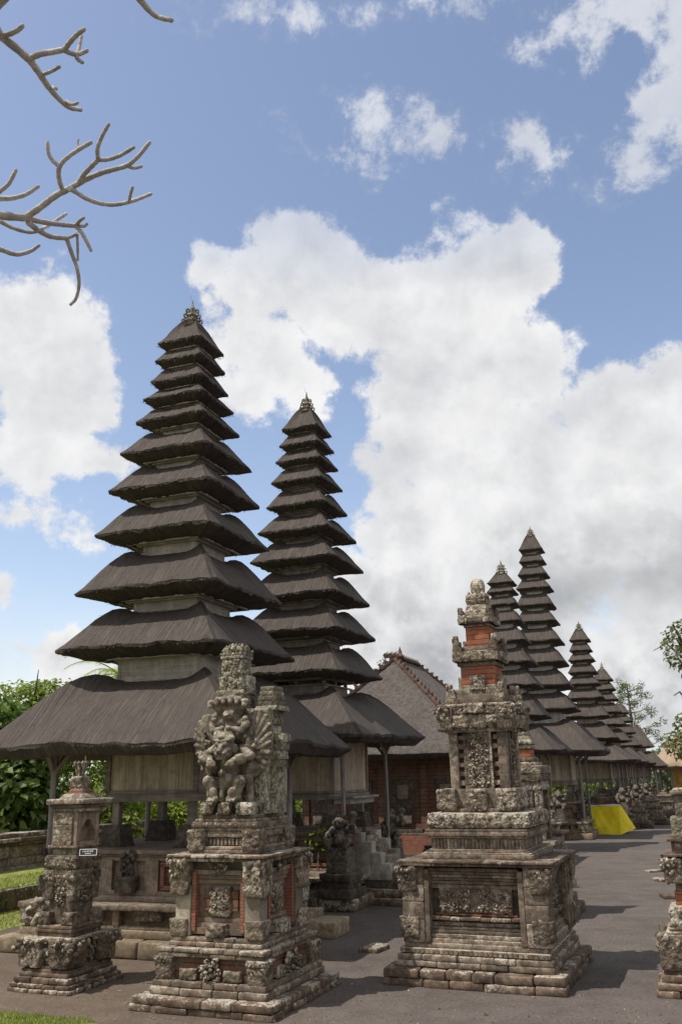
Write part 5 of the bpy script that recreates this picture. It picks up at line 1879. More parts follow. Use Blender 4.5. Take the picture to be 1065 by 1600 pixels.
        mb.rblock((-0.01, -Dp - 0.004, 1.60), (0.125, 0.012, 0.115), 0.012, 0.004, 0.002, carve=0.018, cell=0.045)
        mb.rblock((-0.01, -Dp - 0.004, 1.785), (0.125, 0.010, 0.06), 0.012, 0.004, 0.002, carve=0.010, cell=0.03)
        mb.build('lattice_panel', M['trim'], hs)
        mb = MB()
        mb.rblock((0.0, 0, 1.476), (0.205, 0.225, 0.014), 0.03, 0.008, 0.006)
        mb.build('niche_sill', M['slab'], hs)
        mb = MB()
        mb.rblock((0.02, 0.03, 1.885), (0.205, 0.235, 0.022), 0.03, 0.008, 0.005)
        mb.rblock((0.02, 0.03, 1.925), (0.235, 0.27, 0.017), 0.03, 0.008, 0.005)
        mb.rblock((0.02, 0.04, 1.975), (0.262, 0.32, 0.032), 0.03, 0.018, 0.010, rz=0.05)
        mb.rblock((0.02, 0.03, 2.035), (0.17, 0.20, 0.028), 0.04, 0.012, 0.006, top=0.75)
        mb.build('roof_slab', M['trim'], A)
        mb = MB()
        mb.rblock((0.02, 0.03, 2.09), (0.125, 0.14, 0.035), 0.03, 0.012, 0.008, top=0.6)
        mb.build('red_roof_cap', M['brick_old'], A)
        mb = MB()
        mb.rblock((0.0, 0.02, 2.19), (0.075, 0.075, 0.07), 0.016, 0.012, 0.004, carve=0.022, cell=0.04)
        mb.lathe([(0.05, 2.255), (0.055, 2.285), (0.062, 2.33), (0.082, 2.39), (0.09, 2.42), (0.05, 2.425)], 36, (0.0, 0.02, 0), flute=-0.2, nf=12)
        for q in range(10):
            t = q * math.pi / 5
            mb.lump((0.075 * math.cos(t), 0.02 + 0.075 * math.sin(t), 2.405), (0.018, 0.018, 0.04), sub=1)
        mb.tube([(0.055, 0.03, 2.38), (0.06, 0.03, 2.46), (0.055, 0.03, 2.50)], [0.016, 0.012, 0.006], 6)
        mb.build('finial', M['carved'], A)
        mb = MB(); mb.lump((0.13, -0.03, 1.50), (0.035, 0.05, 0.02), sub=2, noise=0.2); mb.lump((0.14, 0.05, 1.50), (0.03, 0.04, 0.025), sub=2, noise=0.2)
        mb.build('niche_stone', M['dark_stone'], hs)
    else:
        k = s
        mb = MB()
        mb.rblock((0, 0, 0.165), (0.445 * k, 0.445 * k, 0.034), 0.06, 0.014, 0.008)
        mb.rblock((0, 0, 0.22), (0.42 * k, 0.42 * k, 0.022), 0.06, 0.012, 0.006)
        mb.rblock((0, 0, 0.40), (0.36 * k, 0.36 * k, 0.16), 0.08, 0.01, 0.006)
        mb.rblock((0, 0, 0.575), (0.36 * k, 0.36 * k, 0.018), 0.06, 0.01, 0.006)
        mb.rblock((0, 0, 0.61), (0.33 * k, 0.33 * k, 0.016), 0.06, 0.01, 0.006)
        mb.build('plinth', M['slab'], A)
        for sx in (-1, 1):
            for sy in (-1, 1):
                mb = MB(); corner_carve(mb, sx, sy, 0.37 * k, 0.37 * k, 0.25, 0.56, 0.26 * k, 0.10, rg, 0.6, 90); mb.build('corner_carving', M['carved'], A)
        mb = MB()
        mb.rblock((0, 0, 0.71), (0.30 * k, 0.30 * k, 0.085), 0.022, 0.02, 0.006, carve=0.04, cell=0.06)
        mb.rblock((0, 0, 0.815), (0.26 * k, 0.26 * k, 0.018), 0.05, 0.01, 0.006)
        beads(mb, (0, 0, 0), 0.30 * k, 0.30 * k, 0.64, 0.79, 0.030, rg)
        mb.build('carved_cushion', M['carved'], A)
        mb = MB(); mb.rblock((0, 0, 0.90), (0.235 * k, 0.235 * k, 0.066), 0.05, 0.006, 0.003); mb.build('red_brick_stage', M['brick'], A)
        mb = MB(); mb.rblock((0, 0, 1.01), (0.22 * k, 0.22 * k, 0.045), 0.05, 0.008, 0.004); mb.build('neck', M['trim'], A)
        mb = MB()
        mb.rblock((0, 0, 1.165), (0.25 * k, 0.25 * k, 0.108), 0.022, 0.02, 0.006, carve=0.045, cell=0.065, top=1.2)
        beads(mb, (0, 0, 0), 0.275 * k, 0.275 * k, 1.08, 1.27, 0.030, rg)
        mb.build('carved_capital', M['carved'], A)
        for sx in (-1, 1):
            for sy in (-1, 1):
                mb = MB(); corner_carve(mb, sx, sy, 0.27 * k, 0.27 * k, 1.06, 1.29, 0.15, 0.08, rg, 0.8, 54); mb.build('corner_carving', M['carved'], A)
        mb = MB()
        mb.rblock((0, 0, 1.325), (0.30 * k, 0.30 * k, 0.014), 0.05, 0.006, 0.006)
        mb.rblock((0, 0, 1.40), (0.215 * k, 0.215 * k, 0.06), 0.05, 0.008, 0.004)
        mb.rblock((0, 0, 1.475), (0.255 * k, 0.255 * k, 0.018), 0.05, 0.006, 0.006)
        mb.build('shelf_moulding', M['slab'], A)
        mb = MB()
        mb.rblock((0, 0, 1.60), (0.19 * k, 0.19 * k, 0.105), 0.03, 0.008, 0.004, carve=0.01, cell=0.06)
        mb.rblock((0, 0, 1.82), (0.135 * k, 0.135 * k, 0.115), 0.05, 0.008, 0.004)
        mb.build('shaft', M['carved_green'], A)
        mb = MB()
        mb.rblock((0, 0, 1.955), (0.17 * k, 0.17 * k, 0.02), 0.04, 0.008, 0.006)
        mb.rblock((0, 0, 1.99), (0.145 * k, 0.145 * k, 0.015), 0.04, 0.008, 0.006, top=0.9)
        mb.build('cap_slab', M['trim'], A)
    return A


A = column_shrine('slim stone shrine at far left with a small arched niche and a feathered stone crown', (-3.226, 11.112), R(22.8), 1.0, True, 31)
column_shrine('stone shrine cut off by the right edge, thin red brick band under its carved capital', (3.727, 10.196), R(22), 1.0, False, 47)

# name plate on the slim shrine: white rim, white lettering too small to read
sg = thing('name_plate', 'small black name plate with white lettering propped on the slim niche shrine', 'sign', (-2.975, 10.80, 1.42), R(22.8) - R(28))
mb = MB(); mb.box((0, 0, 0), (0.098, 0.006, 0.036), rot=rotmat(rx=-0.25)); mb.build('board', M['sign'], sg, smooth=False)
mb = MB()
rr_ = rotmat(rx=-0.25)
for (x, z, hx_, hz_) in ((0, 0.033, 0.097, 0.003), (0, -0.033, 0.097, 0.003), (0.095, 0, 0.003, 0.029), (-0.095, 0, 0.003, 0.029)):
    mb.box(rr_ @ np.array([x, -0.008, z]), (hx_, 0.0025, hz_), rot=rr_)
mb.build('white_rim', M['sign_white'], sg, smooth=False)
mb = MB()
rq = random.Random(2)
x = -0.062
while x < 0.06:
    w_ = rq.uniform(0.004, 0.007)
    for dz in ((-0.006, 0.006) if rq.random() < 0.6 else (0.0,)):
        mb.box(rr_ @ np.array([x + w_, -0.008, 0.010 + dz]), (w_, 0.0025, 0.0022), rot=rr_)
    mb.box(rr_ @ np.array([x, -0.008, 0.010]), (0.0016, 0.0025, 0.009), rot=rr_)
    x += 2 * w_ + 0.006
for i in range(5):
    mb.box(rr_ @ np.array([-0.03 + i * 0.014, -0.008, -0.014]), (0.005, 0.0025, 0.0035), rot=rr_)
mb.build('lettering', M['sign_white'], sg, smooth=False)


# ------------------------------------------------------------------ brick pavilion behind the second tower
rg = random.Random(55)
PV = thing('brick_pavilion', 'brick pavilion under a steep grey thatched hip roof with toothed clay ridge tiles', 'pavilion', (0.60, 20.6, 0), R(22))
# local: x along the front, y away; front eave at y = 0
HW, LEN, ZE, ZR = 2.55, 5.6, 2.70, 4.98
RX, RY0, RY1 = 0.05, 1.62, 3.6
def roofz(q):
    return q ** 1.12
mbp = MB()
nx = 26
secs = []
# roof as rings from the eave up to the ridge line
NP = 96
ring0 = []
for i in range(NP):
    t = i / NP * 4
    sd_ = int(t); f = t - sd_
    c0 = [(-HW, 0), (HW, 0), (HW, LEN), (-HW, LEN)][sd_]; c1 = [(HW, 0), (HW, LEN), (-HW, LEN), (-HW, 0)][sd_]
    ring0.append((c0[0] + (c1[0] - c0[0]) * f, c0[1] + (c1[1] - c0[1]) * f, sd_, f))
def ridgept(sd_, f):
    if sd_ == 0: return (RX, RY0)
    if sd_ == 1: return (RX, RY0 + (RY1 - RY0) * f)
    if sd_ == 2: return (RX, RY1)
    return (RX, RY1 + (RY0 - RY1) * f)
V = []; UV = []; F = []
qs = [0, 0.08, 0.2, 0.35, 0.5, 0.65, 0.8, 0.92, 1.0]
rn = np.random.default_rng(4)
for q in qs:
    for (x, y, sd_, f) in ring0:
        rx, ry = ridgept(sd_, f)
        px, py = x + (rx - x) * q, y + (ry - y) * q
        z = ZE + (ZR - ZE) * roofz(q) + rn.normal() * 0.008
        bul = 0.05 * math.sin(math.pi * q)
        V.append((px, py, z + bul)); UV.append(((x if sd_ % 2 == 0 else y) + sd_ * 7.7, (1 - q) * 2.8))
for (dz, din) in ((-0.05, -0.02), (-0.16, 0.10), (-0.10, 0.6), (0.15, 1.2)):
    for (x, y, sd_, f) in ring0:
        cx_, cy_ = 0, LEN / 2
        l = math.hypot(x - cx_, y - cy_)
        V.append((x - (x - cx_) / l * din, y - (y - cy_) / l * din, ZE + dz + rn.normal() * 0.008)); UV.append(((x if sd_ % 2 == 0 else y) + sd_ * 7.7, 2.9 + din))
order = list(range(len(qs) - 1, -1, -1)) + [len(qs) + i for i in range(4)]
for a, b in zip(order[:-1], order[1:]):
    for i in range(NP):
        j = (i + 1) % NP
        F.append((a * NP + i, b * NP + i, b * NP + j, a * NP + j))
mbp.add(V, F, 0, UV)
roof = mbp.build('roof', M['thatch_mat'], PV, angle=60)
def ridge_line(p0, p1, n, name):
    mb = MB()
    for i in range(n):
        t = (i + 0.5) / n
        p = np.array(p0) + (np.array(p1) - np.array(p0)) * t
        bz = 0
        if abs(p0[2] - p1[2]) > 0.5:
            p[2] = ZE + (ZR - ZE) * roofz(1 - t) + 0.05 * math.sin(math.pi * t) - 0.015
        d = (np.array(p1) - np.array(p0)); L = np.linalg.norm(d) / n
        yaw = math.atan2(d[1], d[0]); pit = math.atan2(d[2], math.hypot(d[0], d[1]))
        Rm = rotmat(rz=yaw) @ rotmat(ry=-pit)
        c_ = (p[0], p[1], p[2] + 0.03 + bz)
        mb.box(c_, (L * 0.47, 0.06, 0.028), rot=Rm)
        up = Rm @ np.array([0, 0, 1.0])
        mb.box(np.array(c_) + up * 0.03, (L * 0.30, 0.032, 0.026), rot=Rm)
        tth = np.array(c_) + up * 0.065
        mb.lump(tth, (L * 0.28, 0.02, 0.04), rot=Rm, sub=1)
        mb.lump(tth + up * 0.03 + Rm @ np.array([L * 0.16, 0, 0]), (L * 0.10, 0.015, 0.03), rot=Rm, sub=1)
    return mb.build(name, M['tile'], roof, smooth=False)
for cx_, cy_, ry in ((-HW, 0, RY0), (HW, 0, RY0), (HW, LEN, RY1), (-HW, LEN, RY1)):
    ridge_line((RX, ry, ZR), (cx_, cy_, ZE + 0.02), 24, 'hip_tiles')
ridge_line((RX, RY0, ZR + 0.02), (RX, RY1, ZR + 0.02), 12, 'ridge_tiles')
mb = MB()
for q in range(6):
    a = -0.25 + q * 0.1
    mb.tube([(RX - 0.22 + q * 0.055, RY0 - 0.02, ZR + 0.02), (RX - 0.27 + q * 0.06, RY0 - 0.03, ZR + 0.10), (RX - 0.22 + q * 0.06, RY0 - 0.03, ZR + 0.15 + 0.02 * (q % 2))], [0.035, 0.03, 0.012], 6)
mb.build('ridge_ornament', M['tile'], roof)
mb = MB()
mb.lathe([(0.10, 0.0), (0.11, 0.05), (0.06, 0.10), (0.05, 0.16), (0.03, 0.22), (0.015, 0.27), (0.0, 0.30)], 10, (RX + 0.03, RY0 + 0.35, ZR + 0.04))
mb.build('ridge_finial', M['tile'], roof)
# walls
wx, wy0, wy1 = 2.0, 0.55, LEN - 0.52
mb = MB()
mb.box((0, (wy0 + wy1) / 2, 1.80), (wx, (wy1 - wy0) / 2, 0.95))
mb.build('brick_wall', M['brick_old'], PV, smooth=False)
mb = MB(); mb.box((0, (wy0 + wy1) / 2, 0.72), (wx + 0.05, (wy1 - wy0) / 2 + 0.05, 0.19)); mb.build('brick_plinth', M['red_frame'], PV, smooth=False)
mb = MB(); mb.rblock((0, (wy0 + wy1) / 2, 0.27), (wx + 0.32, (wy1 - wy0) / 2 + 0.34, 0.265), 0.3, 0.02, 0.01); mb.build('stone_base', M['dark_stone'], PV)
mb = MB(); mb.rblock((0, (wy0 + wy1) / 2, 0.93), (wx + 0.04, (wy1 - wy0) / 2 + 0.04, 0.03), 0.3, 0.01, 0.004); mb.rblock((0, (wy0 + wy1) / 2, 1.0), (wx + 0.025, (wy1 - wy0) / 2 + 0.025, 0.035), 0.3, 0.01, 0.004); mb.build('wall_band', M['dark_stone'], PV)
for i, xx in enumerate((-1.5, -0.5, 0.5, 1.5)):
    mb = MB()
    mb.box((xx, wy0 - 0.012, 1.75), (0.25, 0.02, 0.36))
    mb.build('wall_panel', M['dark_stone'], PV, smooth=False)
    mb = MB(); mb.rblock((xx, wy0 - 0.03, 1.83), (0.115, 0.02, 0.15), 0.025, 0.006, 0.004, carve=0.03, cell=0.07); mb.build('panel_carving', M['meru_stone'], PV)
    mb = MB(); mb.rblock((xx, wy0 - 0.03, 1.24), (0.20, 0.03, 0.09), 0.05, 0.008, 0.004, carve=0.02, cell=0.06); mb.build('panel_carving', M['dark_stone'], PV)
for xx in (-1.9, -1.0, 0.0, 1.0, 1.9):
    mb = MB(); mb.box((xx, wy0 - 0.02, 1.74), (0.085, 0.035, 0.70)); mb.build('brick_pilaster', M['brick_old'], PV, smooth=False)
for sx in (-1, 1):
    for yy in (0.28, LEN / 2, LEN - 0.28):
        mb = MB(); mb.tube([(sx * 2.24, yy, 0.53), (sx * 2.24, yy, ZE + 0.02)], [0.055, 0.05], 8); mb.build('post', M['post'], PV)
mb = MB()
for sx in (-1, 1):
    mb.box((sx * 2.24, LEN / 2, ZE - 0.02), (0.05, LEN / 2 - 0.2, 0.05))
mb.box((0, 0.28, ZE + 0.035), (2.28, 0.05, 0.05)); mb.box((0, LEN - 0.28, ZE + 0.035), (2.28, 0.05, 0.05))
mb.build('eave_beam', M['beam'], PV, smooth=False)

# ------------------------------------------------------------------ stone stairs, guardians, small things round the second tower
M2C = (-0.709, 18.0); M2T = R(22)


def m2(x, y):
    f = np.array([math.cos(M2T), -math.sin(M2T)]); s = np.array([math.sin(M2T), math.cos(M2T)])
    q = np.array(M2C) + f * x + s * y
    return float(q[0]), float(q[1])


p = m2(1.1, 0.1)
st = thing('stone_stairs', 'pale stone block stairs climbing to the second tower between two guardian figures', 'stairs', (p[0], p[1], 0), M2T)
for i, (x0, x1, z) in enumerate(((-0.12, 0.10, 1.20), (0.08, 0.29, 1.05), (0.27, 0.47, 0.86), (0.45, 0.64, 0.68))):
    for sy in (-1, 1):
        mb = MB(); mb.rblock(((x0 + x1) / 2, sy * 0.42, z / 2 + 0.2), ((x1 - x0) / 2 + 0.01, 0.12, z / 2 - 0.2), 0.12, 0.012, 0.006); mb.build('cheek_block', M['step'], st)
    mb = MB(); mb.rblock(((x0 + x1) / 2 + 0.02, 0, (z - 0.08) / 2 + 0.15), ((x1 - x0) / 2 + 0.03, 0.298, (z - 0.08) / 2 - 0.15), 0.12, 0.012, 0.006); mb.build('tread', M['trim'], st)
for x, w_, z0, z1, mt in ((0.72, 0.36, 0.42, 0.56, 'trim'), (0.78, 0.42, 0.27, 0.415, 'dark_stone'), (0.84, 0.50, 0.13, 0.265, 'slab'), (0.90, 0.60, 0.0, 0.125, 'slab')):
    mb = MB(); mb.rblock((x - 0.25, 0, (z0 + z1) / 2), (0.30 + w_ * 0.25, w_ + 0.1, (z1 - z0) / 2), 0.1, 0.02, 0.01); mb.build('base_step', M[mt], st)

# seated guardian with a raised club on a carved block
gp = thing('guardian_statue', 'weathered stone guardian with raised club on a carved block, near side of pale stairs', 'statue', (*m2(1.12, -1.22), 0.0), M2T, 'stone guardian statues')
mb = MB()
mb.rblock((0, 0, 0.28), (0.30, 0.30, 0.075), 0.08, 0.015, 0.008)
mb.rblock((0, 0, 0.42), (0.23, 0.23, 0.07), 0.06, 0.012, 0.006)
mb.rblock((0, 0, 0.54), (0.27, 0.27, 0.055), 0.03, 0.02, 0.006, carve=0.035, cell=0.06, top=1.1)
mb.build('block_foot', M['dark_stone'], gp)
mb = MB()
mb.rblock((0, 0, 0.80), (0.20, 0.20, 0.20), 0.022, 0.012, 0.004, carve=0.03, cell=0.055, top=0.86)
mb.build('carved_block', M['dark_stone'], gp)
P_ = []
X0 = 1.0
P_ += [('c', (0, 0, X0 + 0.10), (0, 0.02, X0 + 0.30), 0.15, 0.12), ('e', (0, -0.10, X0 + 0.13), (0.11, 0.09, 0.10)),
       ('c', (-0.08, -0.02, X0 + 0.08), (-0.20, -0.16, X0 + 0.13), 0.075, 0.07), ('c', (0.08, -0.02, X0 + 0.08), (0.20, -0.14, X0 + 0.11), 0.075, 0.07),
       ('c', (-0.20, -0.16, X0 + 0.13), (-0.15, -0.20, X0 + 0.02), 0.06, 0.05), ('c', (0.20, -0.14, X0 + 0.11), (0.16, -0.20, X0 + 0.02), 0.06, 0.05),
       ('e', (0.0, -0.04, X0 + 0.41), (0.105, 0.105, 0.105)), ('e', (0, -0.14, X0 + 0.39), (0.035, 0.03, 0.03)), ('e', (-0.045, -0.125, X0 + 0.43), (0.026, 0.022, 0.022)), ('e', (0.045, -0.125, X0 + 0.43), (0.026, 0.022, 0.022)),
       ('c', (-0.05, -0.12, X0 + 0.345), (0.05, -0.12, X0 + 0.345), 0.018, 0.018), ('e', (-0.11, -0.02, X0 + 0.41), (0.03, 0.04, 0.055)), ('e', (0.11, -0.02, X0 + 0.41), (0.03, 0.04, 0.055)),
       ('e', (0, 0.03, X0 + 0.50), (0.11, 0.10, 0.06)), ('e', (0, 0.06, X0 + 0.55), (0.06, 0.06, 0.05)), ('e', (0, 0.12, X0 + 0.38), (0.10, 0.08, 0.14)),
       ('c', (-0.13, 0.0, X0 + 0.30), (-0.23, -0.05, X0 + 0.20), 0.06, 0.052), ('c', (-0.23, -0.05, X0 + 0.20), (-0.14, -0.18, X0 + 0.21), 0.05, 0.042),
       ('c', (0.13, 0.0, X0 + 0.30), (0.25, -0.04, X0 + 0.28), 0.06, 0.052), ('c', (0.25, -0.04, X0 + 0.28), (0.27, -0.10, X0 + 0.42), 0.05, 0.044),
       ('e', (0.27, -0.11, X0 + 0.44), (0.052, 0.05, 0.05)), ('c', (0.27, -0.13, X0 + 0.38), (0.27, -0.07, X0 + 0.52), 0.035, 0.05), ('e', (0.27, -0.05, X0 + 0.55), (0.075, 0.075, 0.065))]
figure('seated_figure', P_, M['dark_stone'], gp, 0.014, 0.008, 0.04, 0.010)
GUARD = gp


def guardian(x, y, z, th, s, label):
    o = copy_tree(GUARD)
    o.location = (x, y, z); o.rotation_euler = (0, 0, -th); o.scale = (s, s, s)
    o['label'] = label
    return o


guardian(*m2(1.12, 1.45), 0.0, M2T, 0.97, 'weathered stone guardian at the pavilion side of the pale stairs')

p = m2(0.92, -0.05)
ob = thing('offering_bowl', 'small reddish bowl on a pointed stand at the head of the pale stairs', 'bowl', (p[0], p[1], 1.20), 0)
MB().lathe([(0.07, 0.0), (0.05, 0.03), (0.022, 0.12), (0.016, 0.17), (0.03, 0.19)], 12).build('stand', M['step'], ob)
MB().lathe([(0.03, 0.19), (0.10, 0.215), (0.135, 0.245), (0.12, 0.248), (0.03, 0.23)], 18).build('dish', M['terracotta'], ob)
sg2 = thing('name_plate', 'tiny dark name plate fixed under the floor edge of the second tower', 'sign', (*m2(0.93, -0.72), 1.72), M2T)
mb = MB(); mb.box((0, 0, 0), (0.075, 0.006, 0.028)); mb.build('board', M['sign'], sg2, smooth=False)
mb = MB(); [mb.box((-0.05 + i * 0.02, -0.008, 0.0), (0.007, 0.002, 0.006)) for i in range(6)]; mb.build('lettering', M['sign_white'], sg2, smooth=False)
lip = thing('floor_shelf', 'projecting pale timber floor shelf on the stair side of the second tower', 'shelf', (*m2(1.0, -0.25), 1.83), M2T)
mb = MB(); mb.box((0.06, 0, 0.0), (0.20, 0.66, 0.02)); mb.build('board', M['post'], lip, smooth=False)
mb = MB(); mb.box((0.02, 0, -0.07), (0.16, 0.62, 0.045)); mb.build('bearer', M['step'], lip, smooth=False)

ur = thing('stone_urn', 'squat carved stone urn on a low block in front of the brick pavilion', 'urn', (1.70, 19.2, 0), M2T)
mb = MB(); mb.rblock((0, 0, 0.22), (0.26, 0.24, 0.22), 0.08, 0.02, 0.01); mb.rblock((0, 0, 0.46), (0.30, 0.27, 0.03), 0.08, 0.01, 0.008); mb.build('block', M['dark_stone'], ur)
MB().lathe([(0.10, 0.49), (0.15, 0.53), (0.185, 0.62), (0.18, 0.70), (0.14, 0.76), (0.15, 0.79), (0.17, 0.81), (0.12, 0.815)], 22, flute=0.05, nf=14).build('urn_body', M['dark_stone'], ur)


# ------------------------------------------------------------------ second carved shrine behind the tall one
def tiered_shrine(label, c, th, k=1.0, seed=5):
    rg = random.Random(seed)
    E = thing('tiered_shrine', label, 'shrine', (c[0], c[1], 0), th, 'carved stone shrines')
    mb = MB(); mb.courses(0.72 * k, 0.72 * k, 0, 0.16, 3, 0.25, seg=0.12, r=0.03, rough=0.012, rng=rg); mb.courses(0.62 * k, 0.62 * k, 0.162, 0.30, 3, 0.25, seg=0.12, r=0.02, rough=0.01, rng=rg); mb.build('foundation', M['slab'], E)
    mb = MB()
    mb.rblock((0, 0, 0.60), (0.46 * k, 0.46 * k, 0.30), 0.08, 0.01, 0.006)
    mb.build('storey_wall', M['brick'], E)
    mb = MB()
    for sx in (-1, 1):
        for sy in (-1, 1):
            mb.rblock((sx * 0.43 * k, sy * 0.43 * k, 0.60), (0.10 * k, 0.10 * k, 0.296), 0.05, 0.01, 0.006, carve=0.025, cell=0.06)
    mb.build('pilaster', M['carved'], E)
    mb = MB()
    mb.rblock((0, 0, 0.93), (0.56 * k, 0.56 * k, 0.03), 0.08, 0.01, 0.006)
    mb.rblock((0, 0, 1.02), (0.46 * k, 0.46 * k, 0.055), 0.08, 0.01, 0.006)
    mb.rblock((0, 0, 1.11), (0.50 * k, 0.50 * k, 0.032), 0.03, 0.01, 0.006, carve=0.012, cell=0.05)
    mb.build('table_slab', M['trim'], E)
    mb = MB(); mb.rblock((0, 0, 1.53), (0.23 * k, 0.23 * k, 0.385), 0.08, 0.01, 0.005); mb.build('shaft_core', M['brick_old'], E)
    for sx in (-1, 1):
        for sy in (-1, 1):
            mb = MB(); mb.rblock((sx * 0.27 * k, sy * 0.27 * k, 1.53), (0.055 * k, 0.055 * k, 0.38), 0.03, 0.01, 0.004, carve=0.016, cell=0.05); mb.build('corner_post', M['carved'], E)
    mb = MB()
    mb.rblock((0, 0, 1.99), (0.33 * k, 0.33 * k, 0.07), 0.03, 0.015, 0.006, carve=0.03, cell=0.06)
    mb.rblock((0, 0, 2.12), (0.37 * k, 0.37 * k, 0.055), 0.03, 0.015, 0.006, carve=0.03, cell=0.06)
    mb.rblock((0, 0, 2.24), (0.38 * k, 0.38 * k, 0.06), 0.03, 0.015, 0.006, carve=0.025, cell=0.06)
    mb.rblock((0, 0, 2.33), (0.26 * k, 0.26 * k, 0.03), 0.05, 0.01, 0.005)
    mb.rblock((0, 0, 2.40), (0.22 * k, 0.22 * k, 0.035), 0.03, 0.015, 0.005, carve=0.03, cell=0.05)
    mb.build('cornice', M['carved'], E)
    mb = MB(); mb.rblock((0, 0, 2.51), (0.165 * k, 0.165 * k, 0.08), 0.06, 0.006, 0.003); mb.build('red_brick_stage', M['brick'], E)
    mb = MB()
    for z, s, cv in ((2.62, 0.19, 0.02), (2.69, 0.215, 0.025), (2.75, 0.17, 0.02), (2.83, 0.14, 0.02), (2.89, 0.12, 0.015)):
        mb.rblock((0, 0, z), (s * k, s * k, 0.035), 0.03, 0.01, 0.004, carve=cv, cell=0.05, top=0.9)
    mb.build('cornice', M['carved_green'], E)
    mb = MB(); mb.rblock((0, 0, 2.98), (0.095 * k, 0.095 * k, 0.06), 0.06, 0.006, 0.003); mb.build('red_brick_stage', M['brick'], E)
    mb = MB()
    for i in range(8):
        s = 0.135 - 0.012 * i - 0.02 * (i % 2)
        mb.rblock((0.0, 0, 3.07 + i * 0.062), (s * k, s * k, 0.034), 0.025, 0.01, 0.004, carve=0.022, cell=0.045, top=0.85)
    mb.lump((0, 0, 3.57), (0.04, 0.04, 0.07), sub=2)
    mb.build('finial', M['carved_green'], E)
    return E


tiered_shrine('narrow tiered shrine with red brick bands half hidden behind the tall carved shrine', (2.98, 15.5), R(22), 1.0, 61)

# stacked dark gate pillar at the far right
gt = thing('gate_pillar', 'dark pillar of stacked stone slabs beyond the right edge shrine, below the leaves', 'pillar', (11.2, 28.0, 0), R(21))
mb = MB()
z = 0; i = 0
rq = random.Random(7)
while z < 3.1:
    h = rq.uniform(0.07, 0.16); s = (0.62 if z < 1.0 else 0.47) + rq.uniform(-0.08, 0.08) - 0.07 * max(0, z - 1.5)
    mb.rblock((rq.uniform(-0.02, 0.02), 0, z + h / 2), (s, s, h / 2 - 0.003), 0.12, 0.02, 0.012)
    z += h
mb.build('stacked_slabs', M['dark_stone'], gt)

# ------------------------------------------------------------------ yellow draped table
yt = thing('draped_table', 'table wrapped in a bright yellow cloth with a blue-grey sheet on top', 'table', (9.10, 34.3, 0), R(14))
def cloth_panel(p00, p10, p11, p01, n, amp, seed, sag=0.0):
    rng_ = random.Random(seed)
    ph = [rng_.uniform(0, 6.28) for _ in range(6)]
    A_ = [np.array(q, float) for q in (p00, p10, p11, p01)]
    nrm = np.cross(A_[1] - A_[0], A_[3] - A_[0]); nrm /= np.linalg.norm(nrm)
    V = []; F = []
    for j in range(n + 1):
        for i in range(n + 1):
            u, v = i / n, j / n
            p_ = (A_[0] * (1 - u) + A_[1] * u) * (1 - v) + (A_[3] * (1 - u) + A_[2] * u) * v
            w = math.sin(9 * u + 3 * v + ph[0]) + 0.6 * math.sin(17 * u - 6 * v + ph[1]) + 0.5 * math.sin(7 * v + 5 * u + ph[2]) + 0.35 * math.sin(31 * u + 11 * v + ph[3])
            e = math.sin(math.pi * u) ** 0.5 * (math.sin(math.pi * min(1, v * 0.9 + 0.05))) ** 0.5
            V.append(p_ + nrm * amp * w * e)
    for j in range(n):
        for i in range(n):
            F.append((j * (n + 1) + i, j * (n + 1) + i + 1, (j + 1) * (n + 1) + i + 1, (j + 1) * (n + 1) + i))
    return V, F
tl = (-0.62, -0.30, 0.95); tr = (0.86, -0.30, 0.98); br_ = (0.94, 0.85, 0.98); bl_ = (-0.50, 0.85, 0.95)
f0 = (-0.56, -0.64, 0.02); f1_ = (0.80, -0.62, 0.0); f2 = (1.38, 0.30, 0.16); f3 = (-0.5, 1.0, 0.02)
mb = MB()
for a in ((f0, f1_, tr, tl), (f1_, f2, br_, tr), (f2, f3, bl_, br_), (f3, f0, tl, bl_)):
    mb.add(*cloth_panel(*a, 26, 0.03, rg.randint(0, 999)))
cl = mb.build('yellow_cloth', M['cloth'], yt, angle=60)
mb = MB(); mb.add(*cloth_panel((-0.60, -0.30, 0.955), (0.86, -0.30, 0.985), (0.94, 0.85, 0.985), (-0.50, 0.85, 0.955), 16, 0.02, 5)); mb.build('top_sheet', M['cloth_top'], yt)
for x in (-0.45, 0.6):
    for y in (-0.18, 0.75):
        mb = MB(); mb.box((x, y, 0.46), (0.03, 0.03, 0.46)); mb.build('leg', M['beam'], yt, smooth=False)

# ------------------------------------------------------------------ loose slabs
for (x, y, a, hx, hy, hz, lab, mt) in (
        (6.95, 21.4, 0.3, 0.30, 0.13, 0.022, 'thin pale slab lying alone in the open yard, with a small stone on it', 'trim'),
        (5.78, 17.1, -0.1, 0.20, 0.2, 0.035, 'flat stone slab lying close behind the right edge shrine', 'slab'),
        (6.42, 19.6, 0.2, 0.12, 0.16, 0.03, 'small brownish paving stone between the two slabs at right', 'slab'),
        (-0.33, 14.0, -0.35, 0.24, 0.32, 0.11, 'rounded kerb stone beside the nearest tower platform', 'tan'),
        (0.32, 12.75, -0.5, 0.13, 0.2, 0.03, 'small flat stone set in the earth between the two big shrines', 'slab'),
        (4.15, 19.0, 0.3, 0.30, 0.26, 0.11, 'mossy block at the foot of the tall shrine side, out in the yard', 'tan')):
    mb = MB()
    mb.rblock((0, 0, hz), (hx, hy, hz), 0.05, 0.03, 0.014)
    if 'alone' in lab:
        mb.lump((0.16, 0.02, hz * 2 + 0.02), (0.035, 0.035, 0.035), sub=2, noise=0.3)
    o = mb.build('stone_slab', M[mt])
    o.location = (x, y, -0.005); o.rotation_euler = (0, 0, a)
    tag(o, lab, 'stone slab')

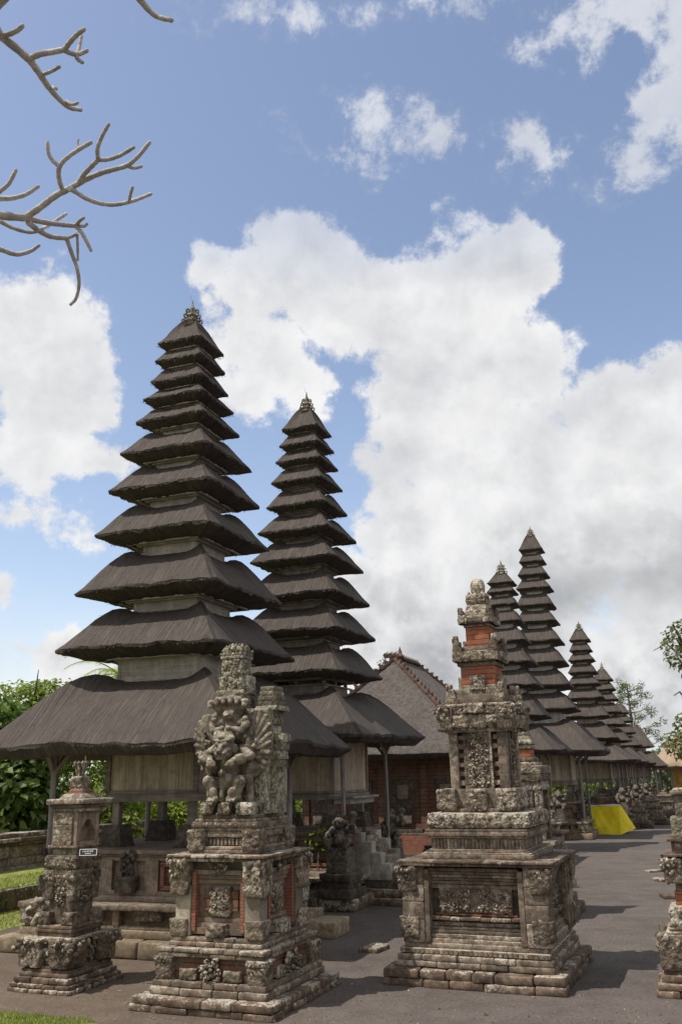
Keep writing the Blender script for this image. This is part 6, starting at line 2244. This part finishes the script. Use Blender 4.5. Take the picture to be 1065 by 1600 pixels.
# ------------------------------------------------------------------ guardians and little shrines down the far row
FARC = [(5.15, 28.0, 1.58), (7.3, 33.0, 2.0), (10.15, 38.0, 1.86), (12.25, 42.5, 1.6), (14.1, 46.5, 1.45)]
GL = ['stone guardian squatting at the foot of the nine-tiered tower behind the tall shrine', 'stone guardian on its block left of the yellow draped table', 'stone guardian behind the right end of the yellow draped table', 'stone guardian in front of the seven-tiered tower', 'farthest stone guardian in front of the five-tiered tower']
for (x, y, r_), lab in zip(FARC, GL):
    f = np.array([math.cos(R(20)), -math.sin(R(20))]); s = np.array([math.sin(R(20)), math.cos(R(20))])
    q = np.array((x, y)) + f * r_ * 0.62 - s * r_ * 0.80
    if 'left of the yellow' in lab:
        q = q - f * 0.85
    guardian(float(q[0]), float(q[1]), 0.0, R(20), 1.0, lab)

sm = thing('small_shrine', 'small weathered stone shrine on stacked slabs, first of the low ones lining the far path', 'small shrine', (9.9, 31.8, 0), R(20), 'low stone shrines lining the far path')
rq = random.Random(12)
mb = MB(); mb.courses(0.5, 0.5, 0, 0.14, 2, 0.2, seg=0.15, r=0.03, rough=0.015, rng=rq); mb.rblock((0, 0, 0.21), (0.40, 0.40, 0.065), 0.15, 0.02, 0.01); mb.build('foundation', M['dark_stone'], sm)
mb = MB(); mb.rblock((0, 0, 0.42), (0.27, 0.27, 0.14), 0.05, 0.02, 0.008, carve=0.05, cell=0.08); mb.rblock((0, 0, 0.60), (0.34, 0.34, 0.035), 0.08, 0.015, 0.008); mb.rblock((0, 0, 0.72), (0.20, 0.20, 0.08), 0.06, 0.02, 0.008, carve=0.03, cell=0.07); mb.build('shaft', M['carved'], sm)
mb = MB(); mb.rblock((0, 0, 0.83), (0.27, 0.27, 0.03), 0.08, 0.01, 0.008); mb.rblock((0, 0, 0.91), (0.15, 0.15, 0.05), 0.06, 0.02, 0.008, top=0.7); mb.lump((0, 0, 0.99), (0.06, 0.06, 0.06), sub=2); mb.build('cap', M['trim'], sm)
sm.location = (5.55, 25.6, 0)
sm['label'] = 'low grey stone shrine beside the path just beyond the tall carved shrine'
for (x, y, s, lab) in ((11.6, 37.2, 1.0, 'low stone shrine just right of the yellow draped table'), (12.9, 39.3, 1.15, 'low stone shrine on the path before the seven-tiered tower'), (13.6, 42.4, 1.0, 'low stone shrine on the path beside the seven-tiered tower'), (15.2, 44.6, 1.2, 'low stone shrine on the path before the five-tiered tower'), (16.6, 47.3, 1.1, 'low stone shrine near the lowest tower at the end of the path'), (17.6, 42.0, 1.0, 'low stone shrine across the path from the five-tiered tower'), (18.6, 47.5, 1.2, 'low stone shrine in front of the tan thatched hut')):
    o = copy_tree(sm); o.location = (x, y, 0); o.scale = (s, s, s); o['label'] = lab

# ------------------------------------------------------------------ tan thatched hut far right
ht = thing('thatched_hut', 'distant hut with a tan straw roof and an ochre curtain at its open side', 'hut', (21.3, 55.0, 0), R(8))
mbr = thatch_roof(3.1, 0.25, 2.35, 2.35, 0.18, 10, 7, 91, 0, convex=0.85, asp=0.8, tip=0.02)
mbr.build('roof', M['thatch_tan'], ht, angle=60)
mb = MB(); mb.rblock((0, 0, 0.45), (2.4, 1.8, 0.45), 0.5, 0.03, 0.01); mb.build('base', M['brick_old'], ht)
mb = MB(); mb.box((0.5, 0.6, 1.6), (1.6, 0.9, 0.7)); mb.build('wall', M['meru_stone'], ht, smooth=False)
for sx in (-1, 1):
    for sy in (-1, 1):
        mb = MB(); mb.tube([(sx * 2.2, sy * 1.6, 0.9), (sx * 2.2, sy * 1.6, 2.3)], [0.07, 0.07], 8); mb.build('post', M['post'], ht)
mb = MB(); mb.add(*cloth_panel((-2.1, -1.5, 1.15), (-1.5, -1.5, 1.15), (-1.5, -1.5, 2.15), (-2.1, -1.5, 2.15), 10, 0.05, 3)); mb.build('curtain', M['ochre'], ht)


# ------------------------------------------------------------------ trees and bushes
def leafquads(n, blobs, size, rng, droop=0.3, shell=0.75, shape=1.0, fold=0.25):
    """blobs: (centre, radii, weight)"""
    W_ = np.array([b[2] if len(b) > 2 else b[1][0] * b[1][1] * b[1][2] ** 0.5 for b in blobs], float)
    W_ /= W_.sum()
    idx = rng.choice(len(blobs), n, p=W_)
    C_ = np.array([b[0] for b in blobs])[idx]; Rr = np.array([b[1] for b in blobs])[idx]
    d = rng.normal(size=(n, 3)); d /= np.linalg.norm(d, axis=1, keepdims=True)
    rad = rng.random(n) ** (1 / (3 * shell * 2))
    P = C_ + d * Rr * rad[:, None]
    P += 0.12 * Rr * np.stack([fbm(P * 1.6, 3, 2), fbm(P * 1.6, 7, 2), fbm(P * 1.6, 12, 2)], 1) * 2
    # leaf frame: normals lean up and outwards
    nrm = d * 0.6 + rng.normal(size=(n, 3)) * 0.55 + np.array([0, 0, 0.7])
    nrm /= np.linalg.norm(nrm, axis=1, keepdims=True)
    ax = rng.normal(size=(n, 3)); ax[:, 2] -= droop * 2
    ax -= (ax * nrm).sum(1, keepdims=True) * nrm
    ax /= np.linalg.norm(ax, axis=1, keepdims=True)
    sd_ = np.cross(nrm, ax)
    L = size * rng.uniform(0.6, 1.25, n)[:, None]; Wd = L * 0.36 * shape
    base = P; tip = P + ax * L - nrm * L * 0.15
    l = P + ax * L * 0.42 + sd_ * Wd + nrm * L * fold * 0.4; r = P + ax * L * 0.42 - sd_ * Wd + nrm * L * fold * 0.4
    V = np.stack([base, r, tip, l], 1).reshape(-1, 3)
    F = [(4 * i, 4 * i + 1, 4 * i + 2, 4 * i + 3) for i in range(n)]
    return V, F


def tree(name, label, cat, loc, blobs, n, size, leaf, trunk_r=0.15, seed=0, group=None, shape=1.0, limbs=True, droop=0.3, shell=0.75, trunk=True):
    rng = np.random.default_rng(seed)
    t = thing(name, label, cat, (loc[0], loc[1], loc[2] if len(loc) > 2 else 0), 0, group)
    V, F = leafquads(n, blobs, size, rng, droop, shell, shape)
    MB().add(V, F).build('crown', M[leaf], t, smooth=False)
    if trunk:
        cz = min(b[0][2] - 0.3 * b[1][2] for b in blobs)
        cc = np.mean([b[0] for b in blobs], axis=0)
        mb = MB()
        top = np.array([cc[0] * 0.5, cc[1] * 0.5, max(0.3, cz * 0.75)])
        mb.tube([(0, 0, -0.1), top * np.array([0.4, 0.4, 0.5]), top], [trunk_r * 1.25, trunk_r, trunk_r * 0.8], 9)
        if limbs:
            for b in blobs:
                e = np.array(b[0]) + rng.normal(size=3) * 0.1
                mid = top * 0.45 + e * 0.55 + rng.normal(size=3) * 0.12 * b[1][0] + np.array([0, 0, 0.1 * b[1][2]])
                mb.tube([top * 0.96, mid, e], [trunk_r * 0.55, trunk_r * 0.32, trunk_r * 0.12], 6)
                for q in range(4):
                    dd = rng.normal(size=3) * np.array(b[1]) * 0.6
                    mb.tube([mid * 0.4 + e * 0.6, e + dd * 0.5 + np.array([0, 0, 0.05]), e + dd], [trunk_r * 0.2, trunk_r * 0.12, trunk_r * 0.04], 5)
        mb.build('trunk', M['bark'], t)
    return t


# left: broad-leaved trees behind the boundary wall
tree('broadleaf_tree', 'dark heart-leaved tree hanging over the wall at the far left edge', 'tree', (-8.75, 23.2), [((-1.0, -0.3, 2.3), (1.3, 1.3, 1.5)), ((0.4, -0.6, 1.9), (1.2, 1.1, 1.3)), ((-0.3, 0, 3.4), (1.3, 1.3, 0.9)), ((1.1, 0.2, 1.3), (0.7, 0.9, 0.9)), ((0.9, -0.4, 2.9), (0.8, 0.9, 0.8)), ((-0.2, -0.3, 0.9), (1.6, 0.8, 0.9))], 8000, 0.22, 'leaf_dark', 0.2, 1, 'trees beyond the boundary wall', 1.35, droop=0.7)
tree('flowering_tree', 'light green round-topped tree rising above the left end of the lowest thatch', 'tree', (-9.0, 25.6), [((0.0, 0, 4.2), (1.3, 1.2, 0.85)), ((1.0, -0.3, 4.35), (0.9, 0.9, 0.7)), ((-1.3, 0, 3.7), (1.1, 1.2, 0.9)), ((0.6, 0.2, 3.2), (1.3, 1.2, 0.9)), ((-0.4, -0.4, 2.6), (1.5, 1.2, 0.9))], 9500, 0.15, 'leaf_mid', 0.22, 2, 'trees beyond the boundary wall', 1.1)
tree('lime_bush', 'yellow-green bush seen through the gap between the left post and timber chamber', 'bush', (-7.0, 25.5), [((0, 0, 1.7), (1.0, 0.9, 1.2)), ((0.8, 0.3, 2.4), (0.7, 0.7, 0.8)), ((-0.7, 0, 1.2), (0.8, 0.8, 0.9)), ((0.3, -0.2, 0.8), (1.2, 0.8, 0.8))], 5200, 0.15, 'leaf_mid', 0.09, 3, 'bushes behind the towers', 0.9)
tree('lime_bush', 'bright lime bush showing under the nearest timber chamber', 'bush', (-5.6, 27.0), [((0, 0, 1.0), (1.3, 0.9, 0.95)), ((0.9, 0.2, 1.5), (0.8, 0.7, 0.7)), ((-0.9, 0.1, 1.3), (0.9, 0.8, 0.9))], 6000, 0.14, 'leaf_lime', 0.08, 4, 'bushes behind the towers', 0.9)
tree('lime_bush', 'dark spiky bush right of the lime one, under the nearest tower', 'bush', (-4.1, 27.0), [((0, 0, 0.9), (0.9, 0.8, 0.9)), ((0.5, 0.1, 1.6), (0.5, 0.5, 0.8))], 3600, 0.20, 'leaf_mid', 0.07, 5, 'bushes behind the towers', 0.5, droop=-0.3)
tree('lime_bush', 'small green bush glimpsed beneath the second tower', 'bush', (0.1, 28.5), [((0, 0, 1.0), (1.6, 0.9, 0.9)), ((-1.2, 0, 1.2), (0.8, 0.7, 0.9))], 4000, 0.15, 'leaf_mid', 0.07, 6, 'bushes behind the towers', 0.9)
tree('leafy_plant', 'small green plant sprouting behind the near guardian statue', 'plant', (*m2(0.6, -1.05), 0.5), [((0, 0, 0.62), (0.2, 0.15, 0.2)), ((0.12, -0.05, 0.74), (0.13, 0.10, 0.10))], 80, 0.10, 'leaf_lime', 0.02, 7, None, 1.0)
tree('slim_tree', 'slim pale green treetop poking up left of the pavilion roof', 'tree', (1.55, 38.0), [((0, 0, 5.2), (0.5, 0.5, 1.1)), ((0.05, 0, 6.3), (0.28, 0.28, 0.7)), ((0, 0, 4.0), (0.8, 0.8, 1.2)), ((0, 0, 2.6), (1.0, 1.0, 1.2))], 3600, 0.17, 'leaf_grey', 0.14, 8, None, 0.7)

# palm: a few fronds above the lowest roof
pm = thing('palm_tree', 'palm whose yellowing fronds just clear the thatch left of the nearest tower', 'palm', (-8.1, 31.0, 0), 0)
rngp = np.random.default_rng(14)
MB().tube([(0, 0, 0), (0.1, 0, 3.0), (0.25, 0, 5.75)], [0.16, 0.12, 0.10], 9).build('trunk', M['bark'], pm)
for q in range(15):
    az_ = q * 2.399; up = rngp.uniform(-0.25, 0.9); L = rngp.uniform(1.5, 2.1)
    pts = []
    for i in range(9):
        t = i / 8
        rr = L * t
        pts.append(np.array([0.25 + math.cos(az_) * rr, math.sin(az_) * rr, 5.75 + up * rr - 0.42 * rr * rr]))
    mb = MB()
    mb.tube(pts, [0.022 * (1 - 0.8 * i / 8) + 0.003 for i in range(9)], 5)
    for i in range(34):
        t = 0.08 + 0.92 * i / 34
        k_ = min(7, int(t * 8)); f = t * 8 - k_
        p_ = pts[k_] * (1 - f) + pts[k_ + 1] * f
        d_ = pts[k_ + 1] - pts[k_]; d_ /= np.linalg.norm(d_)
        sdv = np.array([-math.sin(az_), math.cos(az_), 0])
        for sg_ in (-1, 1):
            ln = 0.42 * (1 - 0.6 * abs(t - 0.4)) * rngp.uniform(0.8, 1.1)
            e = p_ + (sdv * sg_ * 0.75 + d_ * 0.6 + np.array([0, 0, -0.25 + rngp.normal() * 0.12])) * ln
            w_ = d_ * 0.014
            mb.add([p_ - w_, p_ + w_, e], [(0, 1, 2)])
    mb.build('frond', M['leaf_lime'], pm, smooth=False)

# right: tree whose leaves hang in from the right edge
tree('overhanging_tree', 'leafy tree hanging into the right edge above the stacked pillar', 'tree', (7.95, 18.0),
     [((-1.05, 0, 4.62), (0.46, 0.5, 0.48)), ((-0.75, 0.1, 4.2), (0.35, 0.4, 0.3)), ((-1.12, 0.1, 2.95), (0.28, 0.4, 0.36)), ((-1.35, 0, 2.66), (0.40, 0.4, 0.26)), ((-0.85, 0.1, 2.55), (0.5, 0.5, 0.40)), ((0.2, 0, 4.7), (1.0, 1.0, 0.9)), ((0.3, 0, 3.4), (1.1, 1.0, 1.0)), ((-0.95, 0.0, 3.62), (0.18, 0.2, 0.14))], 6800, 0.11, 'leaf_olive', 0.16, 9, None, 0.95)

# far conifer, open crown of tufts on thin side branches
ct = thing('open_conifer', 'tall open conifer with tufted side branches against the cloud behind the far towers', 'tree', (22.0, 70.0, 0), 0)
rngc = np.random.default_rng(21)
mbt = MB(); mbt.tube([(0, 0, 0), (0.1, 0, 4.0), (0, 0, 8.4)], [0.28, 0.18, 0.04], 8)
lv = []
for i in range(34):
    z = 3.0 + 5.4 * i / 33
    az_ = i * 2.4; L = (2.4 if z < 6.2 else 1.9) * (1 - 0.45 * max(0, (z - 5) / 3.6)) * rngc.uniform(0.55, 1.1)
    e = np.array([math.cos(az_) * L, math.sin(az_) * L, z + 0.25 * L])
    mid = np.array([math.cos(az_) * L * 0.5, math.sin(az_) * L * 0.5, z + 0.05 * L])
    mbt.tube([(0, 0, z), mid, e], [0.05, 0.035, 0.015], 5)
    for p_, rr in ((e, 0.36), (mid * 0.35 + e * 0.65 + rngc.normal(size=3) * 0.15, 0.28)):
        if rngc.random() < 0.92:
            lv.append((tuple(p_ + np.array([0, 0, 0.1])), (rr, rr, rr * 0.8), 1.0))
lv += [((0, 0, 8.3), (0.5, 0.5, 0.4), 2.0), ((0.0, 0, 5.0), (0.8, 0.8, 0.9), 6.0), ((0.1, 0, 3.9), (0.9, 0.9, 0.9), 6.0)]
mbt.build('trunk', M['bark'], ct)
V, F = leafquads(3600, lv, 0.20, rngc, 0.1, 0.6, 0.55)
MB().add(V, F).build('crown', M['leaf_grey'], ct, smooth=False)

# bushes and trees that close the view behind the towers
BK = [((24.0, 66.0), [((0, 0, 2.2), (2.6, 2.0, 2.0)), ((2.5, 0, 2.6), (2.2, 2.0, 2.2)), ((-2.4, 0, 1.8), (2.0, 1.6, 1.7))], 'pale green tree mass under the open conifer', 'leaf_grey', 6000, 0.26),
      ((30.5, 68.0), [((0, 0, 3.0), (3.0, 2.2, 2.6)), ((-2.5, 0, 2.2), (2.2, 2.0, 2.0))], 'pale green tree behind the tan hut roof', 'leaf_grey', 4500, 0.28),
      ((5.2, 40.0), [((0, 0, 1.6), (2.2, 1.2, 1.5)), ((2.0, 0, 1.4), (1.6, 1.2, 1.3)), ((-1.8, 0, 1.5), (1.6, 1.2, 1.4))], 'bright green shrub seen beneath the nine-tiered tower behind the tall shrine', 'leaf_mid', 5200, 0.18),
      ((8.6, 46.0), [((0, 0, 1.7), (2.4, 1.4, 1.6)), ((2.6, 0.5, 1.5), (1.8, 1.4, 1.4))], 'green shrub seen between the legs of the highest far tower', 'leaf_mid', 4200, 0.2),
      ((12.3, 53.0), [((0, 0, 1.6), (2.4, 1.4, 1.5)), ((2.2, 0, 1.7), (1.8, 1.4, 1.5))], 'green shrub at the back of the five-tiered tower', 'leaf_mid', 3000, 0.22),
      ((-1.6, 33.0), [((0, 0, 1.7), (2.0, 1.4, 1.6)), ((-2.4, 0, 1.5), (1.8, 1.4, 1.4)), ((2.2, 0, 1.4), (1.6, 1.2, 1.3))], 'dull green hedge-like shrub far behind the second tower', 'leaf_dark', 4200, 0.18),
      ((-5.2, 33.0), [((0, 0, 1.8), (2.2, 1.4, 1.7)), ((-2.4, 0.4, 2.0), (1.8, 1.4, 1.8))], 'yellowish shrub far behind the nearest tower', 'leaf_lime', 4200, 0.18)]
for i, (loc, bl, lab, mt, n, s) in enumerate(BK):
    tree('background_tree', lab, 'tree' if 'tree' in lab.split()[:4] else 'shrub', loc, bl, n, s, mt, 0.14, 40 + i, 'greenery closing the view behind the towers')
# wood beyond everything: one mass
rngw = np.random.default_rng(77)
bl = []
for i in range(90):
    az_ = R(-62 + 124 * i / 89); d_ = rngw.uniform(95, 120)
    bl.append(((math.sin(az_) * d_, math.cos(az_) * d_, rngw.uniform(1.2, 2.6)), (rngw.uniform(3, 5), 3.0, rngw.uniform(1.8, 2.8)), 1.0))
V, F = leafquads(26000, bl, 0.75, rngw, 0.2, 0.8, 0.9)
tag(MB().add(V, F).build('distant_woods', M['leaf_grey'], smooth=False), kind='stuff')

# ------------------------------------------------------------------ frangipani: bare limbs reaching in from the left
fp = thing('frangipani_tree', 'bare frangipani tree whose stubby grey branches reach in at the top left', 'tree', (-3.6, 4.4, 0), 0)


def pxd(u, v, dist):
    """point at that distance from the viewpoint in the direction measured off the photograph"""
    a0, b0 = u - 532.5, v - 800
    a = (a0 * math.cos(ROLL) + b0 * math.sin(ROLL)) / 1380.0; b = (a0 * math.sin(ROLL) - b0 * math.cos(ROLL)) / 1380.0
    d = r0 * a + u0 * b + fw
    d = d.normalized() * dist
    return np.array([d.x + 3.6, d.y - 4.4, d.z + CAM_H])


def crv(pts, n=5):
    """smooth polyline through points"""
    P = [np.array(p) for p in pts]
    P = [2 * P[0] - P[1]] + P + [2 * P[-1] - P[-2]]
    out = []
    for i in range(1, len(P) - 2):
        for k in range(n):
            t = k / n
            out.append(0.5 * ((2 * P[i]) + (-P[i - 1] + P[i + 1]) * t + (2 * P[i - 1] - 5 * P[i] + 4 * P[i + 1] - P[i + 2]) * t * t + (-P[i - 1] + 3 * P[i] - 3 * P[i + 1] + P[i + 2]) * t ** 3))
    out.append(P[-2])
    return out


def branch(pts, ra, rb, name='branch', parent=None):
    q = crv(pts)
    n = len(q)
    rad = [rb + (ra - rb) * (1 - i / (n - 1)) ** (2.2 if ra > 0.04 else 1.0) for i in range(n)]
    rad = [r_ * (1 + 0.06 * math.sin(i * 2.1)) for i, r_ in enumerate(rad)]
    q.append(q[-1] + (q[-1] - q[-2]) / (np.linalg.norm(q[-1] - q[-2]) + 1e-9) * rb * 0.7); rad.append(rb * 0.55)
    return MB().tube(q, rad, 9).build(name, M['frangi'], parent or fp)


k5 = 1 / 3.2
TRK = [(0, 0, -0.1), (0.05, 0.05, 1.2), (-0.05, 0.1, 2.3)]
branch(TRK, 0.17, 0.12, 'trunk')
fork = np.array([-0.05, 0.1, 2.25])
e1 = pxd(-150, 318, 5.6); e2 = pxd(-110, -20, 5.2)
b1 = branch([fork, (0.15, 0.2, 2.9), e1, pxd(0, 336, 5.6), pxd(42, 340, 5.6)], 0.085, 0.0215, 'limb')
b2 = branch([fork, (-0.1, 0.1, 3.2), (0.3, 0.2, 4.2), e2, pxd(0, 55, 5.2), pxd(46, 92, 5.15)], 0.085, 0.020, 'limb')
b3 = branch([(-0.1, 0.1, 3.2), (0.2, -0.1, 4.6), pxd(140, -140, 5.0), pxd(205, -25, 5.0), pxd(222, 3, 5.0), pxd(243, 24, 5.0), pxd(268, 31, 4.95)], 0.06, 0.012, 'limb')


def tw(l, d, ra, rb, par):
    pts = [pxd(u * k5, v * k5, d + dd) for (u, v, dd) in l]
    branch(pts, ra, rb, 'branch', par)


# upper spray
tw([(0, 180, 0), (40, 170, -0.03), (85, 150, -0.06), (112, 128, -0.08)], 5.2, 0.014, 0.012, b2)
tw([(147, 295, 0), (190, 355, 0.03), (240, 430, 0.05), (290, 488, 0.08), (345, 535, 0.10), (405, 548, 0.12)], 5.15, 0.019, 0.010, b2)
tw([(150, 290, 0), (200, 268, -0.05), (260, 258, -0.08), (322, 246, -0.12)], 5.15, 0.016, 0.0135, b2)
tw([(322, 246, 0), (345, 215, -0.03), (380, 175, -0.06), (420, 145, -0.08)], 5.03, 0.0135, 0.011, b2)
tw([(322, 248, 0), (350, 262, 0.03), (385, 270, 0.05), (412, 262, 0.06), (436, 250, 0.06)], 5.03, 0.0135, 0.010, b2)
tw([(378, 270, 0), (390, 295, -0.02), (412, 310, -0.03)], 5.08, 0.011, 0.010, b2)
tw([(385, 268, 0), (398, 225, 0.06), (407, 180, 0.09)], 5.08, 0.010, 0.0085, b2)
tw([(215, 370, 0), (255, 355, -0.04), (297, 332, -0.07)], 5.18, 0.010, 0.009, b2)
tw([(262, 432, 0), (272, 440, -0.06), (282, 442, -0.10)], 5.2, 0.008, 0.008, b2)
tw([(330, 505, 0), (360, 520, -0.05), (388, 512, -0.08)], 5.25, 0.010, 0.0085, b2)
# lower spray
tw([(128, 1085, 0), (200, 1035, -0.04), (280, 975, -0.06), (350, 940, -0.08), (420, 900, -0.10), (500, 865, -0.12), (570, 845, -0.14), (635, 825, -0.15), (690, 780, -0.16), (748, 710, -0.17)], 5.6, 0.0205, 0.011, b1)
tw([(315, 955, 0), (297, 900, -0.05), (293, 850, -0.08), (310, 812, -0.10), (350, 775, -0.12), (400, 742, -0.13), (455, 710, -0.14)], 5.54, 0.014, 0.0115, b1)
tw([(293, 828, 0), (262, 800, 0.03), (243, 765, 0.05), (238, 710, 0.06)], 5.46, 0.012, 0.0105, b1)
tw([(395, 742, 0), (388, 720, 0.02), (392, 695, 0.03)], 5.47, 0.008, 0.005, b1)
tw([(385, 925, 0), (420, 870, -0.05), (462, 825, -0.08), (490, 798, -0.09)], 5.52, 0.015, 0.013, b1)
tw([(490, 798, 0), (488, 740, -0.03), (510, 680, -0.05), (543, 620, -0.06)], 5.43, 0.0125, 0.0105, b1)
tw([(490, 798, 0), (540, 795, -0.03), (600, 775, -0.06), (668, 735, -0.08)], 5.43, 0.0125, 0.0105, b1)
tw([(635, 828, 0), (670, 838, 0.03), (707, 830, 0.05)], 5.45, 0.0105, 0.0095, b1)
tw([(345, 940, -0.06), (385, 962, 0.0), (430, 990, 0.04), (500, 1015, 0.06), (570, 1022, 0.08), (640, 1010, 0.09), (700, 990, 0.10), (755, 968, 0.10)], 5.53, 0.0145, 0.0105, b1)
tw([(645, 1010, 0), (652, 970, -0.04), (662, 935, -0.06)], 5.62, 0.010, 0.010, b1)
tw([(128, 1088, 0), (200, 1105, 0.04), (280, 1118, 0.06), (345, 1125, 0.08), (382, 1128, 0.08)], 5.6, 0.0175, 0.013, b1)
tw([(380, 1125, 0), (400, 1100, -0.04), (418, 1088, -0.05)], 5.68, 0.012, 0.010, b1)
tw([(380, 1128, 0), (410, 1165, -0.03), (435, 1210, -0.05), (455, 1252, -0.06)], 5.68, 0.013, 0.010, b1)
tw([(395, 1128, 0), (420, 1130, -0.05), (436, 1118, -0.06)], 5.68, 0.010, 0.008, b1)
tw([(140, 1110, 0), (185, 1145, 0.05), (250, 1180, 0.07), (330, 1190, 0.09)], 5.6, 0.017, 0.014, b1)
tw([(325, 1192, 0), (360, 1180, 0.02), (385, 1165, 0.03)], 5.69, 0.011, 0.009, b1)
tw([(385, 1165, 0), (388, 1230, 0.02), (388, 1300, 0.03)], 5.71, 0.009, 0.008, b1)
tw([(335, 1198, 0), (360, 1270, 0.02), (385, 1340, 0.03), (395, 1420, 0.04), (380, 1490, 0.05), (352, 1522, 0.05)], 5.69, 0.013, 0.0095, b1)
tw([(190, 1150, 0), (245, 1125, 0.15), (295, 1090, 0.2), (330, 1068, 0.22)], 5.62, 0.011, 0.010, b1)
tw([(0, 1105, 0.1), (70, 1140, 0.1), (150, 1160, 0.1), (205, 1150, 0.1)], 5.6, 0.013, 0.010, b1)
e3 = pxd(-70, 300, 5.8)
tw([(-190, 1060, 0.1), (-80, 1010, 0.1), (0, 992, 0.1), (60, 990, 0.08), (130, 970, 0.06), (192, 930, 0.05)], 5.6, 0.02, 0.0105, b1)
tw([(-60, 1005, 0.1), (0, 955, 0.06), (45, 915, 0.03), (80, 850, 0.0)], 5.6, 0.014, 0.011, b1)
tw([(-190, 1200, 0.2), (-80, 1230, 0.2), (0, 1245, 0.2), (80, 1270, 0.2), (150, 1255, 0.2), (195, 1225, 0.2)], 5.6, 0.02, 0.0105, b1)

# fine gravel and litter on the packed earth
rngg = np.random.default_rng(123)
V0, F0 = SPH[1]
mb = MB()
tet = np.array([(1, 0, -0.5), (-0.5, 0.87, -0.5), (-0.5, -0.87, -0.5), (0.2, 0.1, 0.7), (-0.9, 0.1, 0.2)])
tf = [(0, 1, 3), (1, 4, 3), (4, 2, 3), (2, 0, 3), (1, 2, 4)]
n = 5200
Yg = 8.6 + 19 * rngg.random(n) ** 1.8
Xg = (rngg.random(n) * 1.0 - 0.36) * Yg * 0.95
sg_ = rngg.uniform(0.004, 0.011, n) * (1 + (rngg.random(n) > 0.97) * 1.3)
for i in range(n):
    a = rngg.uniform(0, 6.28)
    P = (tet * sg_[i] * rngg.uniform(0.7, 1.3, 3)) @ rotz(a).T + np.array([Xg[i], Yg[i], sg_[i] * 0.3])
    mb.add(P, tf)
tag(mb.build('gravel', M['slab'], smooth=False), kind='stuff')

# dry leaves blown about
rngd = np.random.default_rng(321)
V = []; F = []
for i in range(260):
    y = 8.8 + 12 * rngd.random() ** 1.6; x = (rngd.random() - 0.38) * y * 0.9
    a = rngd.uniform(0, 6.28); L_ = rngd.uniform(0.012, 0.03); w_ = L_ * 0.45
    ca, sa = math.cos(a), math.sin(a); o = len(V)
    V += [(x - ca * L_, y - sa * L_, 0.006), (x + sa * w_, y - ca * w_, 0.012), (x + ca * L_, y + sa * L_, 0.016), (x - sa * w_, y + ca * w_, 0.012)]
    F.append((o, o + 1, o + 2, o + 3))
tag(MB().add(V, F).build('dry_leaves', M['tan'], smooth=False), kind='stuff')
